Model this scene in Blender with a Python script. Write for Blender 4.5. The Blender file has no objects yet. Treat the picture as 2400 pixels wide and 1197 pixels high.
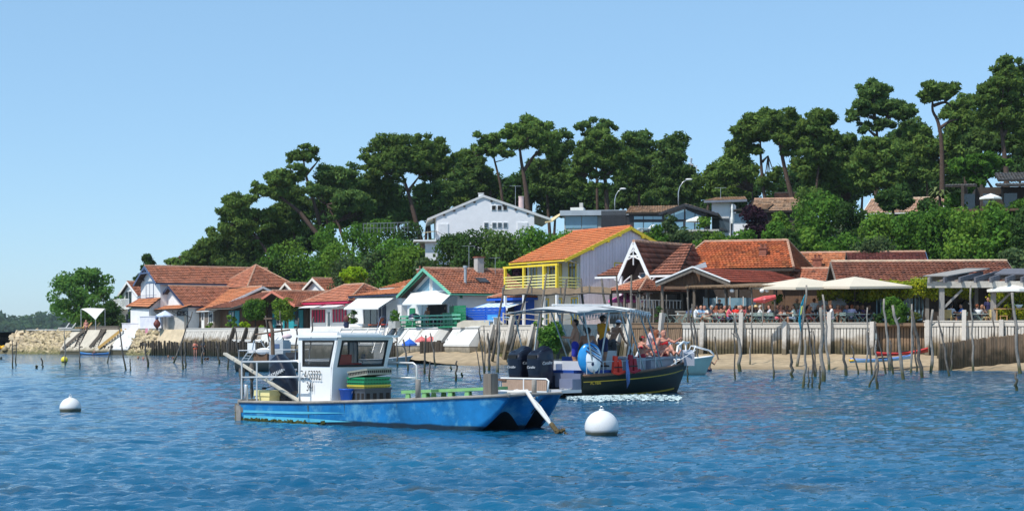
import bpy, math, random
import numpy as np
from mathutils import Vector, Matrix
R = math.radians
random.seed(7)
SC = bpy.context.scene
COL = SC.collection
F, CX, HY, EYE = 4000.0, 1200.0, 790.0, 1.95      # focal length in photo pixels, centre column, horizon row, eye height
cam_d = bpy.data.cameras.new('camera'); cam = bpy.data.objects.new('camera', cam_d); COL.objects.link(cam)
cam.location = (0, 0, EYE); cam.rotation_euler = (R(90), 0, 0)
cam_d.sensor_width = 36; cam_d.lens = 36 * F / 2400; cam_d.shift_y = (HY - 598.5) / 2400
cam_d.clip_start = 0.5; cam_d.clip_end = 20000
SC.camera = cam
SUN_EL, SUN_AZ = R(54), math.atan2(-0.75, -0.66)
world = bpy.data.worlds.new('World'); SC.world = world; world.use_nodes = True
wn = world.node_tree.nodes; wl = world.node_tree.links; wn.clear()
sky = wn.new('ShaderNodeTexSky'); sky.sky_type = 'NISHITA'; sky.sun_disc = False
sky.sun_elevation = SUN_EL; sky.sun_rotation = SUN_AZ % (2 * math.pi)
sky.altitude = 0; sky.air_density = 0.85; sky.dust_density = 0.3; sky.ozone_density = 6
bg = wn.new('ShaderNodeBackground'); bg.inputs[1].default_value = 0.145
wo = wn.new('ShaderNodeOutputWorld')
mxs = wn.new('ShaderNodeMix'); mxs.data_type = 'RGBA'; mxs.inputs[0].default_value = .40   # even clear summer blue over the whole dome
mxs.inputs[7].default_value = (2.75, 4.95, 6.75, 1)
wl.new(sky.outputs[0], mxs.inputs[6]); wl.new(mxs.outputs[2], bg.inputs[0]); wl.new(bg.outputs[0], wo.inputs[0])
sd = bpy.data.lights.new('sun', 'SUN'); sd.energy = 4.4; sd.angle = R(0.5); sd.color = (1, 0.955, 0.88)
sun = bpy.data.objects.new('sun', sd); COL.objects.link(sun)
SDIR = Vector((math.sin(SUN_AZ) * math.cos(SUN_EL), math.cos(SUN_AZ) * math.cos(SUN_EL), math.sin(SUN_EL)))
sun.rotation_euler = SDIR.to_track_quat('Z', 'Y').to_euler(); sun.location = (0, 0, 80)
vs = SC.view_settings; vs.view_transform = 'Standard'; vs.look = 'None'; vs.exposure = 0.06; vs.gamma = 1
vs.use_curve_mapping = False
SC.cycles.max_bounces = 6; SC.cycles.transparent_max_bounces = 6
def W(px, py, D):
 return Vector(((px - CX) * D / F, D, EYE - (py - HY) * D / F))
def WX(px, D): return (px - CX) * D / F
def WZ(py, D): return EYE - (py - HY) * D / F
def DW(py): return EYE * F / (py - HY)            # distance of a point on the water
def hsh(*a):
 return random.Random(hash(a)).random()
class MB:
 def __init__(s): s.v = []; s.f = []; s.m = []; s.M = None
 def add(s, vs, fs, mi=0):
  n = len(s.v)
  if s.M is not None: vs = [s.M @ Vector(p) for p in vs]
  s.v += [tuple(p) for p in vs]; s.f += [tuple(i + n for i in f) for f in fs]; s.m += [mi] * len(fs)
  return s
 def box(s, c, d, rz=0, mi=0, rx=0, ry=0, taper=1.0):
  x, y, z = d[0] / 2, d[1] / 2, d[2] / 2; t = taper
  P = [(-x, -y, -z), (x, -y, -z), (x, y, -z), (-x, y, -z), (-x * t, -y * t, z), (x * t, -y * t, z), (x * t, y * t, z), (-x * t, y * t, z)]
  if rz or rx or ry:
   q = Matrix.Rotation(rz, 3, 'Z') @ Matrix.Rotation(ry, 3, 'Y') @ Matrix.Rotation(rx, 3, 'X')
   P = [q @ Vector(p) for p in P]
  P = [(p[0] + c[0], p[1] + c[1], p[2] + c[2]) for p in P]
  return s.add(P, [(0, 3, 2, 1), (4, 5, 6, 7), (0, 1, 5, 4), (1, 2, 6, 5), (2, 3, 7, 6), (3, 0, 4, 7)], mi)
 def bb(s, a, b, mi=0):                         # box from min corner to max corner
  return s.box([(a[i] + b[i]) / 2 for i in range(3)], [abs(b[i] - a[i]) for i in range(3)], 0, mi)
 def beam(s, p0, p1, w, h, mi=0, up=(0, 0, 1)):
  p0, p1 = Vector(p0), Vector(p1); d = (p1 - p0).normalized(); u = Vector(up)
  if abs(d.dot(u)) > .98: u = Vector((0, 1, 0))
  a = d.cross(u).normalized(); b = a.cross(d)
  P = []
  for p in (p0, p1):
   for i, j in ((-1, -1), (1, -1), (1, 1), (-1, 1)): P.append(p + a * (i * w / 2) + b * (j * h / 2))
  return s.add(P, [(0, 1, 2, 3), (7, 6, 5, 4), (0, 4, 5, 1), (1, 5, 6, 2), (2, 6, 7, 3), (3, 7, 4, 0)], mi)
 def tube(s, pts, r, n=8, mi=0, caps=True):
  pts = [Vector(p) for p in pts]; k = len(pts)
  rs = [r] * k if not hasattr(r, '__len__') else r
  V = []; a = None
  for i, p in enumerate(pts):
   d = (pts[min(i + 1, k - 1)] - pts[max(i - 1, 0)])
   d = d.normalized() if d.length > 1e-9 else Vector((0, 0, 1))
   if a is None:
    a = d.orthogonal().normalized()
   a = (a - d * a.dot(d)); a = a.normalized() if a.length > 1e-6 else d.orthogonal().normalized()
   b = d.cross(a)
   for j in range(n):
    t = 2 * math.pi * j / n; V.append(p + (a * math.cos(t) + b * math.sin(t)) * rs[i])
  fs = [(i * n + j, i * n + (j + 1) % n, (i + 1) * n + (j + 1) % n, (i + 1) * n + j) for i in range(k - 1) for j in range(n)]
  if caps: fs += [tuple(reversed(range(n))), tuple(range((k - 1) * n, k * n))]
  return s.add(V, fs, mi)
 def poly(s, pts, mi=0): return s.add(pts, [tuple(range(len(pts)))], mi)
 def slab(s, pts, off, mi=0):                   # polygon extruded by a vector
  o = Vector(off); n = len(pts); P = [Vector(p) for p in pts]; V = P + [p + o for p in P]
  fs = [tuple(range(n)), tuple(reversed(range(n, 2 * n)))] + [(i + n, (i + 1) % n + n, (i + 1) % n, i) for i in range(n)]
  return s.add(V, fs, mi)
 def lathe(s, prof, n=16, c=(0, 0, 0), mi=0):
  V = []; k = len(prof)
  for r, z in prof:
   for j in range(n):
    t = 2 * math.pi * j / n; V.append((c[0] + r * math.cos(t), c[1] + r * math.sin(t), c[2] + z))
  fs = [(i * n + j, i * n + (j + 1) % n, (i + 1) * n + (j + 1) % n, (i + 1) * n + j) for i in range(k - 1) for j in range(n)]
  fs += [tuple(reversed(range(n))), tuple(range((k - 1) * n, k * n))]
  return s.add(V, fs, mi)
 def ell(s, c, r, n=12, m=8, mi=0):
  prof = [(math.cos(R(a)), math.sin(R(a))) for a in np.linspace(-89, 89, m)]
  V = []; fs = []
  for q, z in prof:
   for j in range(n):
    t = 2 * math.pi * j / n; V.append((c[0] + r[0] * q * math.cos(t), c[1] + r[1] * q * math.sin(t), c[2] + r[2] * z))
  fs = [(i * n + j, i * n + (j + 1) % n, (i + 1) * n + (j + 1) % n, (i + 1) * n + j) for i in range(m - 1) for j in range(n)]
  fs += [tuple(reversed(range(n))), tuple(range((m - 1) * n, m * n))]
  return s.add(V, fs, mi)
 def mesh(s, name, mats, smooth=False):
  me = bpy.data.meshes.new(name); me.from_pydata(s.v, [], s.f); me.update()
  mats = mats if isinstance(mats, (list, tuple)) else [mats]
  for m in mats: me.materials.append(m)
  if len(mats) > 1: me.polygons.foreach_set('material_index', s.m)
  if smooth: me.polygons.foreach_set('use_smooth', [True] * len(s.f))
  return me
 def build(s, name, mats, parent=None, smooth=False, loc=None, rz=0):
  return link(name, s.mesh(name, mats, smooth), parent, loc, rz)
def link(name, data, parent=None, loc=None, rz=0):
 o = bpy.data.objects.new(name, data); COL.objects.link(o)
 if parent is not None: o.parent = parent
 if loc is not None: o.location = loc
 if rz: o.rotation_euler = (0, 0, rz)
 return o
def tag(o, label, cat, group=None, kind=None):
 if label: o['label'] = label
 if cat: o['category'] = cat
 if group: o['group'] = group
 if kind: o['kind'] = kind
 return o
def thing(name, label, cat, loc=(0, 0, 0), rz=0, group=None):
 o = link(name, None, None, loc, rz); o.empty_display_size = .1
 return tag(o, label, cat, group)
def structure(name, o_or_mb, mats=None):
 o = o_or_mb if not isinstance(o_or_mb, MB) else o_or_mb.build(name, mats)
 o['kind'] = 'structure'; return o
def dup(root, loc=None, rz=None, label=None, group=None, scale=None):
 r = root.copy(); COL.objects.link(r)
 if loc is not None: r.location = loc
 if rz is not None: r.rotation_euler = (0, 0, rz)
 if scale is not None: r.scale = (scale,) * 3 if not hasattr(scale, '__len__') else scale
 if label: r['label'] = label
 if group: r['group'] = group
 for ch in list(root.children):
  c = ch.copy(); COL.objects.link(c); c.parent = r
  for g in list(ch.children):
   d = g.copy(); COL.objects.link(d); d.parent = c
 return r
_cubes = {}
def cube(name, parent, mat, c, d, rz=0, rx=0, ry=0):  # a piece: shared unit box, scaled
 if mat.name not in _cubes:
  _cubes[mat.name] = MB().box((0, 0, 0), (1, 1, 1)).mesh('piece_' + mat.name, mat)
 o = link(name, _cubes[mat.name], parent, c); o.scale = d; o.rotation_euler = (rx, ry, rz)
 return o
ORD = ['first', 'second', 'third', 'fourth', 'fifth', 'sixth', 'seventh', 'eighth', 'ninth', 'tenth', 'eleventh', 'twelfth', 'thirteenth',
  'fourteenth', 'fifteenth', 'sixteenth', 'seventeenth', 'eighteenth', 'nineteenth', 'twentieth']
def ordw(i):
 if i < 20: return ORD[i]
 t = {2: 'twenty', 3: 'thirty', 4: 'forty', 5: 'fifty', 6: 'sixty', 7: 'seventy', 8: 'eighty', 9: 'ninety'}[(i + 1) // 10]
 u = (i + 1) % 10
 return (t[:-1] + 'ieth') if u == 0 else t + '-' + ORD[u - 1]
def order_labels(objs, fmt):                       # label look-alikes by their order from the left
 def px(o): return o.location.x / max(o.location.y, 1)
 for i, o in enumerate(sorted(objs, key=px)): o['label'] = fmt.format(ordw(i))
MATS = {}
def M(name, col, rough=.6, var=.12, scale=2.0, metal=0, spec=.4, bump=0, bscale=None, tint=False, rnd=0.0, tide=None, coat=0, emit=None, alpha=None, trans=0, stretch=None, patch=None):
 if name in MATS: return MATS[name]
 m = bpy.data.materials.new(name); m.use_nodes = True; MATS[name] = m
 nt = m.node_tree; N = nt.nodes; L = nt.links; N.clear()
 out = N.new('ShaderNodeOutputMaterial'); P = N.new('ShaderNodeBsdfPrincipled'); L.new(P.outputs[0], out.inputs[0])
 P.inputs['Roughness'].default_value = rough; P.inputs['Metallic'].default_value = metal
 P.inputs['Specular IOR Level'].default_value = spec; P.inputs['Coat Weight'].default_value = coat
 P.inputs['Transmission Weight'].default_value = trans
 if alpha is not None: P.inputs['Alpha'].default_value = alpha
 geo = N.new('ShaderNodeNewGeometry'); vec = geo.outputs['Position']
 if stretch:
  mp = N.new('ShaderNodeMapping'); mp.inputs['Scale'].default_value = stretch; L.new(vec, mp.inputs[0]); vec = mp.outputs[0]
 nz = N.new('ShaderNodeTexNoise'); nz.inputs['Scale'].default_value = scale; nz.inputs['Detail'].default_value = 5
 nz.inputs['Roughness'].default_value = .65
 L.new(vec, nz.inputs['Vector'])
 rp = N.new('ShaderNodeValToRGB'); e = rp.color_ramp.elements
 e[0].position = .3; e[1].position = .7
 e[0].color = tuple(min(1, c * (1 - var)) for c in col) + (1,); e[1].color = tuple(min(1, c * (1 + var)) for c in col) + (1,)
 L.new(nz.outputs[0], rp.inputs[0]); c = rp.outputs[0]
 def mixc(fac, a, b, mode='MIX'):
  x = N.new('ShaderNodeMix'); x.data_type = 'RGBA'; x.blend_type = mode
  if isinstance(fac, (int, float)): x.inputs[0].default_value = fac
  else: L.new(fac, x.inputs[0])
  for k, q in ((6, a), (7, b)):
   if isinstance(q, tuple): x.inputs[k].default_value = q + (1,) if len(q) == 3 else q
   else: L.new(q, x.inputs[k])
  return x.outputs[2]
 if patch:                                      # worn or stained patches with a shape of their own
  pc, ps, lo, hi = patch
  n2 = N.new('ShaderNodeTexNoise'); n2.inputs['Scale'].default_value = ps; n2.inputs['Detail'].default_value = 6; n2.inputs['Roughness'].default_value = .7
  L.new(vec, n2.inputs['Vector'])
  mr = N.new('ShaderNodeMapRange'); mr.inputs[1].default_value = lo; mr.inputs[2].default_value = hi
  L.new(n2.outputs[0], mr.inputs[0]); c = mixc(mr.outputs[0], c, pc)
 if tint:
  at = N.new('ShaderNodeAttribute'); at.attribute_name = 'tint'; c = mixc(1.0, c, at.outputs[0], 'MULTIPLY')
 if rnd:
  oi = N.new('ShaderNodeObjectInfo'); mr = N.new('ShaderNodeMapRange'); mr.inputs[3].default_value = 1 - rnd; mr.inputs[4].default_value = 1 + rnd
  L.new(oi.outputs['Random'], mr.inputs[0])
  vm = N.new('ShaderNodeVectorMath'); vm.operation = 'SCALE'; L.new(c, vm.inputs[0]); L.new(mr.outputs[0], vm.inputs['Scale']); c = vm.outputs[0]
 if tide:                                       # weed and damp left by the tide, ragged upper edge
  for z0, z1, tc in tide:
   sp = N.new('ShaderNodeSeparateXYZ'); L.new(geo.outputs['Position'], sp.inputs[0])
   n3 = N.new('ShaderNodeTexNoise'); n3.inputs['Scale'].default_value = 1.7; n3.inputs['Detail'].default_value = 4; L.new(geo.outputs['Position'], n3.inputs['Vector'])
   ma = N.new('ShaderNodeMath'); ma.operation = 'MULTIPLY_ADD'; ma.inputs[1].default_value = -(z1 - z0) * 2.0;
   ad = N.new('ShaderNodeMath'); ad.operation = 'ADD'; ad.inputs[1].default_value = (z1 - z0) * 1.0
   L.new(n3.outputs[0], ma.inputs[0]); L.new(sp.outputs[2], ma.inputs[2]); L.new(ma.outputs[0], ad.inputs[0])
   mr = N.new('ShaderNodeMapRange'); mr.inputs[1].default_value = z0; mr.inputs[2].default_value = z1; mr.inputs[3].default_value = .92; mr.inputs[4].default_value = 0
   L.new(ad.outputs[0], mr.inputs[0]); c = mixc(mr.outputs[0], c, tc)
 L.new(c, P.inputs['Base Color'])
 if emit:
  P.inputs['Emission Color'].default_value = emit[0] + (1,); P.inputs['Emission Strength'].default_value = emit[1]
 if bump:
  n4 = N.new('ShaderNodeTexNoise'); n4.inputs['Scale'].default_value = bscale or scale * 6; n4.inputs['Detail'].default_value = 4
  L.new(vec, n4.inputs['Vector'])
  bp = N.new('ShaderNodeBump'); bp.inputs['Strength'].default_value = bump; bp.inputs['Distance'].default_value = .03
  L.new(n4.outputs[0], bp.inputs['Height']); L.new(bp.outputs[0], P.inputs['Normal'])
 return m
def leafmat(name, col, var=.35, trans=.42, rnd=.14):
 if name in MATS: return MATS[name]
 m = bpy.data.materials.new(name); m.use_nodes = True; MATS[name] = m
 nt = m.node_tree; N = nt.nodes; L = nt.links; N.clear()
 out = N.new('ShaderNodeOutputMaterial'); D = N.new('ShaderNodeBsdfDiffuse'); T = N.new('ShaderNodeBsdfTranslucent'); X = N.new('ShaderNodeMixShader')
 at = N.new('ShaderNodeAttribute'); at.attribute_name = 'tint'
 oi = N.new('ShaderNodeObjectInfo'); mr = N.new('ShaderNodeMapRange'); mr.inputs[3].default_value = 1 - rnd; mr.inputs[4].default_value = 1 + rnd
 L.new(oi.outputs['Random'], mr.inputs[0])
 mx = N.new('ShaderNodeMix'); mx.data_type = 'RGBA'; mx.blend_type = 'MULTIPLY'; mx.inputs[0].default_value = 1
 mx.inputs[6].default_value = tuple(col) + (1,); L.new(at.outputs[0], mx.inputs[7])
 vm = N.new('ShaderNodeVectorMath'); vm.operation = 'SCALE'; L.new(mx.outputs[2], vm.inputs[0]); L.new(mr.outputs[0], vm.inputs['Scale'])
 L.new(vm.outputs[0], D.inputs[0]); L.new(vm.outputs[0], T.inputs[0]); X.inputs[0].default_value = trans
 L.new(D.outputs[0], X.inputs[1]); L.new(T.outputs[0], X.inputs[2]); L.new(X.outputs[0], out.inputs[0])
 return m
def npmesh(name, V, Fc, mat, tint=None, smooth=False):
 """V (n,3) float, Fc (m,k) int; tint (n,3) per vertex."""
 V = np.asarray(V, np.float32); Fc = np.asarray(Fc, np.int32); k = Fc.shape[1]
 me = bpy.data.meshes.new(name); me.vertices.add(len(V)); me.vertices.foreach_set('co', V.ravel())
 me.loops.add(Fc.size); me.loops.foreach_set('vertex_index', Fc.ravel())
 me.polygons.add(len(Fc)); me.polygons.foreach_set('loop_start', np.arange(0, Fc.size, k, dtype=np.int32))
 me.polygons.foreach_set('loop_total', np.full(len(Fc), k, np.int32))
 if smooth: me.polygons.foreach_set('use_smooth', np.ones(len(Fc), bool))
 me.update(calc_edges=True); me.materials.append(mat)
 if tint is not None:
  a = me.attributes.new('tint', 'FLOAT_COLOR', 'POINT'); t = np.ones((len(V), 4), np.float32); t[:, :3] = tint
  a.data.foreach_set('color', t.ravel())
 return me
WHITE = M('white_paint', (.80, .80, .79), .5, .05, 1.2)
WHITE2 = M('white_render', (.78, .78, .77), .8, .06, .6, patch=((.62, .61, .58), .5, .58, .8))
GLASS = M('window_glass', (.045, .06, .075), .06, .3, .4, spec=.8)
DARK = M('dark_interior', (.018, .016, .015), .9, .3, 1)
SHORE = [(-900, 900), (40, 205), (280, 192), (420, 183), (620, 169), (780, 158), (930, 147), (1000, 141), (1130, 130), (1480, 118), (1600, 114), (2160, 109.5), (2400, 107.5), (3000, 103), (3600, 98)]
SP = [(WX(a, b), b) for a, b in SHORE]
TER = 2.72                                          # level of the village terraces
def shoreD(px): return float(np.interp(px, [a for a, b in SHORE], [b for a, b in SHORE]))
def shore_dist(X, Y):
 """signed distance from the quay line, positive inland (numpy arrays)"""
 X = np.asarray(X, float); Y = np.asarray(Y, float); best = np.full(X.shape, 1e9); sg = np.ones(X.shape)
 for (x0, y0), (x1, y1) in zip(SP[:-1], SP[1:]):
  dx, dy = x1 - x0, y1 - y0; L2 = dx * dx + dy * dy
  t = np.clip(((X - x0) * dx + (Y - y0) * dy) / L2, 0, 1)
  ex, ey = X - (x0 + t * dx), Y - (y0 + t * dy); d = np.hypot(ex, ey)
  c = dx * (Y - y0) - dy * (X - x0); m = d < best
  best = np.where(m, d, best); sg = np.where(m, np.sign(c), sg)
 return best * sg
def sstep(a, b, x):
 t = np.clip((x - a) / (b - a), 0, 1); return t * t * (3 - 2 * t)
def terr(X, Y):
 s = shore_dist(X, Y); px = CX + F * np.asarray(X, float) / np.maximum(np.asarray(Y, float), 1)
 hill = np.interp(px, [-200, 250, 400, 620, 850, 1100, 1500, 2000, 2400, 3200], [0, .5, 4.5, 8.5, 11, 12.5, 13.5, 14, 14, 14])
 ln = np.interp(px, [400, 800, 1150, 1500], [34, 38, 52, 68]); q_ = np.clip((s - 15) / ln, 0, 1); rise = .5 * q_ + .5 * q_ * q_ * (3 - 2 * q_)
 z = np.where(s > 0, TER - .04 + hill * rise + np.where(s > 20, .25 * np.sin(np.asarray(X) * .35) * np.cos(np.asarray(Y) * .23), 0), 0)
 beach = np.interp(px, [890, 950, 1150, 1210, 1560, 1640, 3000], [-.9, .9, .85, .0, .1, .85, .85])
 zb = beach + s * .098                            # s is negative here
 return np.where(s > .3, z, np.maximum(zb, -1.5))
def th(X, Y): return float(terr(np.array([X]), np.array([Y]))[0])
SAND = M('beach_sand', (.37, .28, .175), .95, .25, 1.2, bump=.3, bscale=9, tide=[(.02, .22, (.24, .175, .10))])
EARTH = M('hillside_earth', (.055, .07, .03), 1, .4, .5)
PAVE = M('terrace_ground', (.50, .45, .38), .95, .15, .8)
def land():
 px = np.concatenate([np.linspace(-700, 40, 16), np.linspace(60, 2500, 150), np.linspace(2550, 3500, 20)])
 sv = np.concatenate([np.linspace(0.02, 18, 8), np.linspace(20, 110, 60), np.geomspace(118, 2000, 14)])
 D0 = np.array([shoreD(a) for a in px]); PX, S = np.meshgrid(px, sv); DD = D0[None, :] + S
 X = (PX - CX) * DD / F; Z = terr(X, DD); Z = np.where(S < 2, TER - .04, Z)
 V = np.stack([X, DD, Z], -1).reshape(-1, 3); idx = np.arange(len(V)).reshape(X.shape)
 Fc = np.stack([idx[:-1, :-1], idx[:-1, 1:], idx[1:, 1:], idx[1:, :-1]], -1).reshape(-1, 4)
 r = np.repeat(np.arange(len(sv) - 1), len(px) - 1)
 o = link('hillside', npmesh('hillside', V, Fc[r >= 6], EARTH, smooth=True)); o['kind'] = 'structure'
 o = link('terrace_ground', npmesh('terrace_ground', V, Fc[r < 6], PAVE)); o['kind'] = 'structure'
 px = np.linspace(880, 3300, 260); sv = np.linspace(-16, 1.0, 40)
 V = []
 for a in px:
  D0 = shoreD(a)
  for q in sv:
   V.append((WX(a, D0 + q * 1.05), D0 + q * 1.05, 0))
 V = np.array(V); V[:, 2] = terr(V[:, 0], V[:, 1] - 0.0)
 s = shore_dist(V[:, 0], V[:, 1]); m = s > -.4
 bz = np.interp(CX + F * V[:, 0] / V[:, 1], [890, 950, 1150, 1210, 1560, 1640, 3000], [-.9, .9, .85, .0, .1, .85, .85])
 V[:, 2] = np.where(s > -.3, bz, V[:, 2]) + .05 * np.sin(V[:, 0] * 1.9) * np.cos(V[:, 1] * 1.3) + .03 * np.sin(V[:, 0] * 4.1 + V[:, 1] * 3)
 n = len(sv); idx = np.arange(len(V)).reshape(len(px), n)
 Fc = np.stack([idx[:-1, :-1], idx[1:, :-1], idx[1:, 1:], idx[:-1, 1:]], -1).reshape(-1, 4)
 o = link('beach', npmesh('beach', V, Fc, SAND, smooth=True)); o['kind'] = 'structure'
land()
def water_mat():
 m = bpy.data.materials.new('sea_water'); m.use_nodes = True; nt = m.node_tree; N = nt.nodes; L = nt.links
 P = N['Principled BSDF']; P.inputs['Roughness'].default_value = .04; P.inputs['IOR'].default_value = 1.33; P.inputs['Specular IOR Level'].default_value = .46
 geo = N.new('ShaderNodeNewGeometry')
 def noise(sc, scale, det, rough=.55):
  mp = N.new('ShaderNodeMapping'); mp.inputs['Scale'].default_value = sc; mp.inputs['Rotation'].default_value = (0, 0, R(12)); L.new(geo.outputs['Position'], mp.inputs[0])
  n = N.new('ShaderNodeTexNoise'); n.inputs['Scale'].default_value = scale; n.inputs['Detail'].default_value = det; n.inputs['Roughness'].default_value = rough
  L.new(mp.outputs[0], n.inputs['Vector']); return n.outputs[0]
 big = noise((.35, 1, 1), .10, 2)
 rp = N.new('ShaderNodeValToRGB'); e = rp.color_ramp.elements; e[0].position = .35; e[1].position = .68
 e[0].color = (.003, .068, .150, 1); e[1].color = (.007, .118, .225, 1); L.new(big, rp.inputs[0])
 wd = noise((.8, 1.0, 1), .42, 6, .72); refl_mask = N.new('ShaderNodeMapRange'); refl_mask.inputs[1].default_value = .56; refl_mask.inputs[2].default_value = .68; refl_mask.inputs[4].default_value = .85
 L.new(wd, refl_mask.inputs[0]); mx = N.new('ShaderNodeMix'); mx.data_type = 'RGBA'; mx.inputs[7].default_value = (.060, .055, .030, 1)  # brown patches mixed into the water colour stand in for broken reflections
 L.new(refl_mask.outputs[0], mx.inputs[0]); L.new(rp.outputs[0], mx.inputs[6]); L.new(mx.outputs[2], P.inputs['Base Color'])
 a = noise((.65, 1.3, 1), 3.4, 4, .62); b = noise((.65, 1.3, 1), 12.0, 3, .6)
 ad = N.new('ShaderNodeMath'); ad.operation = 'MULTIPLY_ADD'; ad.inputs[1].default_value = .4; L.new(b, ad.inputs[0]); L.new(a, ad.inputs[2])
 bp = N.new('ShaderNodeBump'); bp.inputs['Strength'].default_value = 1.0; bp.inputs['Distance'].default_value = .06
 gm = N.new('ShaderNodeMapRange'); gm.inputs[1].default_value = .32; gm.inputs[2].default_value = .68; gm.inputs[3].default_value = .4; gm.inputs[4].default_value = 1.0; L.new(noise((.3, 1, 1), .16, 3), gm.inputs[0]); L.new(gm.outputs[0], bp.inputs['Strength'])
 L.new(ad.outputs[0], bp.inputs['Height']); L.new(bp.outputs[0], P.inputs['Normal'])
 return m
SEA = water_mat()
def sea():
 rows = np.concatenate([np.geomspace(15, 230, 700), np.geomspace(232, 9000, 50)])
 cols = np.concatenate([np.linspace(-1900, -760, 10), np.linspace(-600, 3000, 330), np.linspace(3160, 4300, 10)])
 C, Y = np.meshgrid(cols, rows); X = (C - CX) * Y / F
 rg = np.random.RandomState(3); Z = np.zeros_like(X)
 for i in range(46):
  lam = .13 * 10 ** rg.uniform(0, .95); ang = R(rg.normal(80, 36)); k = 2 * math.pi / lam
  amp = .0070 * lam ** .62 * (1 if lam < .8 else .75); ph = rg.uniform(0, 6.28)
  fade = np.clip(1.8 - Y * .009 / lam, 0, 1)
  w = np.sin(k * (X * math.cos(ang) + Y * math.sin(ang)) + ph + .6 * np.sin(.13 * X + .09 * Y + i))
  Z += amp * fade * w
 Z *= .35 + .95 * sstep(-1, 1, np.sin(.13 * X + 1.0 + .8 * np.sin(.05 * Y)) * np.sin(.09 * Y + .06 * X))
 V = np.stack([X, Y, Z], -1).reshape(-1, 3); idx = np.arange(len(V)).reshape(X.shape)
 Fc = np.stack([idx[:-1, :-1], idx[:-1, 1:], idx[1:, 1:], idx[1:, :-1]], -1).reshape(-1, 4)
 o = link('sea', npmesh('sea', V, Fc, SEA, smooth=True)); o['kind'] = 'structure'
sea()
class Fr:
 """local frame of a building: x along the front, y into the depth; pixel helpers give local measures"""
 def __init__(s, px, D, deg, z0):
  a = R(deg); s.o = Vector((WX(px, D), D, z0)); s.rz = a
  s.ux = Vector((math.cos(a), math.sin(a), 0)); s.uy = Vector((-math.sin(a), math.cos(a), 0))
 def x(s, px, y=0):
  p = s.o + s.uy * y; k = px - CX; return (k * p.y - F * p.x) / (F * s.ux.x - k * s.ux.y)
 def y(s, px, x=0):
  p = s.o + s.ux * x; k = px - CX; return (k * p.y - F * p.x) / (F * s.uy.x - k * s.uy.y)
 def z(s, py, x=0, y=0):
  return WZ(py, (s.o + s.ux * x + s.uy * y).y) - s.o.z
 def w(s, x, y, z): return s.o + s.ux * x + s.uy * y + Vector((0, 0, z))
T_RED = M('roof_tile_red', (.52, .205, .12), .85, .22, .9, tint=True, patch=((.30, .10, .065), .7, .56, .75))
T_ORANGE = M('roof_tile_orange', (.58, .225, .105), .85, .15, .9, tint=True)
T_BRIGHT = M('roof_tile_new_orange', (.63, .215, .085), .8, .08, .6, tint=True)
T_BROWN = M('roof_tile_weathered', (.27, .105, .068), .9, .3, .8, tint=True, patch=((.33, .27, .17), 2.6, .62, .74))
T_TAN = M('roof_tile_tan', (.40, .26, .17), .9, .2, .9, tint=True)
T_PINK = M('roof_tile_pale_pink', (.55, .36, .26), .9, .12, .9, tint=True)
T_GREY = M('roof_grey', (.20, .19, .185), .85, .2, .7, tint=True)
RIDGE = M('ridge_mortar', (.42, .25, .17), .9, .3, 2.5)
WOODD = M('dark_timber', (.052, .040, .032), .85, .3, 3, stretch=(3, 3, .6))
WOODG = M('grey_timber', (.17, .145, .12), .9, .25, 3, rnd=.15, stretch=(4, 4, .5))
WOODB = M('brown_timber', (.13, .075, .045), .85, .3, 3, rnd=.15, stretch=(4, 4, .5))
SLATEBLUE = M('slate_blue_paint', (.085, .13, .24), .5, .1, 2)
GREEN = M('green_paint', (.012, .20, .085), .45, .1, 2, rnd=.06)
LGREEN = M('pale_green_paint', (.16, .48, .33), .5, .08, 2)
TEAL = M('teal_paint', (.02, .30, .36), .5, .1, 2, rnd=.06)
BLUE = M('blue_paint', (.012, .09, .50), .5, .1, 2, rnd=.1)
YELLOW = M('yellow_paint', (.85, .62, .04), .5, .06, 2, rnd=.04)
PALEYEL = M('pale_yellow_paint', (.86, .78, .30), .5, .06, 2, rnd=.04)
PINKW = M('pale_pink_boards', (.86, .76, .80), .7, .03, 2, rnd=.05)
CREAM = M('cream_boards', (.78, .74, .66), .7, .05, 2, rnd=.04)
PINKR = M('crimson_paint', (.50, .02, .075), .55, .1, 2)
REDP = M('red_paint', (.55, .05, .035), .5, .1, 2)
NAVY = M('navy_paint', (.018, .028, .075), .5, .15, 2)
BRICK = M('chimney_brick', (.27, .10, .065), .9, .3, 5)
CONC = M('concrete', (.44, .43, .40), .9, .14, 1.2, bump=.15)
CONCW = M('white_concrete', (.66, .65, .62), .85, .08, .8, patch=((.36, .34, .28), 1.1, .54, .76))
BLACKT = M('black_cladding', (.022, .024, .03), .6, .2, 2, rnd=.15)
STEEL = M('galvanised_steel', (.55, .56, .57), .35, .1, 4, metal=.7)
DKSTEEL = M('dark_metal', (.05, .05, .055), .45, .2, 4, metal=.3)
CANVAS = M('white_canvas', (.80, .79, .74), .8, .04, .8)
CLEAR = M('pale_blue_glass', (.16, .30, .40), .05, .2, .25, spec=.9)
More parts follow.
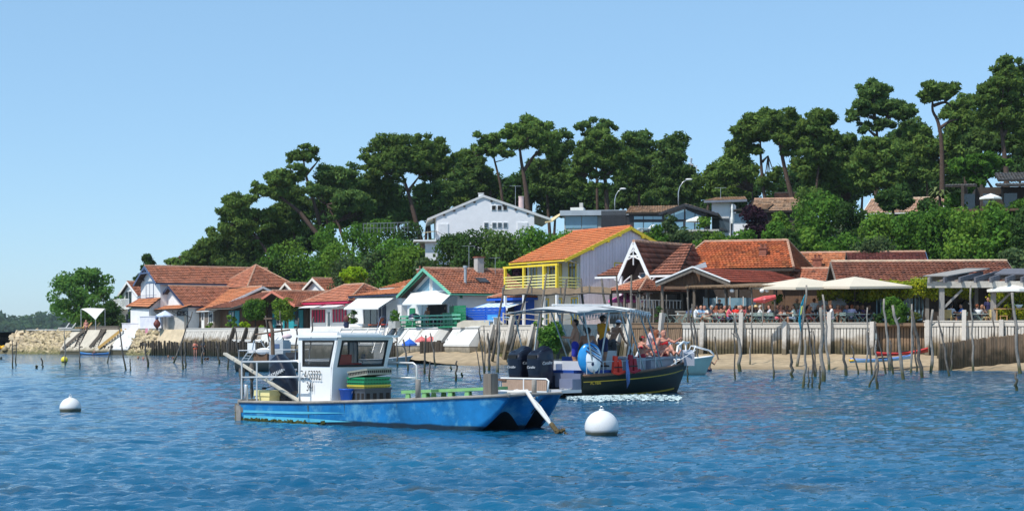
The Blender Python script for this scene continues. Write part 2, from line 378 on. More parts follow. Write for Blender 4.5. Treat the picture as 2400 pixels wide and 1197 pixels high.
def tiles(name, A, B, C, D, mat, parent, course=.42, width=.27, lip=.095, seed=0):
 """roof covering: courses of curved tiles, each with its own tone"""
 A, B, C, D = map(Vector, (A, B, C, D)); rg = random.Random(seed or (name + str(tuple(A))))
 n = (B - A).cross(D - A)
 if n.length < 1e-6: n = (B - A).cross(C - A)
 n.normalize()
 if n.z < 0: n = -n
 nr = max(2, int(((D - A).length + (C - B).length) / 2 / course)); V = []; Q = []; T = []
 for i in range(nr):
  t0, t1 = i / nr, min(1, (i + 1.08) / nr)
  l0, r0 = A.lerp(D, t0), B.lerp(C, t0); l1, r1 = A.lerp(D, t1), B.lerp(C, t1)
  L = (r0 - l0).length; L1 = (r1 - l1).length; m = max(1, round(max(L, L1) / width))
  if L < .05 and L1 < .05: continue
  for j in range(m):
   a, b = j / m, (j + 1) / m; k = len(V); g = rg.uniform(.74, 1.18) if 'new' not in mat.name else rg.uniform(.9, 1.08); h = rg.uniform(-.08, .08)
   if rg.random() < .07: g *= .58
   jit = rg.uniform(-.008, .008)
   for (l, r, up) in ((l0, r0, lip + jit), (l1, r1, .012)):
    for q, e in ((a, 0), ((a + b) / 2, .045), (b, 0)):
     V.append(l.lerp(r, q) + n * (up + e))
   for q, e in ((a, 0), ((a + b) / 2, .012), (b, 0)): V.append(l0.lerp(r0, q).lerp(l1.lerp(r1, q), .26) + n * (e - .005))
   T += [(g + h, g, g - h)] * 9
   Q += [(k, k + 1, k + 4, k + 3), (k + 1, k + 2, k + 5, k + 4), (k + 6, k + 7, k + 1, k), (k + 7, k + 8, k + 2, k + 1)]
 o = link(name, npmesh(name, [tuple(v) for v in V], Q, mat, T), parent); o['kind'] = 'stuff'
 return o
def slope(parent, A, B, C, D, mat, under=WOODD, thick=.10, **k):
 A, B, C, D = map(Vector, (A, B, C, D)); P = [A, B, C] if (C - D).length < .02 else [A, B, C, D]
 if (A - B).length < .02: P = [A, C, D]
 n = (P[1] - P[0]).cross(P[2] - P[0]); n = n if n.z > 0 else -n; n.normalize()
 r = MB().slab([p - n * .004 for p in P], -n * thick).build('roof', under, parent)
 return tiles('roof_tiles', A, B, C, D, mat, r, **k)
def ridge(parent, p, q, mat=RIDGE, r=.13):
 p, q = Vector(p), Vector(q); n = max(2, int((q - p).length / .42)); m = MB()
 for i in range(n):
  a, b = p.lerp(q, i / n), p.lerp(q, (i + 1.06) / n); m.tube([a, b], [r * 1.12, r * .95], 6)
 return m.build('ridge_tiles', mat, parent)
def barge(parent, p, q, mat, w=.06, h=.24, name='bargeboard'):
 return MB().beam(p, q, w, h).build(name, mat, parent)
class House:
 def __init__(s, name, label, fr, w, d, eh, rh, kind='y', wall=WHITE2, roof=T_RED, trim=WHITE, over=.45, gover=.4, cat='house', base=-.4, hip=None, rmat=RIDGE, boards=None, thick=.1):
  s.fr, s.wd, s.d, s.eh, s.rh = fr, w, d, eh, rh
  s.e = e = thing(name, label, cat, fr.o, fr.rz)
  m = MB(); o, g = over, gover
  if kind == 'x':                             # ridge along x, gables at x=0 and x=w
   sl = (rh - eh) / (d / 2); ez = eh - sl * o; y2 = d / 2
   m.slab([(0, 0, base), (0, 0, eh), (0, y2, rh - .02), (0, d, eh), (0, d, base)], (w, 0, 0)); m.build('wall', wall, e)
   slope(e, (-g, -o, ez), (w + g, -o, ez), (w + g, y2, rh), (-g, y2, rh), roof, thick=thick)
   slope(e, (w + g, d + o, ez), (-g, d + o, ez), (-g, y2, rh), (w + g, y2, rh), roof, thick=thick)
   ridge(e, (-g, y2, rh + .05), (w + g, y2, rh + .05), rmat)
   for x in (-g - .03, w + g + .03):
    barge(e, (x, -o - .02, ez - .06), (x, y2, rh - .06), trim); barge(e, (x, d + o + .02, ez - .06), (x, y2, rh - .06), trim)
   MB().beam((-g, -o - .04, ez - .05), (w + g, -o - .04, ez - .05), .10, .10).build('gutter', trim, e)
  elif kind == 'y':                           # ridge along y, gable at the front
   sl = (rh - eh) / (w / 2); ez = eh - sl * o; x2 = w / 2
   m.slab([(0, 0, base), (0, 0, eh), (x2, 0, rh - .02), (w, 0, eh), (w, 0, base)], (0, d, 0)); m.build('wall', wall, e)
   slope(e, (w + o, -g, ez), (w + o, d + g, ez), (x2, d + g, rh), (x2, -g, rh), roof, thick=thick)
   slope(e, (-o, d + g, ez), (-o, -g, ez), (x2, -g, rh), (x2, d + g, rh), roof, thick=thick)
   ridge(e, (x2, -g, rh + .05), (x2, d + g, rh + .05), rmat)
   for y in (-g - .03,):
    barge(e, (-o - .02, y, ez - .06), (x2, y, rh - .06), trim); barge(e, (w + o + .02, y, ez - .06), (x2, y, rh - .06), trim)
   MB().beam((w + o + .04, -g, ez - .05), (w + o + .04, d + g, ez - .05), .10, .10).build('gutter', trim, e)
  else:                                       # hip roof; hip = inset at both ends of the ridge (along x)
   hp = hip if hip is not None else d / 2; y2 = d / 2
   m.box((w / 2, d / 2, (eh + base) / 2), (w, d, eh - base)); m.build('wall', wall, e)
   ez = eh; a, b, c, f = (-o, -o, ez), (w + o, -o, ez), (w + o, d + o, ez), (-o, d + o, ez)
   p, q = (min(hp, w / 2 - .01), y2, rh), (max(w - hp, w / 2 + .01), y2, rh)
   slope(e, a, b, q, p, roof, thick=thick); slope(e, b, c, q, q, roof, thick=thick); slope(e, c, f, p, q, roof, thick=thick); slope(e, f, a, p, p, roof, thick=thick)
   for u, v in ((a, p), (b, q), (c, q), (f, p)): ridge(e, Vector(u) + Vector((0, 0, .07)), Vector(v) + Vector((0, 0, .07)), rmat, .10)
   if w - 2 * hp > .3: ridge(e, Vector(p) + Vector((0, 0, .05)), Vector(q) + Vector((0, 0, .05)), rmat)
   MB().beam((-o, -o - .03, ez - .1), (w + o, -o - .03, ez - .1), .06, .18).build('fascia', trim, e)
   MB().beam((w + o + .03, -o, ez - .1), (w + o + .03, d + o, ez - .1), .06, .18).build('fascia', trim, e)
 def on(s, face, a, z, off):
  if face == 'front': return (a, -off, z)
  if face == 'right': return (s.wd + off, a, z)
  if face == 'left': return (-off, a, z)
 def panel(s, name, mat, face, a0, a1, z0, z1, t=.05, off=.0, parent=None):
  c = s.on(face, (a0 + a1) / 2, (z0 + z1) / 2, off + t / 2)
  dim = (abs(a1 - a0), t, abs(z1 - z0)) if face == 'front' else (t, abs(a1 - a0), abs(z1 - z0))
  return cube(name, parent or s.e, mat, c, dim)
 def window(s, face, a0, a1, z0, z1, frame=WHITE, pane=GLASS, nx=2, nz=1, sill=True, fw=.07, name='window', shutters=None, sw=.5):
  m = MB(); q = (a1 - a0); h = z1 - z0
  def bar(u0, u1, v0, v1):
   c = s.on(face, (u0 + u1) / 2, (v0 + v1) / 2, .03); dim = (u1 - u0, .07, v1 - v0) if face == 'front' else (.07, u1 - u0, v1 - v0); m.box(c, dim)
  bar(a0 - fw, a1 + fw, z0 - fw, z0); bar(a0 - fw, a1 + fw, z1, z1 + fw); bar(a0 - fw, a0, z0, z1); bar(a1, a1 + fw, z0, z1)
  for i in range(1, nx): bar(a0 + q * i / nx - fw * .35, a0 + q * i / nx + fw * .35, z0, z1)
  for i in range(1, nz): bar(a0, a1, z0 + h * i / nz - fw * .3, z0 + h * i / nz + fw * .3)
  f = m.build(name, frame, s.e)
  for i in range(nx):
   for j in range(nz):
    g = .04
    s.panel('pane', pane, face, a0 + q * i / nx + g, a0 + q * (i + 1) / nx - g, z0 + h * j / nz + g, z0 + h * (j + 1) / nz - g, .02, .012, f)
  if sill: s.panel('sill', frame, face, a0 - .15, a1 + .15, z0 - fw - .07, z0 - fw - .005, .14, .0, f)
  if shutters:
   for u0, u1 in ((a0 - fw - sw, a0 - fw - .02), (a1 + fw + .02, a1 + fw + sw)):
    sh = s.panel('shutter', shutters, face, u0, u1, z0 - .05, z1 + .05, .05, .02)
  return f
def chimney(parent, c, sx, sy, h, mat=BRICK, capm=CONC, pots=1):
 m = MB().box((c[0], c[1], c[2] + h / 2), (sx, sy, h)); o = m.build('chimney', mat, parent)
 cube('chimney_cap', o, capm, (c[0], c[1], c[2] + h + .05), (sx * 1.25, sy * 1.25, .1))
 for i in range(pots): MB().lathe([(.09, 0), (.09, .22), (.11, .24), (.11, .28)], 8, (c[0] + (i - (pots - 1) / 2) * .3, c[1], c[2] + h + .1)).build('chimney_pot', mat, o)
 return o
def antenna(parent, c, h=1.6, rz=0):
 m = MB().tube([c, (c[0], c[1], c[2] + h)], .02, 5)
 q = Matrix.Rotation(rz, 3, 'Z')
 def P(x, y, z): v = q @ Vector((x, y, 0)); return (c[0] + v.x, c[1] + v.y, c[2] + z)
 m.tube([P(-.6, 0, h), P(.6, 0, h)], .015, 4)
 for k in range(7): m.tube([P(-.55 + k * .18, -.25, h), P(-.55 + k * .18, .25, h)], .008, 4)
 return m.build('aerial', STEEL, parent)
fr = Fr(327, 201, -58, TER); w = -fr.x(284);
fr.o = fr.w(-w, 0, 0)
h = House('balcony_villa', 'small white villa with red roof and white fretwork balcony beside the round tree', fr, w, 6, fr.z(690, w), fr.z(660, w, 3), 'y', roof=T_RED, trim=WHITE)
zb0, zb1 = fr.z(722, w / 2), fr.z(702, w / 2)
MB().box((w / 2, -.7, zb0 - .08), (w + .6, 1.4, .16)).build('balcony_floor', WHITE, h.e)
MB().beam((-.3, -1.38, zb1), (w + .3, -1.38, zb1), .08, .08).beam((-.3, -1.38, zb0 + .1), (w + .3, -1.38, zb0 + .1), .06, .06).build('balcony_rail', WHITE, h.e)
for i in range(18): cube('baluster', h.e, WHITE, (-.2 + (w + .4) * i / 17, -1.38, (zb0 + zb1) / 2 + .05), (.17, .03, zb1 - zb0 - .12))
for x in (0, w): MB().beam((x, -1.3, -.3), (x, -1.3, zb0 - .1), .14, .14).build('post', SLATEBLUE, h.e)
h.window('front', w * .25, w * .6, zb0 + .2, zb0 + 2.0, WHITE, GLASS); h.panel('door', NAVY, 'front', w * .3, w * .7, 0, 2.0, .05, .01)
fr = Fr(376, 190, -60, TER); w = -fr.x(330); fr.o = fr.w(-w, 0, 0)
d = fr.y(640, w)
h = House('white_gabled_house', 'tall white house with long red roof and blue bargeboards on its gable', fr, w, d, fr.z(659, w), fr.z(624, w / 2), 'y', roof=T_RED, trim=SLATEBLUE, over=.5, gover=.7)
zc = lambda py: fr.z(py, w / 2)
h.window('front', w * .30, w * .66, zc(697), zc(664), SLATEBLUE, WHITE, nx=2, sill=False)
MB().beam((w * .05, -.35, zc(697)), (w * .95, -.35, zc(697)), .04, .04).beam((w * .05, -.35, zc(692)), (w * .95, -.35, zc(692)), .04, .04).build('balcony_rail', SLATEBLUE, h.e)
MB().beam((w * .22, -.72, zc(640)), (w * .78, -.72, zc(640)), .07, .16).beam((w / 2, -.72, zc(640)), (w / 2, -.72, zc(626)), .07, .14).build('gable_brace', SLATEBLUE, h.e)
for k in (.18, .82):
 MB().beam((w * k, -.6, zc(655) if k else 0), (w * k, .05, zc(655)), .16, .16).build('purlin_end', WOODD, h.e)
zt, zb_ = zc(699), zc(715)
slope(h.e, (-.5, -1.5, zb_ - .1), (w * 1.02, -1.5, zb_ - .35), (w * 1.02, -.02, zt), (-.2, -.02, zt), T_ORANGE)
MB().slab([(0, -1.2, -.4), (0, -1.2, zb_ - .45), (0, 0, zt - .2), (0, 0, -.4)], (w * .95, 0, 0)).build('porch_wall', WHITE2, h.e)
barge(h.e, (-.55, -1.55, zb_ - .13), (-.25, -.05, zt), REDP, .07, .2)
fr = Fr(441, 184.5, -60, TER); w = -fr.x(370); fr.o = fr.w(-w, 0, 0); d = 7
h = House('white_porch_wing', 'low white wing with plain gable and brown tiled roof below the tall white house', fr, w, d, fr.z(715, w), fr.z(671, w / 2), 'y', roof=T_RED, trim=NAVY, over=.35, gover=.5)
tz = fr.z(717, w / 2)
slope(h.e, (-.9, -1.5, tz - .45), (w + 1.2, -1.5, tz - .45), (w + 1.2, -.03, tz + .05), (-.9, -.03, tz + .05), T_ORANGE)
for i in range(7):
 x = -.6 + i * (w + 1.3) / 6; MB().beam((x, -1.4, tz - .6), (x, -.02, tz - 1.3), .07, .07).build('bracket', WOODD, h.e)
h.window('front', w * .66, w * .86, .3, 2.0, NAVY, GLASS); h.window('front', w * .9, w * .99, .3, 2.0, NAVY, GLASS, nx=1)
fr = Fr(585, 188, -58, TER); w = -fr.x(512); d = fr.y(690, 0); fr.o = fr.w(-w, 0, 0)
h = House('hipped_roof_house', 'house with pointed hipped red roof rising behind the wooden cabins', fr, w, d, fr.z(673, w), fr.z(622, w / 2, d / 2), 'hip', wall=WHITE2, roof=T_RED, trim=WOODD, hip=w / 2)
h.window('right', d * .4, d * .6, h.eh - 1.0, h.eh - .35, WOODD, GLASS); h.panel('timber_post', WOODD, 'right', d * .1, d * .14, 0, h.eh - .1, .04, .01)
fr = Fr(502, 181, -60, TER); w = -fr.x(419); fr.o = fr.w(-w, 0, 0); d = 5.4
h = House('orange_roof_cabin', 'grey timber cabin under a broad pale orange roof with white edge board', fr, w, d * 2, fr.z(724, w), fr.z(672, w, d), 'x', wall=WOODG, roof=T_ORANGE, trim=WHITE, over=.35, gover=.25)
h.window('front', fr.x(441), fr.x(466), .55, 1.95, WHITE, CLEAR, nx=2); h.window('front', fr.x(490), fr.x(499), .85, 1.9, WHITE, GLASS, nx=1)
dx = fr.x(474); dr = h.panel('door', WHITE, 'front', dx - .1, dx + .75, .0, 2.0, .05, .01); h.panel('door_pane', GLASS, 'front', dx + .08, dx + .58, 1.1, 1.85, .02, .065)
for i in range(22): h.panel('board', WOODG, 'front', w * i / 22 + .02, w * (i + 1) / 22 - .02, -.2, .5, .03, .003)
for i in range(20): h.panel('board', WOODG, 'right', d * 2 * i / 20 + .02, d * 2 * (i + 1) / 20 - .02, -.2, h.eh - .1, .03, .003)
fr = Fr(572, 176, -58, TER); w = -fr.x(516); fr.o = fr.w(-w, 0, 0); d = 4.6
h = House('brown_roof_cabin', 'dark timber cabin with weathered brown roof behind the round clipped bushes', fr, w, d * 2, fr.z(712, w), fr.z(683, w, d), 'x', wall=WOODB, roof=T_BROWN, trim=WOODG, over=1.5, gover=.3)
h.panel('shutter', TEAL, 'front', fr.x(552), fr.x(562), .4, 2.0, .05, .02); h.window('front', fr.x(538), fr.x(549), .6, 1.9, TEAL, GLASS, nx=2)
for i in range(16): h.panel('board', WOODB, 'front', w * i / 16 + .02, w * (i + 1) / 16 - .02, -.2, h.eh - .5, .015, .003)
for i in range(16): h.panel('board', WOODB, 'right', d * 2 * i / 16 + .02, d * 2 * (i + 1) / 16 - .02, -.2, h.eh - .05, .03, .003)
fr = Fr(721, 169, -56, TER); w = -fr.x(628); fr.o = fr.w(-w, 0, 0); d = 7
h = House('dark_gable_cabin', 'dark timber cabin with salmon roof edge and bright teal shutters', fr, w, d, fr.z(714, w) + .1, fr.z(683, w / 2), 'y', wall=WOODD, roof=T_RED, trim=M('salmon_paint', (.62, .20, .13), .6), over=.6, gover=1.7)
for a, b in ((640, 648), (664, 672), (678, 690), (703, 711)): h.panel('shutter', TEAL, 'front', fr.x(a), fr.x(b), .1, fr.z(727, w / 2), .05, .02)
h.window('front', fr.x(650), fr.x(662), .6, 2.0, WHITE, GLASS); h.window('front', fr.x(691), fr.x(701), .5, 2.0, TEAL, GLASS, nx=1)
fr = Fr(770, 183, -56, TER); w = 6; fr.o = fr.w(-w, 0, 0)
h = House('ochre_roof_house', 'small house with ochre and red roof and twin white bargeboards behind the crimson house', fr, w, 7, fr.z(683, w), fr.z(653, w / 2), 'y', wall=WHITE2, roof=T_RED, trim=CREAM)
chimney(h.e, (w * .8, 3, fr.z(672, w)), .8, .6, 1.2, M('ochre_render', (.32, .17, .05), .9), WOODD)
MB().lathe([(.02, 0), (.3, .06), (.34, .12)], 12, (w * .62, 3, fr.z(668, w))).build('dish', STEEL, h.e)
fr = Fr(700, 186, -56, TER); w = 5; fr.o = fr.w(-w, 0, 0)
h = House('rear_white_cabin', 'low white cabin whose red roof shows behind the dark gable', fr, w, 6, fr.z(690, w), fr.z(664, w / 2), 'y', wall=WHITE2, roof=T_RED, trim=CREAM)
fr = Fr(822, 161, -57, TER); w = -fr.x(727); fr.o = fr.w(-w, 0, 0); d = 5.2
h = House('crimson_trim_house', 'white house with crimson fascia and tall striped crimson curtains', fr, w, d, fr.z(706, w), fr.z(668, w / 2, d / 2), 'hip', wall=WHITE2, roof=T_RED, trim=PINKR, hip=2.2, over=.6)
z1, z0 = fr.z(722, w), fr.z(755, w)
for a, b in ((731, 764), (780, 815)):
 f = h.window('front', fr.x(a), fr.x(b), z0, z1, WHITE, GLASS, nx=1, sill=False)
 for i in range(5):
  u = fr.x(a + (b - a) * (i + .1) / 5); v = fr.x(a + (b - a) * (i + .62) / 5); h.panel('curtain', M('crimson_cloth', (.42, .02, .07), .8, .25, 2), 'front', u, v, z0 + .05, z1 - .05, .03, .03)
 aw = MB().slab([(fr.x(a) - .3, -1.3, z1 + .12), (fr.x(b) + .3, -1.3, z1 + .12), (fr.x(b) + .3, -.02, z1 + .42), (fr.x(a) - .3, -.02, z1 + .42)], (0, 0, .05)).build('awning', WHITE, h.e)
h.panel('door', WHITE, 'front', fr.x(767), fr.x(777), 0, z1, .05, .01); h.panel('door_pane', GLASS, 'front', fr.x(769), fr.x(775), .3, z1 - .3, .02, .065)
for i in range(26): h.panel('fretwork', PINKR, 'front', w * i / 26 + .05, w * i / 26 + .22, h.eh - .42, h.eh - .24, .02, .56)
fr = Fr(941, 150, -62, TER); w = -fr.x(832); fr.o = fr.w(-w, 0, 0); d = 5
h = House('awning_house', 'white house with low orange roof, navy frames and a big white awning', fr, w, d * 2, fr.z(687, w), fr.z(667, w, d), 'x', wall=WHITE2, roof=T_ORANGE, trim=NAVY, over=.5, gover=.3)
z1 = fr.z(722, w)
h.window('front', fr.x(854), fr.x(884), .25, z1, NAVY, GLASS, nx=2); h.panel('door', NAVY, 'front', fr.x(889), fr.x(894), .0, z1 + .5, .06, .01); h.panel('door', NAVY, 'front', fr.x(897), fr.x(905), .0, z1 + .5, .06, .01)
h.window('right', .8, 2.1, .5, 2.0, NAVY, CLEAR, nx=2); h.window('right', 2.7, 3.8, .5, 2.0, NAVY, CLEAR, nx=1)
def awning(parent, P, mat=CANVAS, t=.03, valance=.12, name='awning'):
 P = [Vector(p) for p in P]; m = MB().slab(P, (0, 0, -t)); d = (P[0] - P[3]).normalized()
 m.slab([P[0] + d * .005, P[1] + d * .005, P[1] + d * .005 - Vector((0, 0, valance)), P[0] + d * .005 - Vector((0, 0, valance))], d * .02)
 o = m.build(name, mat, parent)
 for p, q in ((P[0], P[3]), (P[1], P[2])): MB().tube([p - Vector((0, 0, .08)), q - Vector((0, 0, .25))], .025, 6).build('awning_arm', STEEL, o)
 return o
def awn(h, fr, top, bot, dep):
 (ax, ay), (bx, by) = top; (cx_, cy), (ex, ey) = bot
 xa, xb = fr.x(ax), fr.x(bx); xc, xe = fr.x(cx_, -dep), fr.x(ex, -dep)
 return awning(h.e, [(xc, -dep, fr.z(cy, xc, -dep)), (xe, -dep, fr.z(ey, xe, -dep)), (xb, -.03, fr.z(ay, xb)), (xa, -.03, fr.z(by, xa))])
awn(h, fr, ((846, 694), (929, 694)), ((806, 722), (887, 721)), 2.6)
fr = Fr(985, 160, -62, TER); w = 8; fr.o = fr.w(-w, 0, 0)
h = House('rear_orange_house', 'house whose plain orange roof slope shows behind the green gable', fr, w, 10, fr.z(668, w), fr.z(637, w, 5), 'x', wall=WHITE2, roof=T_ORANGE, trim=WHITE)
chimney(h.e, (1.5, 3, fr.z(668, 0)), .5, .5, 1.5); antenna(h.e, (4.2, 4.5, fr.z(662, 4)), 2.0, .4); antenna(h.e, (2.6, 3.0, fr.z(668, 0)), 1.3, 1.2)
fr = Fr(1072, 139, -62, TER); w = -fr.x(955); fr.o = fr.w(-w, 0, 0); d = fr.y(1224, w)
h = House('green_gable_house', 'white house with bright green bargeboards, glazed gable and open terrace', fr, w, d, fr.z(682, w) - .05, fr.z(630, w / 2), 'y', roof=T_RED, trim=LGREEN, over=.45, gover=.8, thick=.14)
MB().slab([(w * .06, -.74, h.eh + .1), (w / 2, -.74, h.rh - .25), (w * .44, -.74, h.rh - .62), (w * .0, -.74, h.eh - .28)], (0, .05, 0)).build('soffit_board', GREEN, h.e)
gz = fr.z(681, w / 2)
for a, b in ((.20, .475), (.525, .80)):
 q = h.eh + .15; s1 = (h.rh - h.eh) / (w / 2)
 xs = (w * a, w * b); zs = [min(x, w - x) * s1 + h.eh - .55 for x in xs]
 MB().slab([(xs[0], -.05, gz), (xs[1], -.05, gz), (xs[1], -.05, zs[1]), (xs[0], -.05, zs[0])], (0, .03, 0)).build('gable_pane', CLEAR, h.e)
barge(h.e, (w / 2, -.06, gz - .1), (w / 2, -.06, h.rh - .3), WHITE, .1, .22, 'mullion'); barge(h.e, (w * .08, -.06, gz - .08), (w * .92, -.06, gz - .08), WHITE, .1, .14, 'transom')
zt = fr.z(712, w)
h.panel('doorway_shade', DARK, 'front', fr.x(1004), fr.x(1048), .0, zt, .03, .004);  # dark sheet on the wall stands in for the unlit room behind
h.window('front', fr.x(990), fr.x(1001), .1, zt, WHITE, CLEAR, nx=1, sill=False); h.window('front', fr.x(1050), fr.x(1060), .1, zt, WHITE, CLEAR, nx=1, sill=False)
for a, b, t in ((962, 974, 718), (1056, 1075, 716)): h.panel('shutter', GREEN, 'front', fr.x(a), fr.x(b), .05, fr.z(t, w), .06, .05)
awn(h, fr, ((968, 684), (1063, 683)), ((943, 711), (1036, 709)), 3.0)
MB().box((w + .12, .3, h.eh - .32), (.2, .12, .4)).build('corbel', GREEN, h.e)
MB().lathe([(.13, 0), (.13, 1.5), (.2, 1.55), (.2, 1.75)], 10, (w * .82, 1.6, fr.z(670, w))).build('flue_pipe', STEEL, h.e)
rz_ = math.atan2(h.rh - h.eh, w / 2)
cube('skylight', h.e, DKSTEEL, (w * .78, 3.4, h.eh + (w * .22) * math.tan(rz_) + .16), (1.0, .9, .1), 0, 0, rz_)
chimney(h.e, (w * .55, 4.2, h.rh - .5), .7, .6, 1.5, CONC, BRICK, 0); antenna(h.e, (w * .52, 3.4, h.rh - .2), 2.2, .8)
antenna(h.e, (w * .62, d - .6, h.rh - .6), 1.6, .3)
GREENHOUSE = (h, fr, w)
fr = Fr(1236, 133, -55, TER); w = -fr.x(1160); fr.o = fr.w(-w, 0, 0); d = 5
h = House('blue_awning_house', 'low blue-walled house with a blue and white striped awning', fr, w, d, fr.z(697, w), fr.z(668, w / 2, d / 2), 'hip', wall=BLUE, roof=T_RED, trim=BLUE, hip=2.4)
STRIPE = M('blue_stripe_canvas', (.20, .42, .78), .8, .06, 1)
for i in range(14):
 x0, x1 = -.6 + (w + .8) * i / 14, -.6 + (w + .8) * (i + 1) / 14
 MB().slab([(x0, -2.0, fr.z(721, w, -2)), (x1 - .004, -2.0, fr.z(721, w, -2)), (x1 - .004, -.06, fr.z(706, w)), (x0, -.06, fr.z(706, w))], (0, 0, -.03)).slab([(x0, -2.01, fr.z(721, w, -2)), (x1 - .004, -2.01, fr.z(721, w, -2)), (x1 - .004, -2.01, fr.z(727, w, -2)), (x0, -2.01, fr.z(727, w, -2))], (0, -.02, 0)).build('awning_stripe', CANVAS if i % 2 else STRIPE, h.e)
h.panel('door', NAVY, 'front', w * .3, w * .6, 0, 2.0, .04, .01); MB().tube([(w * .8, -1.9, -.3), (w * .8, -1.9, fr.z(722, w))], .03, 6).build('awning_pole', WHITE, h.e)
fr = Fr(1360, 128, -58, TER); w = -fr.x(1236); d = fr.y(1585, 0); fr.o = fr.w(-w, 0, 0)
yr = fr.z(533, w, d / 2); ye = fr.z(609, w, -1.5); ysl = (yr - ye) / (d / 2 + 1.5)
h = House('yellow_balcony_house', 'pale pink boarded house with yellow balcony and bright new orange roof', fr, w, d, ye + ysl * 1.5, yr, 'x', wall=CREAM, roof=T_BRIGHT, trim=YELLOW, over=1.5, gover=.22, rmat=M('orange_ridge', (.50, .15, .06), .8))
YH = h
n = 34
for i in range(n):
 y0, y1 = d * i / n, d * (i + 1) / n; ym = (y0 + y1) / 2; top = h.eh + (h.rh - h.eh) * (1 - abs(ym - d / 2) / (d / 2)) - .22
 h.panel('board', PINKW, 'right', y0 + .012, y1 - .012, -.3, top, .03, .004)
zf = fr.z(676, w, -2); zr = fr.z(650, w)
wy = fr.y(1452, w); h.window('right', wy - .45, wy + .45, fr.z(646, w, wy), fr.z(617, w, wy), YELLOW, GLASS, nx=2)
for y0, y1 in ((d * .06, d * .16), (d * .24, d * .3), (d * .36, d * .42), (d * .6, d * .66), (d * .78, d * .84)):
 ym = (y0 + y1) / 2; zz = h.eh + (h.rh - h.eh) * (1 - abs(ym - d / 2) / (d / 2))
 MB().beam((w, ym, zz - .2), (w + .3, ym, zz - .2), .16, .2).build('rafter_end', YELLOW, h.e)
MB().box((w / 2, -1.1, zf - .1), (w + .2, 2.2, .2)).build('balcony_floor', WOODG, h.e)
cube('fascia', h.e, YELLOW, (w / 2, -2.1, h.eh - 1.0), (w + .3, .16, .16))
for x in (.1, w * .38, w * .76, w):
 MB().beam((x, -2.1, -.3), (x, -2.1, zf - .2), .18, .18).build('post', WHITE, h.e); MB().beam((x, -2.1, zf), (x, -2.1, h.eh - .95), .18, .18).build('post', YELLOW, h.e)
for k in range(4): cube('rail_slat', h.e, PALEYEL, (w / 2, -2.16, zf + .16 + k * .22), (w, .04, .085)); cube('rail_slat', h.e, PALEYEL, (w + .06, -1.1, zf + .16 + k * .22), (.04, 2.1, .085))
cube('hand_rail', h.e, PALEYEL, (w / 2, -2.13, zf + 1.02), (w + .1, .12, .07))
for a in (.06, .44, .80): h.window('front', w * a, w * a + .9, zf + .05, zf + 2.0, YELLOW, GLASS, nx=2, sill=False)
for a in (.34, .62): h.panel('shutter', YELLOW, 'front', w * a, w * a + .35, zf + .05, zf + 2.0, .05, .02)
for a in (.3, .55, .85): h.window('front', w * a, w * a + .8, .1, zf - .7, YELLOW, CLEAR, nx=2)
MB().tube([(w + .05, -1.35, h.eh - .6), (w + .05, -.2, h.eh - .9), (w + .05, -.12, -.2)], .05, 6).build('drainpipe', STEEL, h.e)
fr = Fr(1545, 124, -38, TER); w = -fr.x(1483); fr.o = fr.w(-w, 0, 0); d = 5
h = House('lattice_gable_house', 'house with steep white fretwork gable and dark brown roof', fr, w, d, fr.z(640, w), fr.z(569, w / 2), 'y', wall=WOODG, roof=T_BROWN, trim=WHITE, over=.25, gover=1.6)
q = fr.z(569, w / 2, -1.6)
zz = lambda t: h.eh + (h.rh - h.eh) * t
m = MB()
m.beam((w * .30, -1.62, zz(.55)), (w * .70, -1.62, zz(.55)), .06, .10).beam((w / 2, -1.62, zz(.25)), (w / 2, -1.62, zz(.92)), .06, .10)
for s_ in (-1, 1):
 m.tube([(w / 2 + s_ * w * .36, -1.62, zz(.22)), (w / 2 + s_ * w * .24, -1.62, zz(.42)), (w / 2 + s_ * .06, -1.62, zz(.52))], .06, 6)
 m.beam((w / 2 + s_ * w * .2, -1.62, zz(.56)), (w / 2, -1.62, zz(.75)), .05, .07)
m.build('gable_fretwork', WHITE, h.e)
for x in (0, w):
 MB().beam((x, -1.5, -.3), (x, -1.5, h.eh - .2), .2, .2).build('post', WHITE, h.e)
 s_ = 1 if x == 0 else -1
 MB().tube([(x + s_ * .08, -1.5, h.eh - 1.2), (x + s_ * .3, -1.5, h.eh - .6), (x + s_ * .8, -1.5, h.eh - .25)], .06, 6).tube([(x - s_ * .08, -1.5, h.eh - 1.2), (x - s_ * .3, -1.5, h.eh - .6), (x - s_ * .8, -1.5, h.eh - .25)], .06, 6).build('brace', WHITE, h.e)
slope(h.e, (-2.2, -1.5, h.eh - .2), (-.1, -1.5, h.eh - .2), (-.1, 2.5, zz(.75)), (-.6, 2.5, zz(.75)), T_BROWN); MB().beam((-2.3, -1.55, h.eh - .28), (-.05, -1.55, h.eh - .28), .08, .14).build('gutter', WHITE, h.e)
slope(h.e, (w + .1, -1.5, h.eh - .2), (w + 2.6, -1.5, h.eh - .2), (w + 1.3, 2.5, zz(.98)), (w + .5, 2.5, zz(.98)), T_BROWN); MB().beam((w + .1, -1.55, h.eh - .28), (w + 2.6, -1.55, h.eh - .28), .08, .14).build('gutter', WHITE, h.e)
h.window('front', w * .3, w * .7, zz(-.6), zz(0), WHITE, CLEAR)
fr = Fr(1588, 129, -20, TER); w = fr.x(1850); d = 9.0
h = House('big_red_roof_house', 'long house with broad bright red tiled roof and brick chimney', fr, w, d, fr.z(633, 0), fr.z(569, 0, d / 2), 'hip', wall=WOODB, roof=M('roof_tile_fiery', (.46, .12, .045), .85, .3, .35, tint=True, patch=((.62, .22, .07), .28, .5, .68)), trim=WOODD, hip=1.0, over=.4)
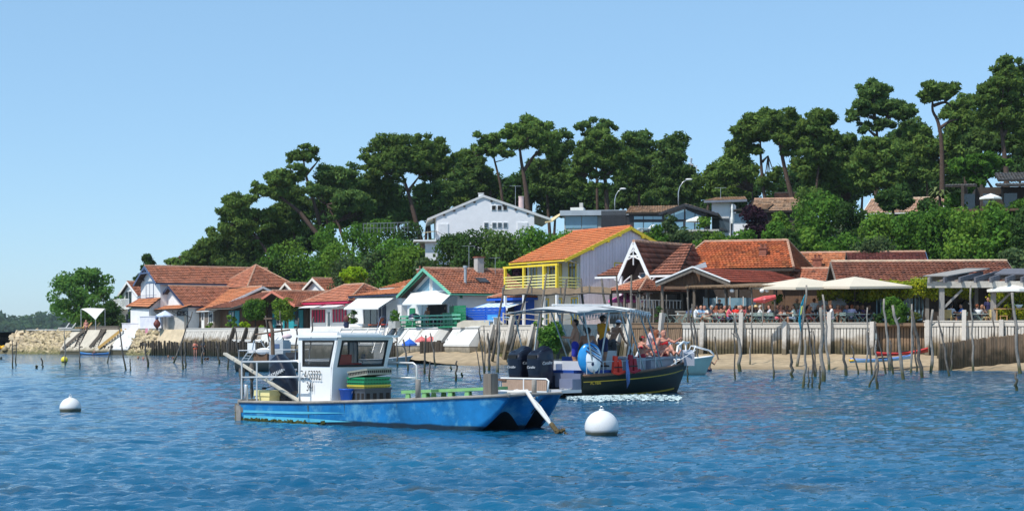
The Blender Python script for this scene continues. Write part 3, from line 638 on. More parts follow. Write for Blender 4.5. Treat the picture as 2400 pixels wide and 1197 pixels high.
cx0 = fr.x(1789, 2.0); chimney(h.e, (cx0, 2.0, fr.z(625, cx0, 2)), .55, .6, fr.z(583, cx0, 2) - fr.z(625, cx0, 2), BRICK, BRICK, 2)
fr = Fr(1706, 118.5, -14, TER); w = -fr.x(1549); fr.o = fr.w(-w, 0, 0); d = 7
eh = fr.z(664, w); rh = fr.z(630, w / 2)
e = thing('gabled_timber_hut', 'open timber hut with shallow white edged gable and red ribbed roof', 'hut', fr.o, fr.rz)
hw = w / 2
slope(e, (w + .2, -.7, eh), (w + 5.2, 6.5, eh + .15), (hw + 4.6, 6.5, rh), (hw, -.7, rh), M('roof_tile_ribbed', (.42, .10, .06), .8, .15, 1, tint=True), width=.2)
slope(e, (-.2, 6.5, eh), (-.2, -.7, eh), (hw, -.7, rh), (hw, 6.5, rh), T_RED)
for a, b in (((-.25, -.75, eh - .1), (hw, -.75, rh - .08)), ((w + .25, -.75, eh - .1), (hw, -.75, rh - .08))):
 barge(e, a, b, WOODG, .06, .26); barge(e, (a[0], a[1] - .04, a[2] + .2), (b[0], b[1] - .04, b[2] + .2), WHITE, .12, .1, 'edge_tile')
MB().slab([(.4, 0, eh - .1), (w - .4, 0, eh - .1), (hw, 0, rh - .3)], (0, .1, 0)).build('gable_wall', WOODB, e)
for i in range(14):
 x = .6 + (w - 1.2) * i / 13; t = min(x, w - x) / hw; cube('board', e, WOODB, (x, -.03, (eh - .1 + eh - .1 + (rh - eh) * t) / 2), ((w - 1.2) / 13 - .02, .03, (rh - eh) * t - .05))
for x in (.1, hw, w - .1):
 for y in (0, 6.3): MB().beam((x, y, -.3), (x, y, eh - .1), .18, .18).build('post', WOODG, e)
MB().box((hw, 6.4, eh / 2), (w + 2, .12, eh)).build('rear_wall', WOODD, e)
for i in range(4): cube('window_frame', e, WHITE, (w * .52 + i * .95, 4.2, 1.15), (.06, .06, 2.0)); cube('pane', e, CLEAR, (w * .52 + i * .95 + .47, 4.2, 1.35), (.85, .02, 1.4))
MB().beam((w * .1, -1.2, eh - .3), (w + 4, -1.3, eh - .4), .22, .2).build('bark_beam', WOODB, e)
MB().slab([(hw - .9, -.2, rh - .15), (hw + .7, .6, rh + .5), (hw + .8, .7, rh + .15), (hw - .6, 0, rh - .3)], (0, .06, 0)).build('white_gutter_board', WHITE, e)
fr = Fr(1497, 120, -45, TER); w = -fr.x(1432); fr.o = fr.w(-w, 0, 0); d = fr.y(1598, w)
e = thing('oyster_kiosk', 'open kiosk with small four sided red tiled roof on thin posts', 'kiosk', fr.o, fr.rz)
ez = fr.z(682, w); az = fr.z(653, w / 2, d / 2); o_ = .35
c4 = [(-o_, -o_, ez), (w + o_, -o_, ez), (w + o_, d + o_, ez), (-o_, d + o_, ez)]; ap = (w / 2, d / 2, az)
for i in range(4): slope(e, c4[i], c4[(i + 1) % 4], ap, ap, T_RED); ridge(e, Vector(c4[i]) + Vector((0, 0, .06)), Vector(ap) + Vector((0, 0, .06)), RIDGE, .09)
MB().lathe([(.3, -.05), (.22, .12), (.03, .28)], 4, ap).build('roof_cap', RIDGE, e)
for x, y in ((0, 0), (w, 0), (w, d), (0, d), (w / 2, 0), (w, d / 2)): MB().beam((x, y, -.3), (x, y, ez - .05), .14, .14).build('post', WOODG, e)
for i in range(12): cube('lattice_slat', e, WHITE, (w + .02, d * (i + .5) / 12, ez - .95), (.03, .06, .7))
for z_ in (ez - .6, ez - 1.3): cube('lattice_rail', e, WHITE, (w + .02, d / 2, z_), (.05, d, .06))
for i in range(13): cube('board', e, WOODG, (w + .05, d * (i + .5) / 13, .55), (.03, d / 13 - .02, 1.5))
for i in range(11): cube('board', e, WOODG, (w * (i + .5) / 11, -.05, .55), (w / 11 - .02, .03, 1.5))
fr = Fr(1832, 136, -14, TER); w = fr.x(1962); d = 7
h = House('orange_hip_house', 'house with clean orange tiled roof and small brick chimney on the right', fr, w, d, fr.z(634, 0), fr.z(595, 0, d / 2), 'x', wall=WHITE2, roof=T_ORANGE, trim=WOODD, gover=.5)
cx0 = fr.x(1915, .6); chimney(h.e, (cx0, .6, fr.z(630, cx0)), .7, .5, .75, BRICK, BRICK, 2)
fr = Fr(1990, 140, -10, TER); w = fr.x(2160); d = 7
h = House('plum_roof_house', 'house with darker plum brown roof and blue edge boards behind the long roof', fr, w, d, fr.z(614, 0), fr.z(593, 0, d / 2), 'x', wall=M('blue_grey_boards', (.16, .19, .26), .8), roof=M('roof_tile_plum', (.25, .085, .07), .9, .2, 1, tint=True), trim=SLATEBLUE, gover=.5)
fr = Fr(1840, 126, -16, TER); w = fr.x(1970); d = 5
h = House('low_brown_house', 'low house with brown roof between the orange roof and the parasols', fr, w, d, fr.z(657, 0), fr.z(632, 0, d / 2), 'x', wall=WOODB, roof=T_RED, trim=WOODD, gover=.4)
fr = Fr(1978, 116, -6, TER); w = fr.x(2372); d = 9.5
h = House('long_lichen_roof_house', 'long low restaurant building with lichen spotted brown roof behind the grape vine', fr, w, d, fr.z(661, 0), fr.z(615, 0, d / 2), 'x', wall=WOODD, roof=T_BROWN, trim=WOODG, over=.8, gover=.5, rmat=M('pale_ridge', (.50, .37, .26), .9, .3, 2))
for i, a in enumerate((2056, 2088, 2120, 2146)):
 h.window('front', fr.x(a), fr.x(a + 16), .5, 2.0, M('pale_blue_paint', (.30, .48, .58), .6), GLASS, nx=2)
LONGH = h
def hz(px, D): return th(WX(px, D), D)
fr = Fr(1022, 174, 4, 0); fr.o.z = 8.2
w = fr.x(1252); d = 9
rx = fr.x(1133)
e = thing('white_hillside_house', 'large white house with wide shallow gable high on the hillside', 'house', fr.o, fr.rz)
zl, zr_, zp = fr.z(513, 0), fr.z(503, w), fr.z(459, rx)
MB().slab([(0, 0, -1.5), (w, 0, -1.5), (w, 0, fr.z(497, w)), (rx, 0, zp - .05), (0, 0, fr.z(506, 0))], (0, d, 0)).build('wall', M('white_roughcast', (.80, .80, .82), .85, .05, 1.5, bump=.2), e)
m = MB(); a, b, c = Vector((-.9, -.14, fr.z(512, -.9))), Vector((rx, -.14, zp + .1)), Vector((fr.x(1290), -.14, fr.z(511, w + 1.5)))
m.slab([a, b, b - Vector((0, 0, .25)), a - Vector((0, 0, .25))], (0, d + .8, 0)); m.slab([b, c, c - Vector((0, 0, .25)), b - Vector((0, 0, .25))], (0, d + 1.2, 0)); m.build('roof', M('pale_roof_edge', (.62, .62, .61), .7), e)
for i, t in enumerate((.12, .3, .48, .66, .84)):
 for u, v in ((a, b), (b, c)):
  p = u.lerp(v, t); cube('rafter_end', e, WOODD, (p.x, -.06, p.z - .36), (.22, .12, .16))
def pane(x0, x1, y0, y1, mat=GLASS, nm='window'):
 xa, xb = fr.x(x0), fr.x(x1); za, zb = fr.z(y1, (xa + xb) / 2), fr.z(y0, (xa + xb) / 2)
 f = MB().box(((xa + xb) / 2, -.03, (za + zb) / 2), (xb - xa + .1, .06, zb - za + .1)).build(nm, WHITE, e)
 cube('pane', f, mat, ((xa + xb) / 2, -.07, (za + zb) / 2), (xb - xa, .03, zb - za))
for x in (1153, 1166.5, 1179.5): pane(x, x + 8.5, 482, 492, DARK)
for x in (1135, 1154, 1167, 1180): pane(x, x + 8.5, 522, 532.5, GLASS)
pane(1027, 1050, 525, 560, M('white_shutter', (.72, .73, .75), .6), 'shutter_door'); pane(1213, 1236, 522, 545, M('white_shutter', (.72, .73, .75), .6), 'shutter_door')
cx0 = fr.x(1225); MB().lathe([(.28, 0), (.26, 1.2), (.3, 1.25), (.3, 1.33)], 12, (cx0, 2, fr.z(487, cx0))).build('chimney', M('pink_render', (.62, .45, .43), .8), e)
chimney(e, (rx - .1, 3, zp - .1), .5, .4, .55, WHITE2, CONC, 0); MB().lathe([(.02, 0), (.28, .05), (.32, .12)], 12, (cx0 - 1, 1.6, fr.z(484, cx0))).build('dish', STEEL, e); antenna(e, (cx0 - .6, 2, fr.z(487, cx0)), 2.4, .2)
zb_ = fr.z(565, -1); MB().box((-1.1, .6, zb_), (2.4, 3.2, .18)).box((-.5, .3, zb_ - 1.2), (1.2, 1.6, 2.4)).build('balcony', WHITE2, e)
m = MB()
for k in range(9): m.beam((-2.2 + k * .28, -.95, zb_), (-2.2 + k * .28, -.95, zb_ + .95), .025, .025)
m.beam((-2.25, -.95, zb_ + .95), (.05, -.95, zb_ + .95), .04, .04).beam((.05, -.95, zb_ + .95), (2.4, -.95, zb_ - .4), .04, .04); m.build('balcony_rail', DKSTEEL, e)
MB().slab([(-1.3, -.5, fr.z(547, -1)), (0, -.5, fr.z(543, 0)), (0, 1.5, fr.z(540, 0)), (-1.3, 1.5, fr.z(544, -1))], (0, 0, .06)).build('awning', M('straw_canvas', (.62, .50, .28), .8), e)
fr = Fr(1318, 176, -8, 9.5); w = fr.x(1470)
e = thing('flat_roof_house', 'low modern house with flat concrete roof and pale glass beside the white gable', 'house', fr.o, fr.rz)
zt, zb_ = fr.z(494, 0), fr.z(506, 0)
MB().box((w / 2, 3, (zt + zb_) / 2), (w + .4, 7, zt - zb_)).build('roof_slab', M('blue_grey_concrete', (.36, .41, .46), .8, .15, .7), e)
MB().bb((.2, .1, -2), (w, 6, zb_ - .02)).build('wall', CONC, e)
for i, (x0, x1) in enumerate(((1325, 1362), (1364, 1400))): xa, xb = fr.x(x0), fr.x(x1); cube('pane', e, CLEAR, ((xa + xb) / 2, .06, (fr.z(507) + fr.z(535)) / 2), (xb - xa, .05, fr.z(507) - fr.z(535)))
MB().bb((fr.x(1332), 2, zt + .01), (fr.x(1363), 4, fr.z(483))).build('roof_box', M('cream_render', (.68, .66, .60), .8), e); MB().bb((fr.x(1352), 2.6, fr.z(483) + .005), (fr.x(1360), 3.2, fr.z(471))).build('chimney', CONC, e)
MB().slab([(fr.x(1281), -1.5, fr.z(522)), (fr.x(1300), -1.5, fr.z(519)), (0, .3, fr.z(499)), (fr.x(1312), .3, fr.z(499))], (0, 0, -.12)).build('rolled_awning', M('straw_canvas', (.62, .50, .28), .8), e)
fr = Fr(1475, 172, -10, 9.8); w = fr.x(1655); xg = fr.x(1552); xp = fr.x(1605)
e = thing('glass_front_house', 'dark timber house with tall glazed gable and tan tiled roof on the hillside', 'house', fr.o, fr.rz)
ze, zp, z2 = fr.z(500), fr.z(481, xp), fr.z(484)
MB().slab([(0, 0, -2), (w, 0, -2), (w, 0, fr.z(499, w)), (xp, 0, zp - .1), (xg, 0, fr.z(499, xg)), (0, 0, ze - .05)], (0, 7, 0)).build('wall', BLACKT, e)
slope(e, (-.3, -.5, ze), (xg + .2, -.5, ze), (xp + .2, 3.5, z2 + .25), (-.3, 3.5, z2 + .25), T_TAN)
barge(e, (xg - .3, -.55, fr.z(503, xg)), (xp, -.55, zp), BLACKT, .3, .25); barge(e, (xp, -.55, zp), (w + 1.2, -.55, fr.z(504, w)), BLACKT, .3, .25)
slope(e, (w + 1.2, -.5, fr.z(503, w)), (w + 1.2, 6, fr.z(503, w)), (xp, 6, zp + .1), (xp, -.5, zp + .1), T_TAN)
def gl(x0, x1, y0, y1, y2=None):
 xa, xb = fr.x(x0), fr.x(x1); P = [(xa, -.04, fr.z(y1, xa)), (xb, -.04, fr.z(y1, xb)), (xb, -.04, fr.z(y2 or y0, xb)), (xa, -.04, fr.z(y0, xa))]
 MB().slab(P, (0, .03, 0)).build('pane', CLEAR, e)
for x in (1486, 1509, 1531): gl(x, x + 21, 507, 514); gl(x, x + 21, 521, 547)
gl(1559, 1579, 509, 514, 500); gl(1581, 1603, 499, 514, 491); gl(1607, 1628, 491, 514, 500); gl(1630, 1650, 501, 514, 509)
for x in (1559, 1581, 1607, 1630): gl(x, x + 20, 520, 547)
MB().bb((fr.x(1408), .5, -2), (-.02, 5, fr.z(508, -2))).build('annex', BLACKT, e)
for i in range(24): xx = fr.x(1409 + i * 2.45); cube('cladding_board', e, BLACKT, (xx, .47, fr.z(530, -2)), (.09, .04, 3.2))
MB().box((w / 2, -2.2, fr.z(548)), (w + 3, 4.4, .2)).build('terrace', CONC, e)
fr = Fr(1668, 176, -14, 10); w = fr.x(1712)
e = thing('white_cube_house', 'narrow white block house with overhanging tan roof beside the glazed house', 'house', fr.o, fr.rz)
MB().bb((0, 0, -2), (w, 5, fr.z(474))).build('wall', M('white_roughcast', (.80, .80, .82), .85), e)
slope(e, (-.7, -.8, fr.z(473)), (w + 1.8, -.8, fr.z(472)), (w + 1.2, 2.5, fr.z(459)), (.2, 2.5, fr.z(460)), T_TAN); MB().beam((-.7, -.85, fr.z(474)), (w + 1.8, -.85, fr.z(473)), .08, .22).build('fascia', M('blue_grey_paint', (.15, .17, .21), .6), e)
cube('window_shutter', e, WHITE, (w * .5, -.03, fr.z(493)), (w * .85, .05, 1.7)); cube('pane', e, GLASS, (w * .5, -.03, fr.z(527)), (w * .9, .05, 1.6))
MB().bb((w + .1, .4, -2), (fr.x(1760), 5, fr.z(500))).build('wing', M('white_roughcast', (.80, .80, .82), .85), e)
slope(e, (w + .05, -.2, fr.z(496)), (fr.x(1800), -.2, fr.z(494)), (fr.x(1805), 4, fr.z(474)), (w + 2, 4, fr.z(478)), T_TAN)
cube('wing_pane', e, CLEAR, (w + 1.3, .36, fr.z(512)), (1.8, .04, .8)); antenna(e, (.8, 1, fr.z(466)), 1.2)
fr = Fr(1770, 184, -14, 11); w = fr.x(1860)
h = House('brown_hillside_house', 'dark house with tan roof half hidden by pines on the hillside', fr, w, 6, fr.z(492), fr.z(468, 0, 3), 'x', wall=WOODD, roof=T_TAN, trim=WOODD, base=-3)
fr = Fr(1822, 196, -10, 12); w = fr.x(1872)
h = House('red_hillside_house', 'small house with dull red roof between two pine trunks on the hill', fr, w, 6, fr.z(474), fr.z(454, 0, 3), 'x', wall=WOODD, roof=T_RED, trim=WOODD, base=-3)
fr = Fr(2040, 168, -24, 11.5); w = fr.x(2190); d = 7
h = House('pink_roof_hillside_house', 'house with pale pink tiled roof and white gable edge on the right hillside', fr, w, d, fr.z(497), fr.z(469, 0, d / 2), 'x', wall=NAVY, roof=T_PINK, trim=WHITE, base=-3, gover=.7, rmat=M('pale_ridge', (.50, .37, .26), .9, .3, 2))
slope(h.e, (w * .98, -1, fr.z(499, w)), (w * 1.5, 2, fr.z(502, w)), (w * 1.35, 4, fr.z(473, w)), (w * .9, 3, fr.z(469, w)), T_PINK)
fr = Fr(2230, 150, -12, 11.6); w = fr.x(2460)
e = thing('dark_chalet', 'large dark chalet with deep grey roofs at the right edge of the hillside', 'house', fr.o, fr.rz)
MB().bb((2.2, 2, -3), (w, 9, fr.z(436))).build('wall', WOODD, e)
def flat(x0, x1, y0, y1, z0, z1, nm='roof'):
 xa, xb = fr.x(x0), fr.x(x1); slope(e, (xa, y0, z0), (xb, y0, z0), (xb, y1, z1), (xa, y1, z1), T_GREY)
flat(2340, 2520, .4, 5, fr.z(424), fr.z(396)); flat(2335, 2520, -1.2, 1.5, fr.z(440), fr.z(430)); flat(2218, 2290, 0, 3, fr.z(436), fr.z(428))
for x in (2256, 2300, 2350): MB().beam((fr.x(x), 0, -3), (fr.x(x), 0, fr.z(434)), .25, .25).build('post', WOODD, e)
for x in (2270, 2318, 2370): cube('pane', e, GLASS, (fr.x(x), 1.95, fr.z(475)), (1.3, .06, 1.8))
MB().box((w * .5, 0, fr.z(497)), (w, 4, .2)).build('deck', WOODB, e)
FENCE = M('fence_grey', (.16, .18, .20), .6)
e = thing('hillside_fence', 'thin metal fence on the hill crest left of the white house', 'fence', (0, 0, 0))
for i in range(14):
 p, q = W(852 + i * 8, 545, 186), W(852 + i * 8, 523, 186); MB().beam(p, q, .05, .05).build('fence_post', FENCE, e)
MB().beam(W(850, 524, 186), W(960, 521, 186), .05, .07).beam(W(850, 535, 186), W(960, 533, 186), .03, .05).build('fence_rail', FENCE, e)
def lamp(px, ytop, ybase, D, dx, label):
 b = W(px, ybase, D); t = WZ(ytop, D) - b.z; e = thing('street_lamp', label, 'street lamp', b, 0, 'street lamps on the hill')
 r = dx * D / F
 MB().tube([(0, 0, 0), (0, 0, t * .62), (r * .12, 0, t * .78), (r * .4, 0, t * .92), (r * .8, 0, t)], [.07, .06, .05, .045, .04], 8).build('pole', STEEL, e, True)
 MB().ell((r * .95, 0, t + .02), (.38, .16, .10)).build('lamp_head', WHITE, e, True)
lamp(1590, 421, 500, 182, 26, 'curved street lamp standing above the glazed dark house'); lamp(1441, 443, 510, 188, 20, 'curved street lamp among pines above the flat roofed house')
def parasol(label, p, r, h, mat, n=8, tilt=0, rise=.45, group='parasols', name='parasol', square=False, ribs=True):
 e = thing(name, label, 'parasol', p, 0, group)
 MB().tube([(0, 0, 0), (0, 0, h + rise + .08)], .03, 6).build('pole', M('parasol_pole', (.10, .07, .05), .6), e)
 k = 4 if square else n; V = [(0, 0, h + rise)]; fs = []; a0 = math.pi / 4 if square else 0
 rr = r * (1.30 if square else 1)
 for j in range(k):
  t = a0 + 2 * math.pi * j / k; V.append((rr * .5 * math.cos(t), rr * .5 * math.sin(t), h + rise * .52))
 for j in range(k):
  t = a0 + 2 * math.pi * j / k; V.append((rr * math.cos(t), rr * math.sin(t), h))
 for j in range(k): fs += [(0, 1 + j, 1 + (j + 1) % k), (1 + j, 1 + k + j, 1 + k + (j + 1) % k, 1 + (j + 1) % k)]
 m = MB().add(V, fs); nb = len(V)
 for j in range(k):
  a, b = V[1 + k + j], V[1 + k + (j + 1) % k]; m.add([a, b, (b[0], b[1], b[2] - .16), (a[0], a[1], a[2] - .16)], [(0, 1, 2, 3)])
 c = m.build('canopy', mat, e)
 so = c.modifiers.new('thickness', 'SOLIDIFY'); so.thickness = .012
 if ribs:
  for j in range(k): MB().tube([(0, 0, h + rise - .06), tuple(.97 * v if i < 2 else v - .03 for i, v in enumerate(V[1 + k + j]))], .014, 4).build('rib', WOODD, c); MB().tube([(0, 0, h - .25), (V[1 + j][0], V[1 + j][1], V[1 + j][2] - .04)], .012, 4).build('strut', WOODD, c)
 if tilt: e.rotation_euler = (0, tilt, 0)
 return e
p = W(1635, 547, 168); parasol('open white parasol on the terrace of the glazed hillside house', p, 27 * 168 / F, WZ(516, 168) - p.z, CANVAS, rise=.4, group='parasols on the hill')
p = W(2322, 490, 146); parasol('white parasol in front of the dark chalet on the right', p, 26 * 146 / F, WZ(463, 146) - p.z, CANVAS, rise=.35, group='parasols on the hill')
p = W(1716, 540, 170); e = thing('closed_parasol', 'closed white parasol standing by the white block house', 'parasol', p); MB().tube([(0, 0, 0), (0, 0, 2.6)], .03, 6).build('pole', WOODD, e); MB().lathe([(.12, .7), (.16, 1.1), (.10, 1.8), (.12, 2.2), (.04, 2.6)], 8).build('canopy', CANVAS, e)
for px, py, lb in ((1510, 543, 'left'), (1542, 545, 'right')):
 e = thing('sun_lounger', f'white sun lounger below the glazed house, {lb} one of the pair', 'lounger', W(px, py, 167), .4, 'hill loungers'); cube('seat', e, WHITE, (0, 0, .3), (1.3, .6, .08)); cube('backrest', e, WHITE, (.75, 0, .5), (.6, .6, .06), 0, 0, -.7)
 for x in (-.5, .5): cube('leg', e, STEEL, (x, 0, .12), (.05, .5, .3))
def gull(px, py, D, s, label):
 e = thing('gull', label, 'bird', W(px, py, D), .4); m = MB().ell((0, 0, 0), (.22 * s, .075 * s, .07 * s), 10, 8); m.ell((.22 * s, 0, .03 * s), (.06 * s, .04 * s, .04 * s), 8, 6); m.slab([(-.18 * s, -.03, 0), (-.34 * s, -.07 * s, 0), (-.34 * s, .07 * s, 0), (-.18 * s, .03, 0)], (0, 0, .012)); m.build('body', WHITE, e, True)
 for sgn in (-1, 1):
  MB().slab([(.12 * s, sgn * .05 * s, .03), (.16 * s, sgn * .36 * s, .26 * s), (-.02 * s, sgn * .75 * s, .16 * s), (-.06 * s, sgn * .36 * s, .24 * s), (-.08 * s, sgn * .05 * s, .02)], (0, 0, .012)).build('wing', M('gull_grey', (.62, .63, .64), .7), e)
gull(1619, 385, 120, 1.0, 'white gull flying above the curved street lamp'); bpy.data.objects['gull'].rotation_euler = (.9, .2, .9)
RG = np.random.RandomState(11)
def leaves(blobs, per_m2, size, seed=0, spike=.5, tone=.3, shell=.62, maxn=9000, yellow=0, size_var=.5, wide=.36, lit=1.25):
 """leaf-sized faces spread through the volumes of ellipsoid clumps; returns V, F, tint"""
 rg = np.random.RandomState(seed); Vs = []; Ts = []
 area = [4 * math.pi * ((b[3] * b[4]) ** 1.6 / 3 + (b[3] * b[5]) ** 1.6 / 3 + (b[4] * b[5]) ** 1.6 / 3) ** (1 / 1.6) for b in blobs]
 f = min(1.0, maxn / max(1, sum(a * per_m2 for a in area)))
 for b, ar in zip(blobs, area):
  n = max(8, int(ar * per_m2 * f)); c = np.array(b[:3]); r = np.array(b[3:6])
  d = rg.normal(size=(n, 3)); d /= np.linalg.norm(d, axis=1)[:, None]
  rad = shell + (1.08 - shell) * rg.rand(n) ** .6
  p = c + d * r * rad[:, None] * (1 + .12 * rg.normal(size=(n, 1)))
  nrm = d * lit + .62 * rg.normal(size=(n, 3)); nrm /= np.linalg.norm(nrm, axis=1)[:, None]
  up = d * spike + np.array([0, 0, .25]) + .7 * rg.normal(size=(n, 3))
  u = up - nrm * (up * nrm).sum(1)[:, None]; u /= np.linalg.norm(u, axis=1)[:, None] + 1e-9
  v = np.cross(nrm, u); s = size * (1 - size_var / 2 + size_var * rg.rand(n, 1))
  A = p - u * s * .5; B = p + v * s * wide; C = p + u * s * .62; D = p - v * s * wide
  Vs.append(np.stack([A, B, C, D], 1).reshape(-1, 3))
  g = (1 - tone / 2 + tone * rg.rand(n, 1)) * (.88 + .24 * rg.rand()); h = rg.normal(size=(n, 1)) * .05 + yellow * rg.rand(n, 1)
  t = np.concatenate([g * (1 + h * 1.8), g * (1 + h * .5), g * (1 - h)], 1); Ts.append(np.repeat(np.clip(t, .2, 2.2), 4, 0))
 V = np.concatenate(Vs); T = np.concatenate(Ts); Fq = np.arange(len(V)).reshape(-1, 4)
 return V, Fq, T
BARK = M('pine_bark', (.085, .055, .042), .95, .35, 4)
BARKD = M('dark_bark', (.045, .035, .028), .95, .35, 4)
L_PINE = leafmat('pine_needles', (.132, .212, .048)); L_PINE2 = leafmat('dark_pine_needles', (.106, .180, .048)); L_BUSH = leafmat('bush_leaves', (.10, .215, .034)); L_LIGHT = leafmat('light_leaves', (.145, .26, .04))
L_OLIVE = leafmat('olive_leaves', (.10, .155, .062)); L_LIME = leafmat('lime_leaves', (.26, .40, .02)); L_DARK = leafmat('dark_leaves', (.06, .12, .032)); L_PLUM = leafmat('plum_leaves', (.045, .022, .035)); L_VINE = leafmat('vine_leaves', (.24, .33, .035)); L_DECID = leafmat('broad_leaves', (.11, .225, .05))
PINES = []
def pine(px_b, D, py_b, stems, clumps, label, mat=L_PINE, size=.47, per=44, maxn=6500, seed=None, bark=BARK, r0=.26, name='pine_tree', grp='pine trees on the hillside'):
 """stems: list of pixel polylines at depth D; clumps: list of (px, py, rx, ry) pixel ellipses filled with puffs"""
 seed = seed if seed is not None else int(px_b * 7 + D); rg = random.Random(seed)
 base = Vector((WX(px_b, D), D, 0)); base.z = min(th(base.x, base.y), WZ(py_b, D)) - .3
 e = thing(name, label, 'tree', base, 0, grp); PINES.append(e)
 sc = D / F
 def loc(px, py, dy=0): return Vector(((px - px_b) * sc + dy * (px - CX) / F, dy, WZ(py, D) - base.z + dy * (HY - py) / F))
 m = MB(); first = True
 for st in stems:
  pts = [loc(*q) for q in st]
  if first:
   dv = (pts[0] - pts[1]).normalized();
   if pts[0].z > .05 and dv.z < -.2: pts = [pts[0] + dv * (pts[0].z / -dv.z)] + pts
   first = False; ra = r0
  else: ra = r0 * .6
  k = len(pts); fine = []
  for i in range(k - 1):
   p0, p1, p2, p3 = pts[max(i - 1, 0)], pts[i], pts[i + 1], pts[min(i + 2, k - 1)]
   for t in (0, .34, .67): fine.append(.5 * ((2 * p1) + (p2 - p0) * t + (2 * p0 - 5 * p1 + 4 * p2 - p3) * t * t + (3 * p1 - p0 - 3 * p2 + p3) * t ** 3))
  fine.append(pts[-1]); n = len(fine)
  m.tube(fine, [ra * (1 - .72 * i / (n - 1)) for i in range(n)], 7)
 tops = [loc(*s[-1]) for s in stems] + [loc(*s[-2]) for s in stems if len(s) > 2]
 B = []
 extra = []
 for (ax, ay, arx, ary), (bx_, by_, brx, bry) in zip(clumps[:-1], clumps[1:]):
  if abs(ax - bx_) < 60 and abs(ay - by_) < 40: extra.append(((ax + bx_) / 2, (ay + by_) / 2, (arx + brx) / 2 * .8, (ary + bry) / 2 * .8))
 for (cx_, cy, rx, ry) in list(clumps) + extra:
  rx *= 1.16; ry *= 1.2
  npf = max(3, int(rx * ry / 62)); cc = loc(cx_, cy); dep = rx * sc * .8
  for i in range(npf):
   a = rg.uniform(0, 6.283); q = math.sqrt(rg.random()); dz = rg.uniform(-1, 1) * math.sqrt(1 - q * q * .8)
   c = loc(cx_ + rx * .82 * q * math.cos(a), cy + ry * .8 * q * math.sin(a), dep * dz); rr = rg.uniform(.5, 1.0) * min(1.15, max(.45, min(rx, ry) * sc * .55))
   B.append((c.x, c.y, c.z, rr * 1.25, rr * 1.2, rr * .8))
   if i % 3 == 0:
    t = min(tops, key=lambda v: (v - c).length); mid = t.lerp(c, .5) - Vector((0, 0, .25)); m.tube([t, mid, c], [.075, .055, .025], 5)
 m.build('trunk', bark, e, True)
 V, Fq, T = leaves(B, per, size, seed, maxn=int(maxn * 1.6), tone=.6, spike=1.1, wide=.24, shell=.5)
 link('crown', npmesh('pine_crown', V, Fq, mat, T), e)
 return e
def bush(px, py_b, D, w_px, h_px, label, mat=L_BUSH, size=.28, per=30, maxn=2600, seed=None, name='bush', cat='bush', grp=None, trunk=0, puffs=None, ontop=None, yellow=0, stemmat=BARKD):
 seed = seed if seed is not None else int(px * 13 + D * 3 + py_b); rg = random.Random(seed); sc = D / F
 b = W(px, py_b, D); g_ = th(b.x, b.y)
 if name == 'hillside_bush' and b.z > g_: h_px += (b.z - g_) / sc; b.z = g_ - .1
 e = thing(name, label, cat, b, 0, grp)
 w, h = w_px * sc / 2, h_px * sc; B = []; k = puffs or max(5, int(w_px * h_px / 90)); k = min(k, 80)
 z0 = trunk * h
 for i in range(k):
  a = rg.uniform(0, 6.283); q = rg.random() ** .5; t = rg.random()
  ww = w * math.sqrt(max(.05, 1 - (2 * t - 1) ** 2 * .75)); rr = rg.uniform(.26, .42) * min(w, (h - z0)) * .9
  B.append((ww * .8 * q * math.cos(a), ww * .7 * q * math.sin(a), z0 + rr * .7 + (h - z0 - 1.5 * rr) * t, rr * 1.15, rr * 1.1, rr * .95))
 m = MB(); m.tube([(0, 0, -.4), (.03, 0, z0 * .6), (0, 0, z0 + (h - z0) * .45)], [max(.04, w * .09), max(.035, w * .07), .025], 6)
 for b_ in B[:5]: m.tube([(0, 0, z0 + .05), (b_[0] * .6, b_[1] * .6, b_[2] * .7 + z0 * .3), b_[:3]], [.04, .03, .012], 5)
 m.build('stem', stemmat, e)
 V, Fq, T = leaves(B, per, size, seed, maxn=maxn, yellow=yellow)
 link('foliage', npmesh('foliage', V, Fq, mat, T), e); return e
pine(428, 214, 640, [[(428, 640), (425, 615), (420, 600)]], [(410, 612, 20, 16), (440, 612, 20, 20), (470, 600, 22, 24)], 'lowest pine at the left foot of the wooded hill', seed=1)
pine(500, 212, 630, [[(500, 630), (498, 590), (492, 560)]], [(478, 590, 26, 22), (510, 575, 26, 24), (498, 548, 16, 14), (460, 610, 24, 14), (520, 606, 26, 18)], 'small rounded pine left of the leaning pines', seed=2)
pine(632, 206, 606, [[(632, 606), (618, 578), (600, 555), (580, 520)], [(608, 560), (596, 548), (560, 520)]], [(560, 478, 34, 20), (530, 505, 30, 18), (585, 505, 34, 22), (552, 530, 38, 18), (610, 530, 30, 18), (515, 540, 24, 16), (585, 560, 28, 16), (628, 500, 20, 18)], 'leaning pine with a broad dark crown on the left slope', seed=3)
pine(614, 208, 612, [[(614, 612), (614, 580), (612, 545)]], [(640, 500, 20, 22), (652, 520, 20, 22), (640, 550, 22, 20), (610, 588, 24, 12)], 'upright pine behind the broad leaning pine', seed=4)
pine(730, 204, 532, [[(730, 532), (700, 495), (668, 470), (640, 445)], [(660, 462), (650, 440), (690, 415)]], [(655, 425, 36, 20), (690, 405, 30, 16), (630, 448, 26, 16), (605, 440, 18, 12), (655, 455, 22, 10), (590, 462, 10, 8)], 'pine with long bare trunk leaning left below the umbrella pine', seed=5, r0=.34)
pine(752, 206, 532, [[(752, 532), (738, 480), (722, 430), (714, 395), (712, 375)], [(718, 410), (735, 390), (745, 378)], [(716, 405), (700, 398), (682, 400)]], [(712, 352, 34, 13), (690, 370, 18, 10), (732, 366, 18, 12), (708, 365, 26, 10)], 'slim umbrella pine with small flat crown above the leaning pine', seed=6, r0=.3, maxn=4200)
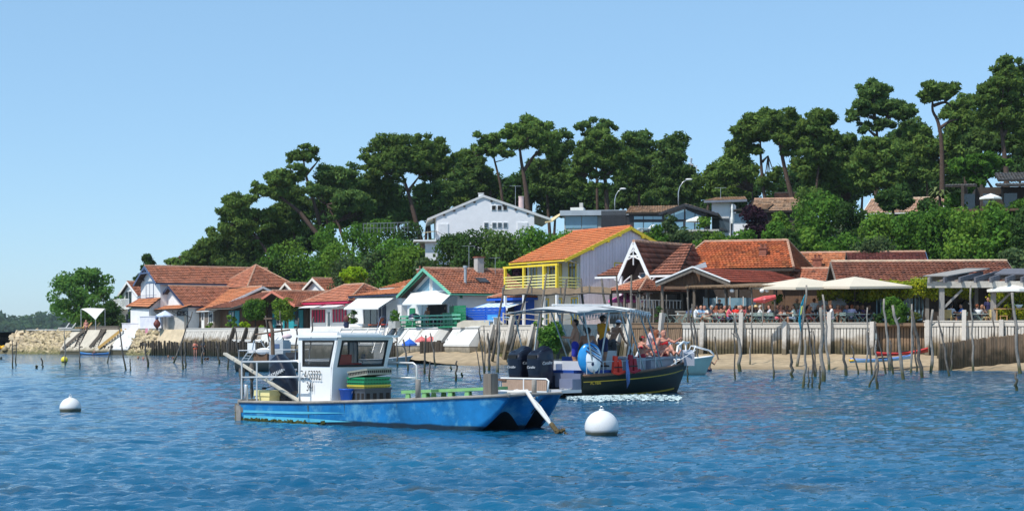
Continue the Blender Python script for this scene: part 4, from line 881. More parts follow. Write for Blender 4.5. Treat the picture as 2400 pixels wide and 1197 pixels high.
pine(775, 208, 540, [[(775, 540), (760, 495), (745, 455)]], [(780, 410, 36, 24), (810, 400, 30, 18), (758, 440, 30, 24), (800, 440, 34, 24), (835, 420, 26, 18), (770, 475, 30, 18), (720, 470, 22, 18), (735, 500, 18, 12)], 'dense pine just right of the umbrella pine', seed=7, mat=L_PINE2)
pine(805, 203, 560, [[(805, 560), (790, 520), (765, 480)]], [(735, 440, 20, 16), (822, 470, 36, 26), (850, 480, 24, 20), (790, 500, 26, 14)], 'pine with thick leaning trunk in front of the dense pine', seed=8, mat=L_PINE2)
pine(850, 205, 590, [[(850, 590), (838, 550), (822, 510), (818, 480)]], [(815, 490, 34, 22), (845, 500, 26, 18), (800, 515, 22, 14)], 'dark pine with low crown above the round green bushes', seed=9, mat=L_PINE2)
pine(975, 208, 520, [[(975, 520), (962, 470), (950, 430), (940, 400)], [(955, 450), (985, 410)]], [(905, 335, 34, 20), (940, 350, 36, 26), (880, 365, 32, 20), (915, 385, 40, 24), (960, 385, 36, 22), (880, 400, 30, 18), (860, 385, 16, 10), (930, 415, 30, 16)], 'tall full pine with a wide dome crown left of the white hillside house', seed=10, r0=.36, maxn=8500)
pine(1005, 212, 520, [[(1005, 520), (1000, 450), (990, 400)]], [(1000, 330, 32, 18), (1015, 350, 26, 20), (985, 365, 34, 22), (1030, 385, 28, 22), (1055, 370, 22, 16), (1045, 400, 26, 20), (1010, 405, 30, 18)], 'pine with bushy crown behind the wide dome pine', seed=11, maxn=7500)
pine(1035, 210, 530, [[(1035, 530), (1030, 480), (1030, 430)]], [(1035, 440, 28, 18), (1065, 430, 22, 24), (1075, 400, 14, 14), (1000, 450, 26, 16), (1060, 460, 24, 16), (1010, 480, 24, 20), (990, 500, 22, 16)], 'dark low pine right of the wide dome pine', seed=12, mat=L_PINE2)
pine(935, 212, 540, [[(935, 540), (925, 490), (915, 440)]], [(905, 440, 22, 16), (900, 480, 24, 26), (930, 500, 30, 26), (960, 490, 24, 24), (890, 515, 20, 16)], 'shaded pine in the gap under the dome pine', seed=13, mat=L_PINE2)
pine(1180, 212, 490, [[(1180, 490), (1172, 430), (1160, 380), (1152, 345)]], [(1140, 320, 30, 14), (1165, 325, 24, 14), (1125, 345, 26, 14), (1155, 350, 30, 14), (1105, 365, 16, 12), (1185, 355, 18, 12)], 'slim pine with layered crown above the white gable peak', seed=14, maxn=5000)
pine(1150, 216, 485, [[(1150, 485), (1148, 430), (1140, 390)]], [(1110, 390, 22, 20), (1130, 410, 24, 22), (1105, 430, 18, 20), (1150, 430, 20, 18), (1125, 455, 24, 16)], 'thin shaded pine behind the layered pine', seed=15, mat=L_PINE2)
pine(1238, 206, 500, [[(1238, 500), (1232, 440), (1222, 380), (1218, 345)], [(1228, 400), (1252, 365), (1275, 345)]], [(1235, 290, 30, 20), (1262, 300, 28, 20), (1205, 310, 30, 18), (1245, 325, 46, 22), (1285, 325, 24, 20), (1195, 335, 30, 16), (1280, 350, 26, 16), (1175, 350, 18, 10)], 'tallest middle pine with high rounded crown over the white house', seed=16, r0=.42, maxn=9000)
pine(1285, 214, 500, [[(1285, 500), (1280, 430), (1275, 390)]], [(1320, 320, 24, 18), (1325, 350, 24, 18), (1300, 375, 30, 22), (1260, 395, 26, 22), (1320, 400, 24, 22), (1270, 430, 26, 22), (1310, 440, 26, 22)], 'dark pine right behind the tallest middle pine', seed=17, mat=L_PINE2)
pine(1400, 214, 495, [[(1400, 495), (1398, 400), (1390, 330)]], [(1405, 290, 40, 12), (1430, 295, 20, 12), (1370, 300, 18, 10), (1395, 310, 34, 12)], 'pine with flat top crown rising behind the round headed pine', seed=18, maxn=4500, mat=L_PINE2)
pine(1423, 204, 500, [[(1423, 500), (1420, 440), (1415, 400), (1412, 370)], [(1418, 420), (1385, 390)], [(1418, 415), (1450, 385)]], [(1410, 330, 40, 22), (1380, 350, 34, 20), (1445, 345, 30, 20), (1400, 370, 50, 22), (1355, 380, 28, 20), (1455, 375, 34, 22), (1370, 410, 34, 18), (1440, 405, 34, 18), (1345, 420, 22, 16), (1400, 430, 30, 14), (1355, 445, 18, 14)], 'big round headed pine behind the flat roofed house', seed=19, r0=.4, maxn=9500)
pine(1500, 210, 500, [[(1500, 500), (1495, 430), (1490, 380)]], [(1490, 325, 32, 20), (1520, 335, 24, 18), (1480, 350, 26, 18), (1515, 365, 32, 22), (1490, 395, 34, 22), (1525, 410, 28, 22), (1480, 430, 28, 20)], 'pine with dark ragged crown right of the round headed pine', seed=20, mat=L_PINE2, maxn=7500)
pine(1580, 208, 505, [[(1580, 505), (1578, 430), (1580, 360)]], [(1560, 335, 22, 18), (1590, 335, 22, 22), (1570, 365, 34, 22), (1595, 390, 28, 24), (1555, 400, 30, 24), (1600, 430, 32, 24), (1560, 440, 34, 24), (1620, 420, 18, 20), (1590, 470, 40, 22), (1625, 455, 18, 20)], 'tall shaggy pine behind the curved street lamp', seed=21, maxn=9000, mat=L_PINE2)
pine(1520, 216, 510, [[(1520, 510), (1515, 470)]], [(1500, 470, 34, 22), (1530, 460, 30, 22), (1465, 465, 26, 18), (1440, 480, 22, 14)], 'low dark pine above the tan roof of the glazed house', seed=22, mat=L_PINE2)
pine(1660, 205, 480, [[(1660, 480), (1665, 440)]], [(1680, 400, 22, 24), (1665, 430, 26, 24), (1700, 430, 26, 26), (1720, 400, 22, 22), (1690, 460, 34, 18), (1735, 440, 26, 26), (1650, 460, 16, 12)], 'bushy young pine left of the white block house', seed=23, mat=L_PINE)
pine(1800, 194, 500, [[(1800, 500), (1790, 450), (1785, 400), (1782, 350), (1782, 325)], [(1786, 380), (1800, 365)]], [(1770, 290, 34, 18), (1800, 275, 34, 18), (1745, 310, 28, 18), (1790, 310, 44, 20), (1725, 330, 20, 16), (1765, 340, 34, 16), (1820, 400, 14, 10), (1800, 430, 18, 22)], 'forked pine at the left of the right hand pine group', seed=24, r0=.3, maxn=8000)
pine(1863, 188, 490, [[(1863, 490), (1850, 440), (1838, 390), (1828, 340), (1822, 310)]], [(1835, 268, 34, 14), (1815, 290, 36, 20), (1860, 285, 34, 18), (1880, 305, 26, 20), (1845, 320, 44, 20), (1885, 335, 26, 20), (1862, 350, 30, 16)], 'pine with long dark leaning trunk behind the pink roof', seed=25, r0=.38, maxn=8500)
pine(1905, 186, 520, [[(1905, 520), (1912, 450), (1920, 380), (1930, 320)], [(1922, 350), (1945, 320)]], [(1925, 275, 36, 18), (1945, 268, 20, 10), (1905, 300, 30, 18), (1935, 310, 30, 18), (1955, 335, 30, 16), (1900, 350, 26, 22), (1940, 365, 34, 20), (1890, 390, 28, 22)], 'pine with yellow green top left of the tallest right pine', seed=26, maxn=8500)
pine(1925, 190, 520, [[(1925, 520), (1935, 440)]], [(1915, 420, 34, 24), (1955, 400, 36, 22), (1940, 440, 36, 26), (1990, 425, 32, 24), (1900, 455, 28, 22)], 'low spreading pine in the middle of the right hand slope', seed=27, maxn=6500)
pine(2052, 186, 510, [[(2052, 510), (2054, 420), (2056, 330), (2052, 280)], [(2055, 300), (2085, 270), (2105, 260)], [(2054, 320), (2030, 300)]], [(2040, 205, 32, 18), (2060, 210, 26, 18), (2035, 235, 36, 20), (2015, 260, 30, 16), (2065, 250, 28, 16), (2105, 255, 36, 20), (2130, 270, 26, 16), (2020, 300, 22, 12), (2075, 285, 30, 16), (2000, 275, 16, 10)], 'tall pine with stacked crown standing clear above the others', seed=28, r0=.34, maxn=9000, mat=L_PINE2)
pine(2075, 176, 520, [[(2075, 520), (2080, 450), (2070, 390)]], [(2050, 340, 34, 18), (2085, 345, 36, 20), (2030, 370, 36, 22), (2075, 380, 44, 24), (2105, 375, 32, 22), (2040, 410, 36, 24), (2085, 420, 40, 24), (2110, 400, 28, 22), (2010, 400, 26, 20)], 'wide olive green pine above the pale pink roof', seed=29, maxn=9500)
pine(2208, 178, 470, [[(2208, 470), (2208, 400), (2206, 330), (2198, 285), (2186, 260), (2186, 235)], [(2204, 300), (2225, 285), (2245, 280)], [(2188, 248), (2215, 240), (2230, 250)]], [(2195, 207, 34, 14), (2215, 212, 26, 14), (2170, 228, 20, 12), (2195, 222, 36, 12), (2240, 205, 10, 8)], 'slender umbrella pine with bare S curved trunk', seed=30, r0=.34, maxn=4600)
pine(2175, 186, 480, [[(2175, 480), (2170, 400)]], [(2150, 320, 32, 20), (2175, 345, 34, 24), (2140, 360, 34, 24), (2170, 390, 36, 26), (2225, 350, 26, 24), (2240, 380, 26, 24), (2230, 410, 24, 18)], 'pine filling the gap behind the bare curved trunk', seed=31, maxn=7500, mat=L_PINE)
pine(2265, 184, 470, [[(2265, 470), (2260, 380), (2255, 320)]], [(2260, 245, 30, 22), (2235, 270, 26, 20), (2270, 280, 36, 24), (2250, 310, 34, 24), (2280, 330, 30, 24), (2255, 350, 30, 22)], 'pine just right of the slender umbrella pine', seed=32, maxn=7500)
pine(2360, 172, 470, [[(2360, 470), (2358, 400), (2350, 330), (2345, 280)], [(2350, 320), (2370, 290)]], [(2370, 150, 26, 18), (2345, 165, 26, 16), (2385, 175, 26, 20), (2350, 195, 46, 22), (2320, 205, 28, 18), (2385, 215, 30, 22), (2330, 240, 44, 24), (2375, 250, 36, 24), (2310, 270, 30, 22), (2350, 285, 40, 22), (2390, 290, 26, 24)], 'tallest pine at the right edge of the photo', seed=33, r0=.42, maxn=11000)
pine(2300, 178, 470, [[(2300, 470), (2305, 400)]], [(2290, 330, 30, 24), (2325, 330, 34, 22), (2360, 335, 34, 20), (2390, 345, 26, 20), (2300, 360, 30, 16)], 'low pine under the tallest right edge pine', seed=34, maxn=6000, mat=L_PINE2)
pine(2480, 172, 470, [[(2480, 470), (2470, 300)]], [(2440, 180, 40, 30), (2480, 200, 50, 36), (2440, 250, 40, 36), (2490, 280, 50, 40), (2430, 310, 34, 30)], 'pine cut off by the right edge of the photo', seed=35, maxn=5000)
pine(2345, 158, 450, [[(2345, 470), (2328, 445), (2312, 420)]], [(2270, 385, 44, 16), (2310, 375, 40, 16), (2345, 385, 26, 14), (2250, 400, 26, 14), (2300, 400, 40, 14), (2285, 425, 24, 16)], 'flat dark pine spreading in front of the chalet', seed=36, maxn=8000, mat=L_BUSH)
pine(2095, 162, 520, [[(2095, 520), (2092, 480)]], [(2105, 455, 22, 24), (2075, 470, 20, 20), (2095, 480, 28, 14), (2120, 470, 14, 16)], 'dark round oak before the pale pink roof', seed=37, maxn=4500, mat=L_DARK, name='oak_tree')
for i, (px, D, yb, cl, lb) in enumerate([(690, 209, 560, [(680, 450, 34, 22), (700, 480, 36, 26), (665, 490, 26, 24), (640, 545, 30, 22), (690, 520, 34, 24)], 'full pine filling the slope between the two leaning trunks'), (880, 211, 560, [(860, 430, 30, 24), (880, 455, 34, 26), (855, 470, 30, 26), (845, 440, 22, 20)], 'full pine left of the wide dome pine'), (560, 211, 640, [(540, 570, 34, 24), (575, 590, 34, 24), (545, 610, 36, 22), (595, 620, 30, 18)], 'spreading pine low on the left slope'), (1120, 219, 500, [(1090, 380, 26, 24), (1085, 420, 24, 26), (1075, 460, 26, 26), (1100, 470, 26, 20)], 'slim pine left of the white gable peak'), (1990, 192, 520, [(1985, 340, 30, 24), (1960, 370, 30, 24), (1995, 385, 34, 26), (1970, 425, 36, 26)], 'full pine between the yellow green top and the stacked crown'), (1765, 200, 500, [(1735, 360, 30, 26), (1715, 385, 26, 24), (1740, 400, 30, 24), (1700, 410, 24, 22)], 'full pine behind the forked pine'), (2140, 190, 500, [(2120, 310, 30, 24), (2145, 300, 30, 22), (2150, 400, 34, 26), (2130, 430, 34, 26)], 'full pine right of the stacked crown')]):
 pine(px, D, yb, [[(px, yb), (px - 2, yb - 50)]], cl, lb, seed=90 + i, maxn=6000, mat=L_PINE if i % 2 else L_PINE2)
for i, (px, py, rx, ry) in enumerate([(650, 560, 40, 30), (720, 555, 40, 30), (860, 500, 34, 34), (1000, 470, 40, 40), (1090, 440, 30, 50), (1170, 450, 34, 34), (1210, 450, 30, 40), (1340, 450, 34, 40), (1400, 465, 44, 26), (1460, 440, 30, 40), (1550, 470, 40, 34), (1640, 480, 40, 26), (1700, 470, 40, 30), (1850, 440, 40, 50), (1960, 460, 40, 40), (2000, 360, 24, 30), (2140, 430, 40, 40), (2200, 420, 34, 40), (2260, 440, 40, 34), (2390, 380, 40, 34), (780, 490, 34, 34), (830, 480, 30, 30), (925, 470, 30, 34), (1245, 430, 34, 34), (1300, 470, 34, 30), (1490, 430, 34, 40), (1615, 440, 26, 30), (1745, 440, 30, 34), (1900, 420, 36, 36), (2020, 420, 40, 36), (2105, 340, 30, 34), (2240, 330, 34, 34), (2310, 300, 34, 34), (560, 600, 40, 24), (480, 620, 34, 18)]):
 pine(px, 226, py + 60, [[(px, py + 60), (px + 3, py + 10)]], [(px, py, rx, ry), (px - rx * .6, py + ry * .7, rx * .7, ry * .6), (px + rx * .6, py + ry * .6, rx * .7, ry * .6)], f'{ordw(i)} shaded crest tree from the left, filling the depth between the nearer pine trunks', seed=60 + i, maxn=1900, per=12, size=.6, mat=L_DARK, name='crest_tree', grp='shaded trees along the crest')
e = pine(343, 208, 660, [[(343, 660), (344, 630), (346, 600)]], [(346, 604, 8, 10), (343, 620, 12, 10), (340, 640, 13, 10), (330, 660, 10, 8)], 'narrow dark conifer behind the tall white house', seed=50, mat=L_DARK, maxn=1600, name='conifer', r0=.12)
def broad():
 px, D = 195, 206; sc = D / F; b = W(px, 765, D); e = thing('broadleaf_tree', 'large rounded leafy tree on the left point beside the small villa', 'tree', b)
 rg = random.Random(5); B = []
 for i in range(95):
  a = rg.uniform(0, 6.28); t = rg.random(); q = rg.random() ** .5
  prof = math.sin(math.pi * (0.12 + .80 * t)) ** .6
  x = 82 * q * prof * math.cos(a) * sc + (6 if t < .5 else -2) * sc; y = 78 * q * prof * math.sin(a) * sc; z = (10 + 118 * t) * sc; r = rg.uniform(.55, 1.0)
  B.append((x, y, z, r * 1.1, r, r * .8))
 m = MB(); m.tube([(0, 0, -.5), (.1, 0, 1.2), (.3, .1, 2.6)], [.35, .28, .2], 8)
 for b_ in B[:26]: m.tube([(.2, 0, 1.4), (b_[0] * .5, b_[1] * .5, b_[2] * .55 + .5), b_[:3]], [.14, .08, .03], 5)
 m.build('trunk', BARKD, e); V, Fq, T = leaves(B, 30, .36, 5, maxn=9000); link('crown', npmesh('crown', V, Fq, L_DECID, T), e)
broad()
bush(262, 768, 199, 54, 62, 'dark dense evergreen beside the white sail awning', L_DARK, name='evergreen_bush', maxn=3500)
bush(290, 772, 197, 34, 34, 'pale green oleander in front of the villa balcony', L_OLIVE, name='oleander')
bush(315, 760, 199, 30, 40, 'dark shrub under the villa balcony', L_DARK, name='shrub')
bush(598, 778, 173, 66, 78, 'round clipped tree with dark green crown by the brown cabin', L_BUSH, name='clipped_tree', cat='tree', trunk=.36, size=.2, per=55, maxn=4000)
bush(668, 778, 169, 62, 80, 'round clipped tree with yellow green crown before the teal shutters', L_LIGHT, name='clipped_tree', cat='tree', trunk=.34, size=.2, per=55, maxn=4000, yellow=.15)
bush(541, 772, 176, 28, 38, 'pale leafy shrub in front of the timber cabin', L_LIGHT, name='shrub', maxn=1200)
bush(571, 774, 175, 34, 20, 'lime green low bush on the wharf wall', L_LIME, name='low_bush', maxn=1200)
bush(491, 772, 180, 18, 18, 'small green plant by the cabin door', L_LIGHT, name='potted_plant', maxn=500)
bush(612, 775, 172, 34, 14, 'low green plants under the round clipped tree', L_LIGHT, name='low_bush', maxn=800)
bush(828, 768, 156, 30, 42, 'round potted shrub beside the first awning', L_BUSH, name='potted_shrub', trunk=.2, size=.16, per=60, maxn=1800)
bush(925, 762, 145, 36, 36, 'rounded shrub in a trough before the navy doors', L_BUSH, name='potted_shrub', size=.16, per=60, maxn=1800, trunk=.15)
bush(830, 668, 175, 62, 42, 'lime green young tree glowing behind the red roofs', L_LIME, name='lime_tree', cat='tree', maxn=3000, size=.3)
HB = [(690, 620, 192, 110, 60, L_LIGHT, 'light green rounded bush mass left on the slope'), (760, 600, 194, 90, 60, L_BUSH, 'green rounded bush under the leaning pines'), (840, 610, 192, 100, 90, L_BUSH, 'large mid green bush left of the hill fence'), (720, 650, 186, 120, 56, L_BUSH, 'broad bush behind the hipped roof'), (660, 660, 188, 90, 60, L_DARK, 'dark bush at the corner of the hipped roof'), (900, 590, 190, 90, 80, L_BUSH, 'bush right below the hill fence'), (955, 600, 188, 90, 90, L_DARK, 'dark bush at the balcony of the white house'), (810, 650, 184, 90, 50, L_OLIVE, 'grey green willow like bush behind the chimneys'), (880, 640, 182, 90, 60, L_OLIVE, 'olive grey bush above the awning houses'), (960, 632, 178, 90, 46, L_LIGHT, 'light green hedge above the plain orange roof'), (1010, 600, 177, 50, 40, L_LIGHT, 'yellowish bush below the white house balcony'), (770, 560, 196, 80, 40, L_BUSH, 'bush beneath the thick leaning trunk'), (870, 560, 196, 70, 40, L_LIGHT, 'light bush right under the hill fence'),
  (1060, 636, 166, 90, 80, L_DARK, 'dark hedge left end below the white house'), (1120, 640, 164, 110, 100, L_DARK, 'dark hedge middle below the white house'), (1190, 636, 162, 110, 110, L_PINE2, 'dark hedge below the white gable windows'), (1260, 620, 160, 120, 110, L_BUSH, 'thick green hedge behind the yellow house roof'), (1340, 600, 160, 110, 84, L_BUSH, 'green hedge top right behind the orange roof'), (1215, 660, 150, 60, 40, L_PLUM, 'purplish shrub beside the yellow balcony'), (1180, 655, 150, 60, 44, L_BUSH, 'small bush behind the skylight roof'),
  (1540, 575, 150, 70, 50, L_BUSH, 'bush left of the hill terrace above the big roof'), (1570, 560, 155, 50, 60, L_OLIVE, 'slim grey green tree before the glazed house'), (1610, 575, 152, 80, 46, L_OLIVE, 'grey green bushes below the hill parasol'), (1650, 555, 160, 46, 50, L_LIGHT, 'light tree beside the hill parasol'), (1690, 580, 150, 90, 40, L_LIGHT, 'light green bush right below the hill terrace'), (1770, 545, 158, 76, 76, L_PLUM, 'dark plum red tree below the white block house'), (1745, 580, 150, 90, 46, L_BUSH, 'bush under the plum red tree'), (1815, 590, 146, 70, 70, L_BUSH, 'clipped cypress hedge left above the chimney'), (1850, 600, 142, 60, 66, L_DARK, 'dark clipped hedge above the chimney'), (1890, 590, 145, 70, 60, L_LIGHT, 'light green bush above the orange roof'),
  (1920, 555, 158, 130, 120, L_BUSH, 'big rounded oak in the middle of the right slope'), (1900, 500, 166, 90, 70, L_PINE, 'olive green round tree under the leaning trunk'), (1990, 560, 156, 100, 90, L_DARK, 'dark tree left of the pink roof'), (1980, 590, 148, 110, 50, L_BUSH, 'bush above the plum roof'), (2060, 580, 150, 110, 84, L_LIGHT, 'light green feathery bush below the pink roof'), (2050, 600, 144, 120, 46, L_OLIVE, 'olive bush low above the plum roof'), (2140, 590, 148, 110, 100, L_BUSH, 'green bush right of the feathery bush'), (2200, 590, 146, 120, 110, L_BUSH, 'large bush behind the long lichen roof'), (2270, 600, 142, 120, 120, L_LIGHT, 'bright leafy bush on the right slope'), (2340, 600, 140, 110, 120, L_BUSH, 'bush below the chalet deck'), (2400, 600, 138, 90, 120, L_DARK, 'dark bush at the right edge of the slope'), (2240, 510, 152, 80, 60, L_BUSH, 'bush beneath the flat dark pine'), (2320, 520, 148, 90, 50, L_LIGHT, 'light bush below the chalet parasol'), (2390, 520, 148, 80, 60, L_BUSH, 'bush at the right end of the chalet deck'), (2180, 520, 158, 90, 60, L_DARK, 'dark bush right of the pink roof'), (2380, 625, 128, 90, 50, L_OLIVE, 'olive shrub beside the long roof gable'), (1830, 540, 158, 60, 50, L_LIGHT, 'pale flowering bush under the pine trunks'), (640, 640, 190, 80, 70, L_BUSH, 'mid green bush above the hipped roof peak'), (790, 630, 188, 80, 70, L_LIGHT, 'fresh green bush above the ochre roof'), (930, 620, 182, 90, 56, L_BUSH, 'bush left of the light green hedge'), (1000, 640, 172, 70, 40, L_OLIVE, 'olive bush above the green gable'), (610, 650, 192, 80, 50, L_DARK, 'dark bush behind the long red roof'), (560, 655, 195, 80, 44, L_DARK, 'dark shrub above the middle of the long red roof'), (1640, 590, 146, 70, 30, L_BUSH, 'low bush above the big red roof'), (1500, 585, 152, 70, 40, L_BUSH, 'bush between yellow house and glazed house')]
for (px, yb, D, w_, h_, mt, lb) in HB:
 if px < 740: D = max(D, 205)
 if 'hedge' in lb and px < 1400: h_ += 10 if px < 1230 else -22; w_ += 36
 bush(px, yb, D, w_, h_, lb, mt, size=.30, per=26 if 'hedge' not in lb else 44, maxn=4200 if 'hedge' not in lb else 9500, puffs=None if 'hedge' not in lb else 80, name='hillside_bush', grp='bushes on the hillside')
b = W(2202, 500, 155); e = thing('palm_tree', 'small palm tree right of the pale pink roof', 'tree', b); zt = WZ(455, 155) - b.z
MB().tube([(0, 0, -.5), (.05, 0, zt * .5), (0, 0, zt)], [.16, .13, .12], 7).build('trunk', BARK, e)
m = MB()
for i in range(26):
 a = i * 2.4; r = 1.2; el = random.uniform(-.3, .9); d = Vector((math.cos(a), math.sin(a), 0)); s_ = Vector((-d.y, d.x, 0)) * .16
 p0 = Vector((0, 0, zt)); p1 = p0 + d * r * .6 + Vector((0, 0, el * .7)); p2 = p0 + d * r + Vector((0, 0, el * .5 - .35)); m.add([p0, p1 + s_, p2, p1 - s_], [(0, 1, 2, 3)])
m.build('crown', M('palm_leaf', (.10, .13, .03), .6), e)
def under():
 rg = np.random.RandomState(4); n = 45000
 px = rg.uniform(380, 2500, n); s = rg.uniform(17, 66, n); D = np.interp(px, [a for a, b in SHORE], [b for a, b in SHORE]) + s
 X = (px - CX) * D / F; Z = terr(X, D); c = np.stack([X, D, Z + rg.rand(n) * 1.3 * (.4 + .6 * np.sin(X * .9) ** 2)], 1)
 nr = rg.normal(size=(n, 3)); nr[:, 2] += .7; nr /= np.linalg.norm(nr, axis=1)[:, None]; u = np.cross(nr, rg.normal(size=(n, 3))); u /= np.linalg.norm(u, axis=1)[:, None]; v = np.cross(nr, u); q = .2 + .2 * rg.rand(n, 1)
 V = np.stack([c - u * q, c + v * q * .6, c + u * q, c - v * q * .6], 1).reshape(-1, 3); g = .7 + .6 * rg.rand(n, 1)
 o = link('undergrowth', npmesh('undergrowth', V, np.arange(4 * n).reshape(-1, 4), L_PINE, np.repeat(np.concatenate([g, g, g], 1), 4, 0))); tag(o, 'green undergrowth covering the slope between the bushes', 'undergrowth', kind='stuff')
under()
def far():
 rg = np.random.RandomState(9); P = []
 blobs = []
 for i in range(420):
  D = rg.uniform(1500, 1900); px = rg.uniform(-500, 420); t = rg.rand(); top = WZ(np.interp(px, [-500, 0, 200, 420], [725, 732, 735, 752]) + 3 * math.sin(px * .05), D)
  r = rg.uniform(5, 10); blobs.append((WX(px, D), D, (top - r) * t + r * .2, r * 1.3, r, r * .9))
 V, Fq, T = leaves(blobs, .16, 5.0, 2, maxn=26000, tone=.4)
 o = link('far_wood', npmesh('far_wood', V, Fq, leafmat('far_leaves', (.07, .14, .06)), T)); tag(o, 'wooded far shore across the water', 'wood', kind='stuff')
 m = MB(); m.slab([(WX(-700, 1950), 1950, -2), (WX(480, 1950), 1950, -2), (WX(480, 1950), 1950, 20), (WX(-700, 1950), 1950, 24)], (0, 60, 0)); m.slab([(WX(-900, 1480), 1480, -1), (WX(450, 1480), 1480, -1), (WX(440, 1900), 1900, 2), (WX(-900, 1900), 1900, 2)], (0, 0, -3)); o = m.build('far_shore', EARTH); o['kind'] = 'structure'
far()
PLANK = M('weathered_planks', (.60, .555, .49), .9, .2, 5, rnd=.14, stretch=(6, 6, .8), tide=[(1.6, 2.1, (.22, .155, .085)), (1.2, 1.75, (.06, .052, .025))])
PLANKB = M('brown_planks', (.24, .155, .095), .9, .25, 5, rnd=.16, stretch=(6, 6, .8), tide=[(1.0, 1.7, (.055, .045, .022))])
PLANKD = M('dark_wet_planks', (.105, .085, .062), .85, .3, 5, rnd=.2, stretch=(6, 6, .8), tide=[(.2, .9, (.030, .032, .014))])
POSTM = M('weathered_post', (.52, .48, .43), .9, .2, 5, rnd=.1, stretch=(6, 6, .8), tide=[(1.2, 1.9, (.12, .09, .05))])
PILE = M('dark_pile', (.058, .047, .036), .9, .35, 5, rnd=.25, tide=[(.25, .8, (.028, .030, .014))])
STONE = M('rubble_stone', (.42, .34, .23), .95, .35, 3, tint=True, tide=[(.15, .8, (.12, .12, .045))])
TANC = M('tan_concrete', (.56, .45, .30), .9, .2, 1.5, tide=[(.3, .9, (.14, .12, .06))])
LADW = M('grey_ladder_wood', (.16, .13, .10), .9, .25, 5); LADY = M('yellow_ladder_wood', (.55, .33, .10), .8, .2, 5)
def quay(px0, px1, off=0.0):
 """local frame on the quay line: x to the right along the wall, -y towards the water"""
 a = Vector((WX(px0, shoreD(px0)), shoreD(px0), 0)); b = Vector((WX(px1, shoreD(px1)), shoreD(px1), 0)); d = b - a
 return a, math.atan2(d.y, d.x), d.length, lambda px: (Vector((WX(px, 1), 1, 0)), )
def qx(a, rz, px):
 ux = Vector((math.cos(rz), math.sin(rz))); k = px - CX; return (k * a.y - F * a.x) / (F * ux.x - k * ux.y)
def plankwall(name, label, px0, px1, step, mat, posts=(), ztop=None, zbot=-.4, batter=.25, cap=True, tall=(), postm=POSTM, rail=True, back=0.0, wave=0):
 a, rz, L, _ = quay(px0, px1); e = thing(name, label, 'wall', a, rz); zt = (ztop if ztop is not None else TER + .1)
 n = max(2, round(L / step)); H = zt - zbot; ang = math.atan2(batter, H)
 MB().slab([(0, back + .06, zt - .3), (L, back + .06, zt - .3), (L, back + .06 - batter, zbot), (0, back + .06 - batter, zbot)], (0, .12, 0)).build('backing', DARK, e)
 for i in range(n):
  x = (i + .5) * L / n; dz = random.uniform(-.02, .02) + (wave * math.sin(i * 1.7) if wave else 0)
  cube('plank', e, mat, (x + random.uniform(-.008, .008), back - batter / 2 + random.uniform(-.012, .012), (zt - .22 + zbot) / 2 + dz), (L / n * random.uniform(.73, .82), .05, H - .22), 0, -ang)
 if rail: cube('top_rail', e, mat, (L / 2, back - .05, zt - .11), (L, .09, .3))
 if cap: cube('cap_board', e, mat, (L / 2, back + .02, zt + .065), (L + .1, .32, .06))
 for px in posts:
  x = qx(a, rz, px); t = .75 if px in tall else .12
  MB().beam((x, back - .12, zt + t), (x, back - batter - .42, zbot), .32, .26, up=(1, 0, 0)).build('post', postm, e)
 return e
plankwall('timber_quay_wall', 'long pale plank quay wall below the busy restaurant terrace', 1600, 2052, .205, PLANK, (1647, 1738, 1840, 1944, 2044), tall=(1738, 1944))
plankwall('timber_quay_wall', 'pale plank quay wall under the pergola at the right edge', 2166, 2470, .20, PLANK, (2174, 2260, 2347, 2440), tall=(2260,), ztop=TER + .2)
plankwall('recessed_plank_wall', 'darker brown plank wall set back between the two pale quay walls', 2052, 2166, .19, PLANKB, (), ztop=TER + .12, back=.6, cap=False)
plankwall('brown_plank_fence', 'short warm brown plank fence behind the bow of the tour boat', 1478, 1600, .19, PLANKB, (1481, 1556), ztop=TER + .12, tall=(1481, 1556))
plankwall('leaning_plank_wall', 'leaning plank quay wall with slanting posts behind the canopy of the tour boat', 1128, 1478, .175, PLANK, (1160, 1205, 1255, 1305, 1360, 1415, 1460), ztop=TER + .05, batter=.75, tall=(1205,))
a, rz, L, _ = quay(1128, 1420); e = thing('tide_board_wall', 'low row of mossy boards at the foot of the leaning plank wall', 'wall', a + Vector((.3, -1.5, 0)), rz)
MOSS = M('mossy_boards', (.20, .19, .07), .95, .3, 5, rnd=.2)
for i in range(70): cube('board', e, MOSS, ((i + .5) * L / 70, 0, .35), (L / 70 * .86, .06, 1.0))
cube('rail', e, PLANKB, (L / 2, -.06, .9), (L, .1, .16))
p0, p1 = W(2200, 850, 100.5), W(2450, 800, 104.5); p0.z = p1.z = 0; d = p1 - p0; n = 46
e = thing('timber_groyne', 'dark weathered plank groyne crossing the sand at the lower right', 'groyne', p0, math.atan2(d.y, d.x)); L = d.length
GROY = M('groyne_planks', (.26, .175, .11), .9, .3, 5, rnd=.25, stretch=(6, 6, .8), tide=[(.6, 1.6, (.04, .034, .018))])
for i in range(n):
 zt = 1.6 + .75 * min(1, i / n) + random.uniform(-.04, .04); cube('plank', e, GROY, ((i + .5) * L / n, random.uniform(-.02, .02), (zt - .5) / 2), (L / n * .8, .09, zt + .5))
cube('waling', e, GROY, (L / 2, .1, .8), (L, .12, .18))
e = thing('pile_groyne', 'row of thick dark round piles standing on the small beach', 'groyne', (WX(1048, 135), 135, 0))
pm = MB().lathe([(.5, 0), (.47, .5), (.5, .9), (.46, 1)], 9).mesh('pile', PILE)
TOPS = [800, 800, 800, 800, 800, 800, 797, 802, 800, 794, 795, 792, 794, 790, 796, 786, 794, 791]
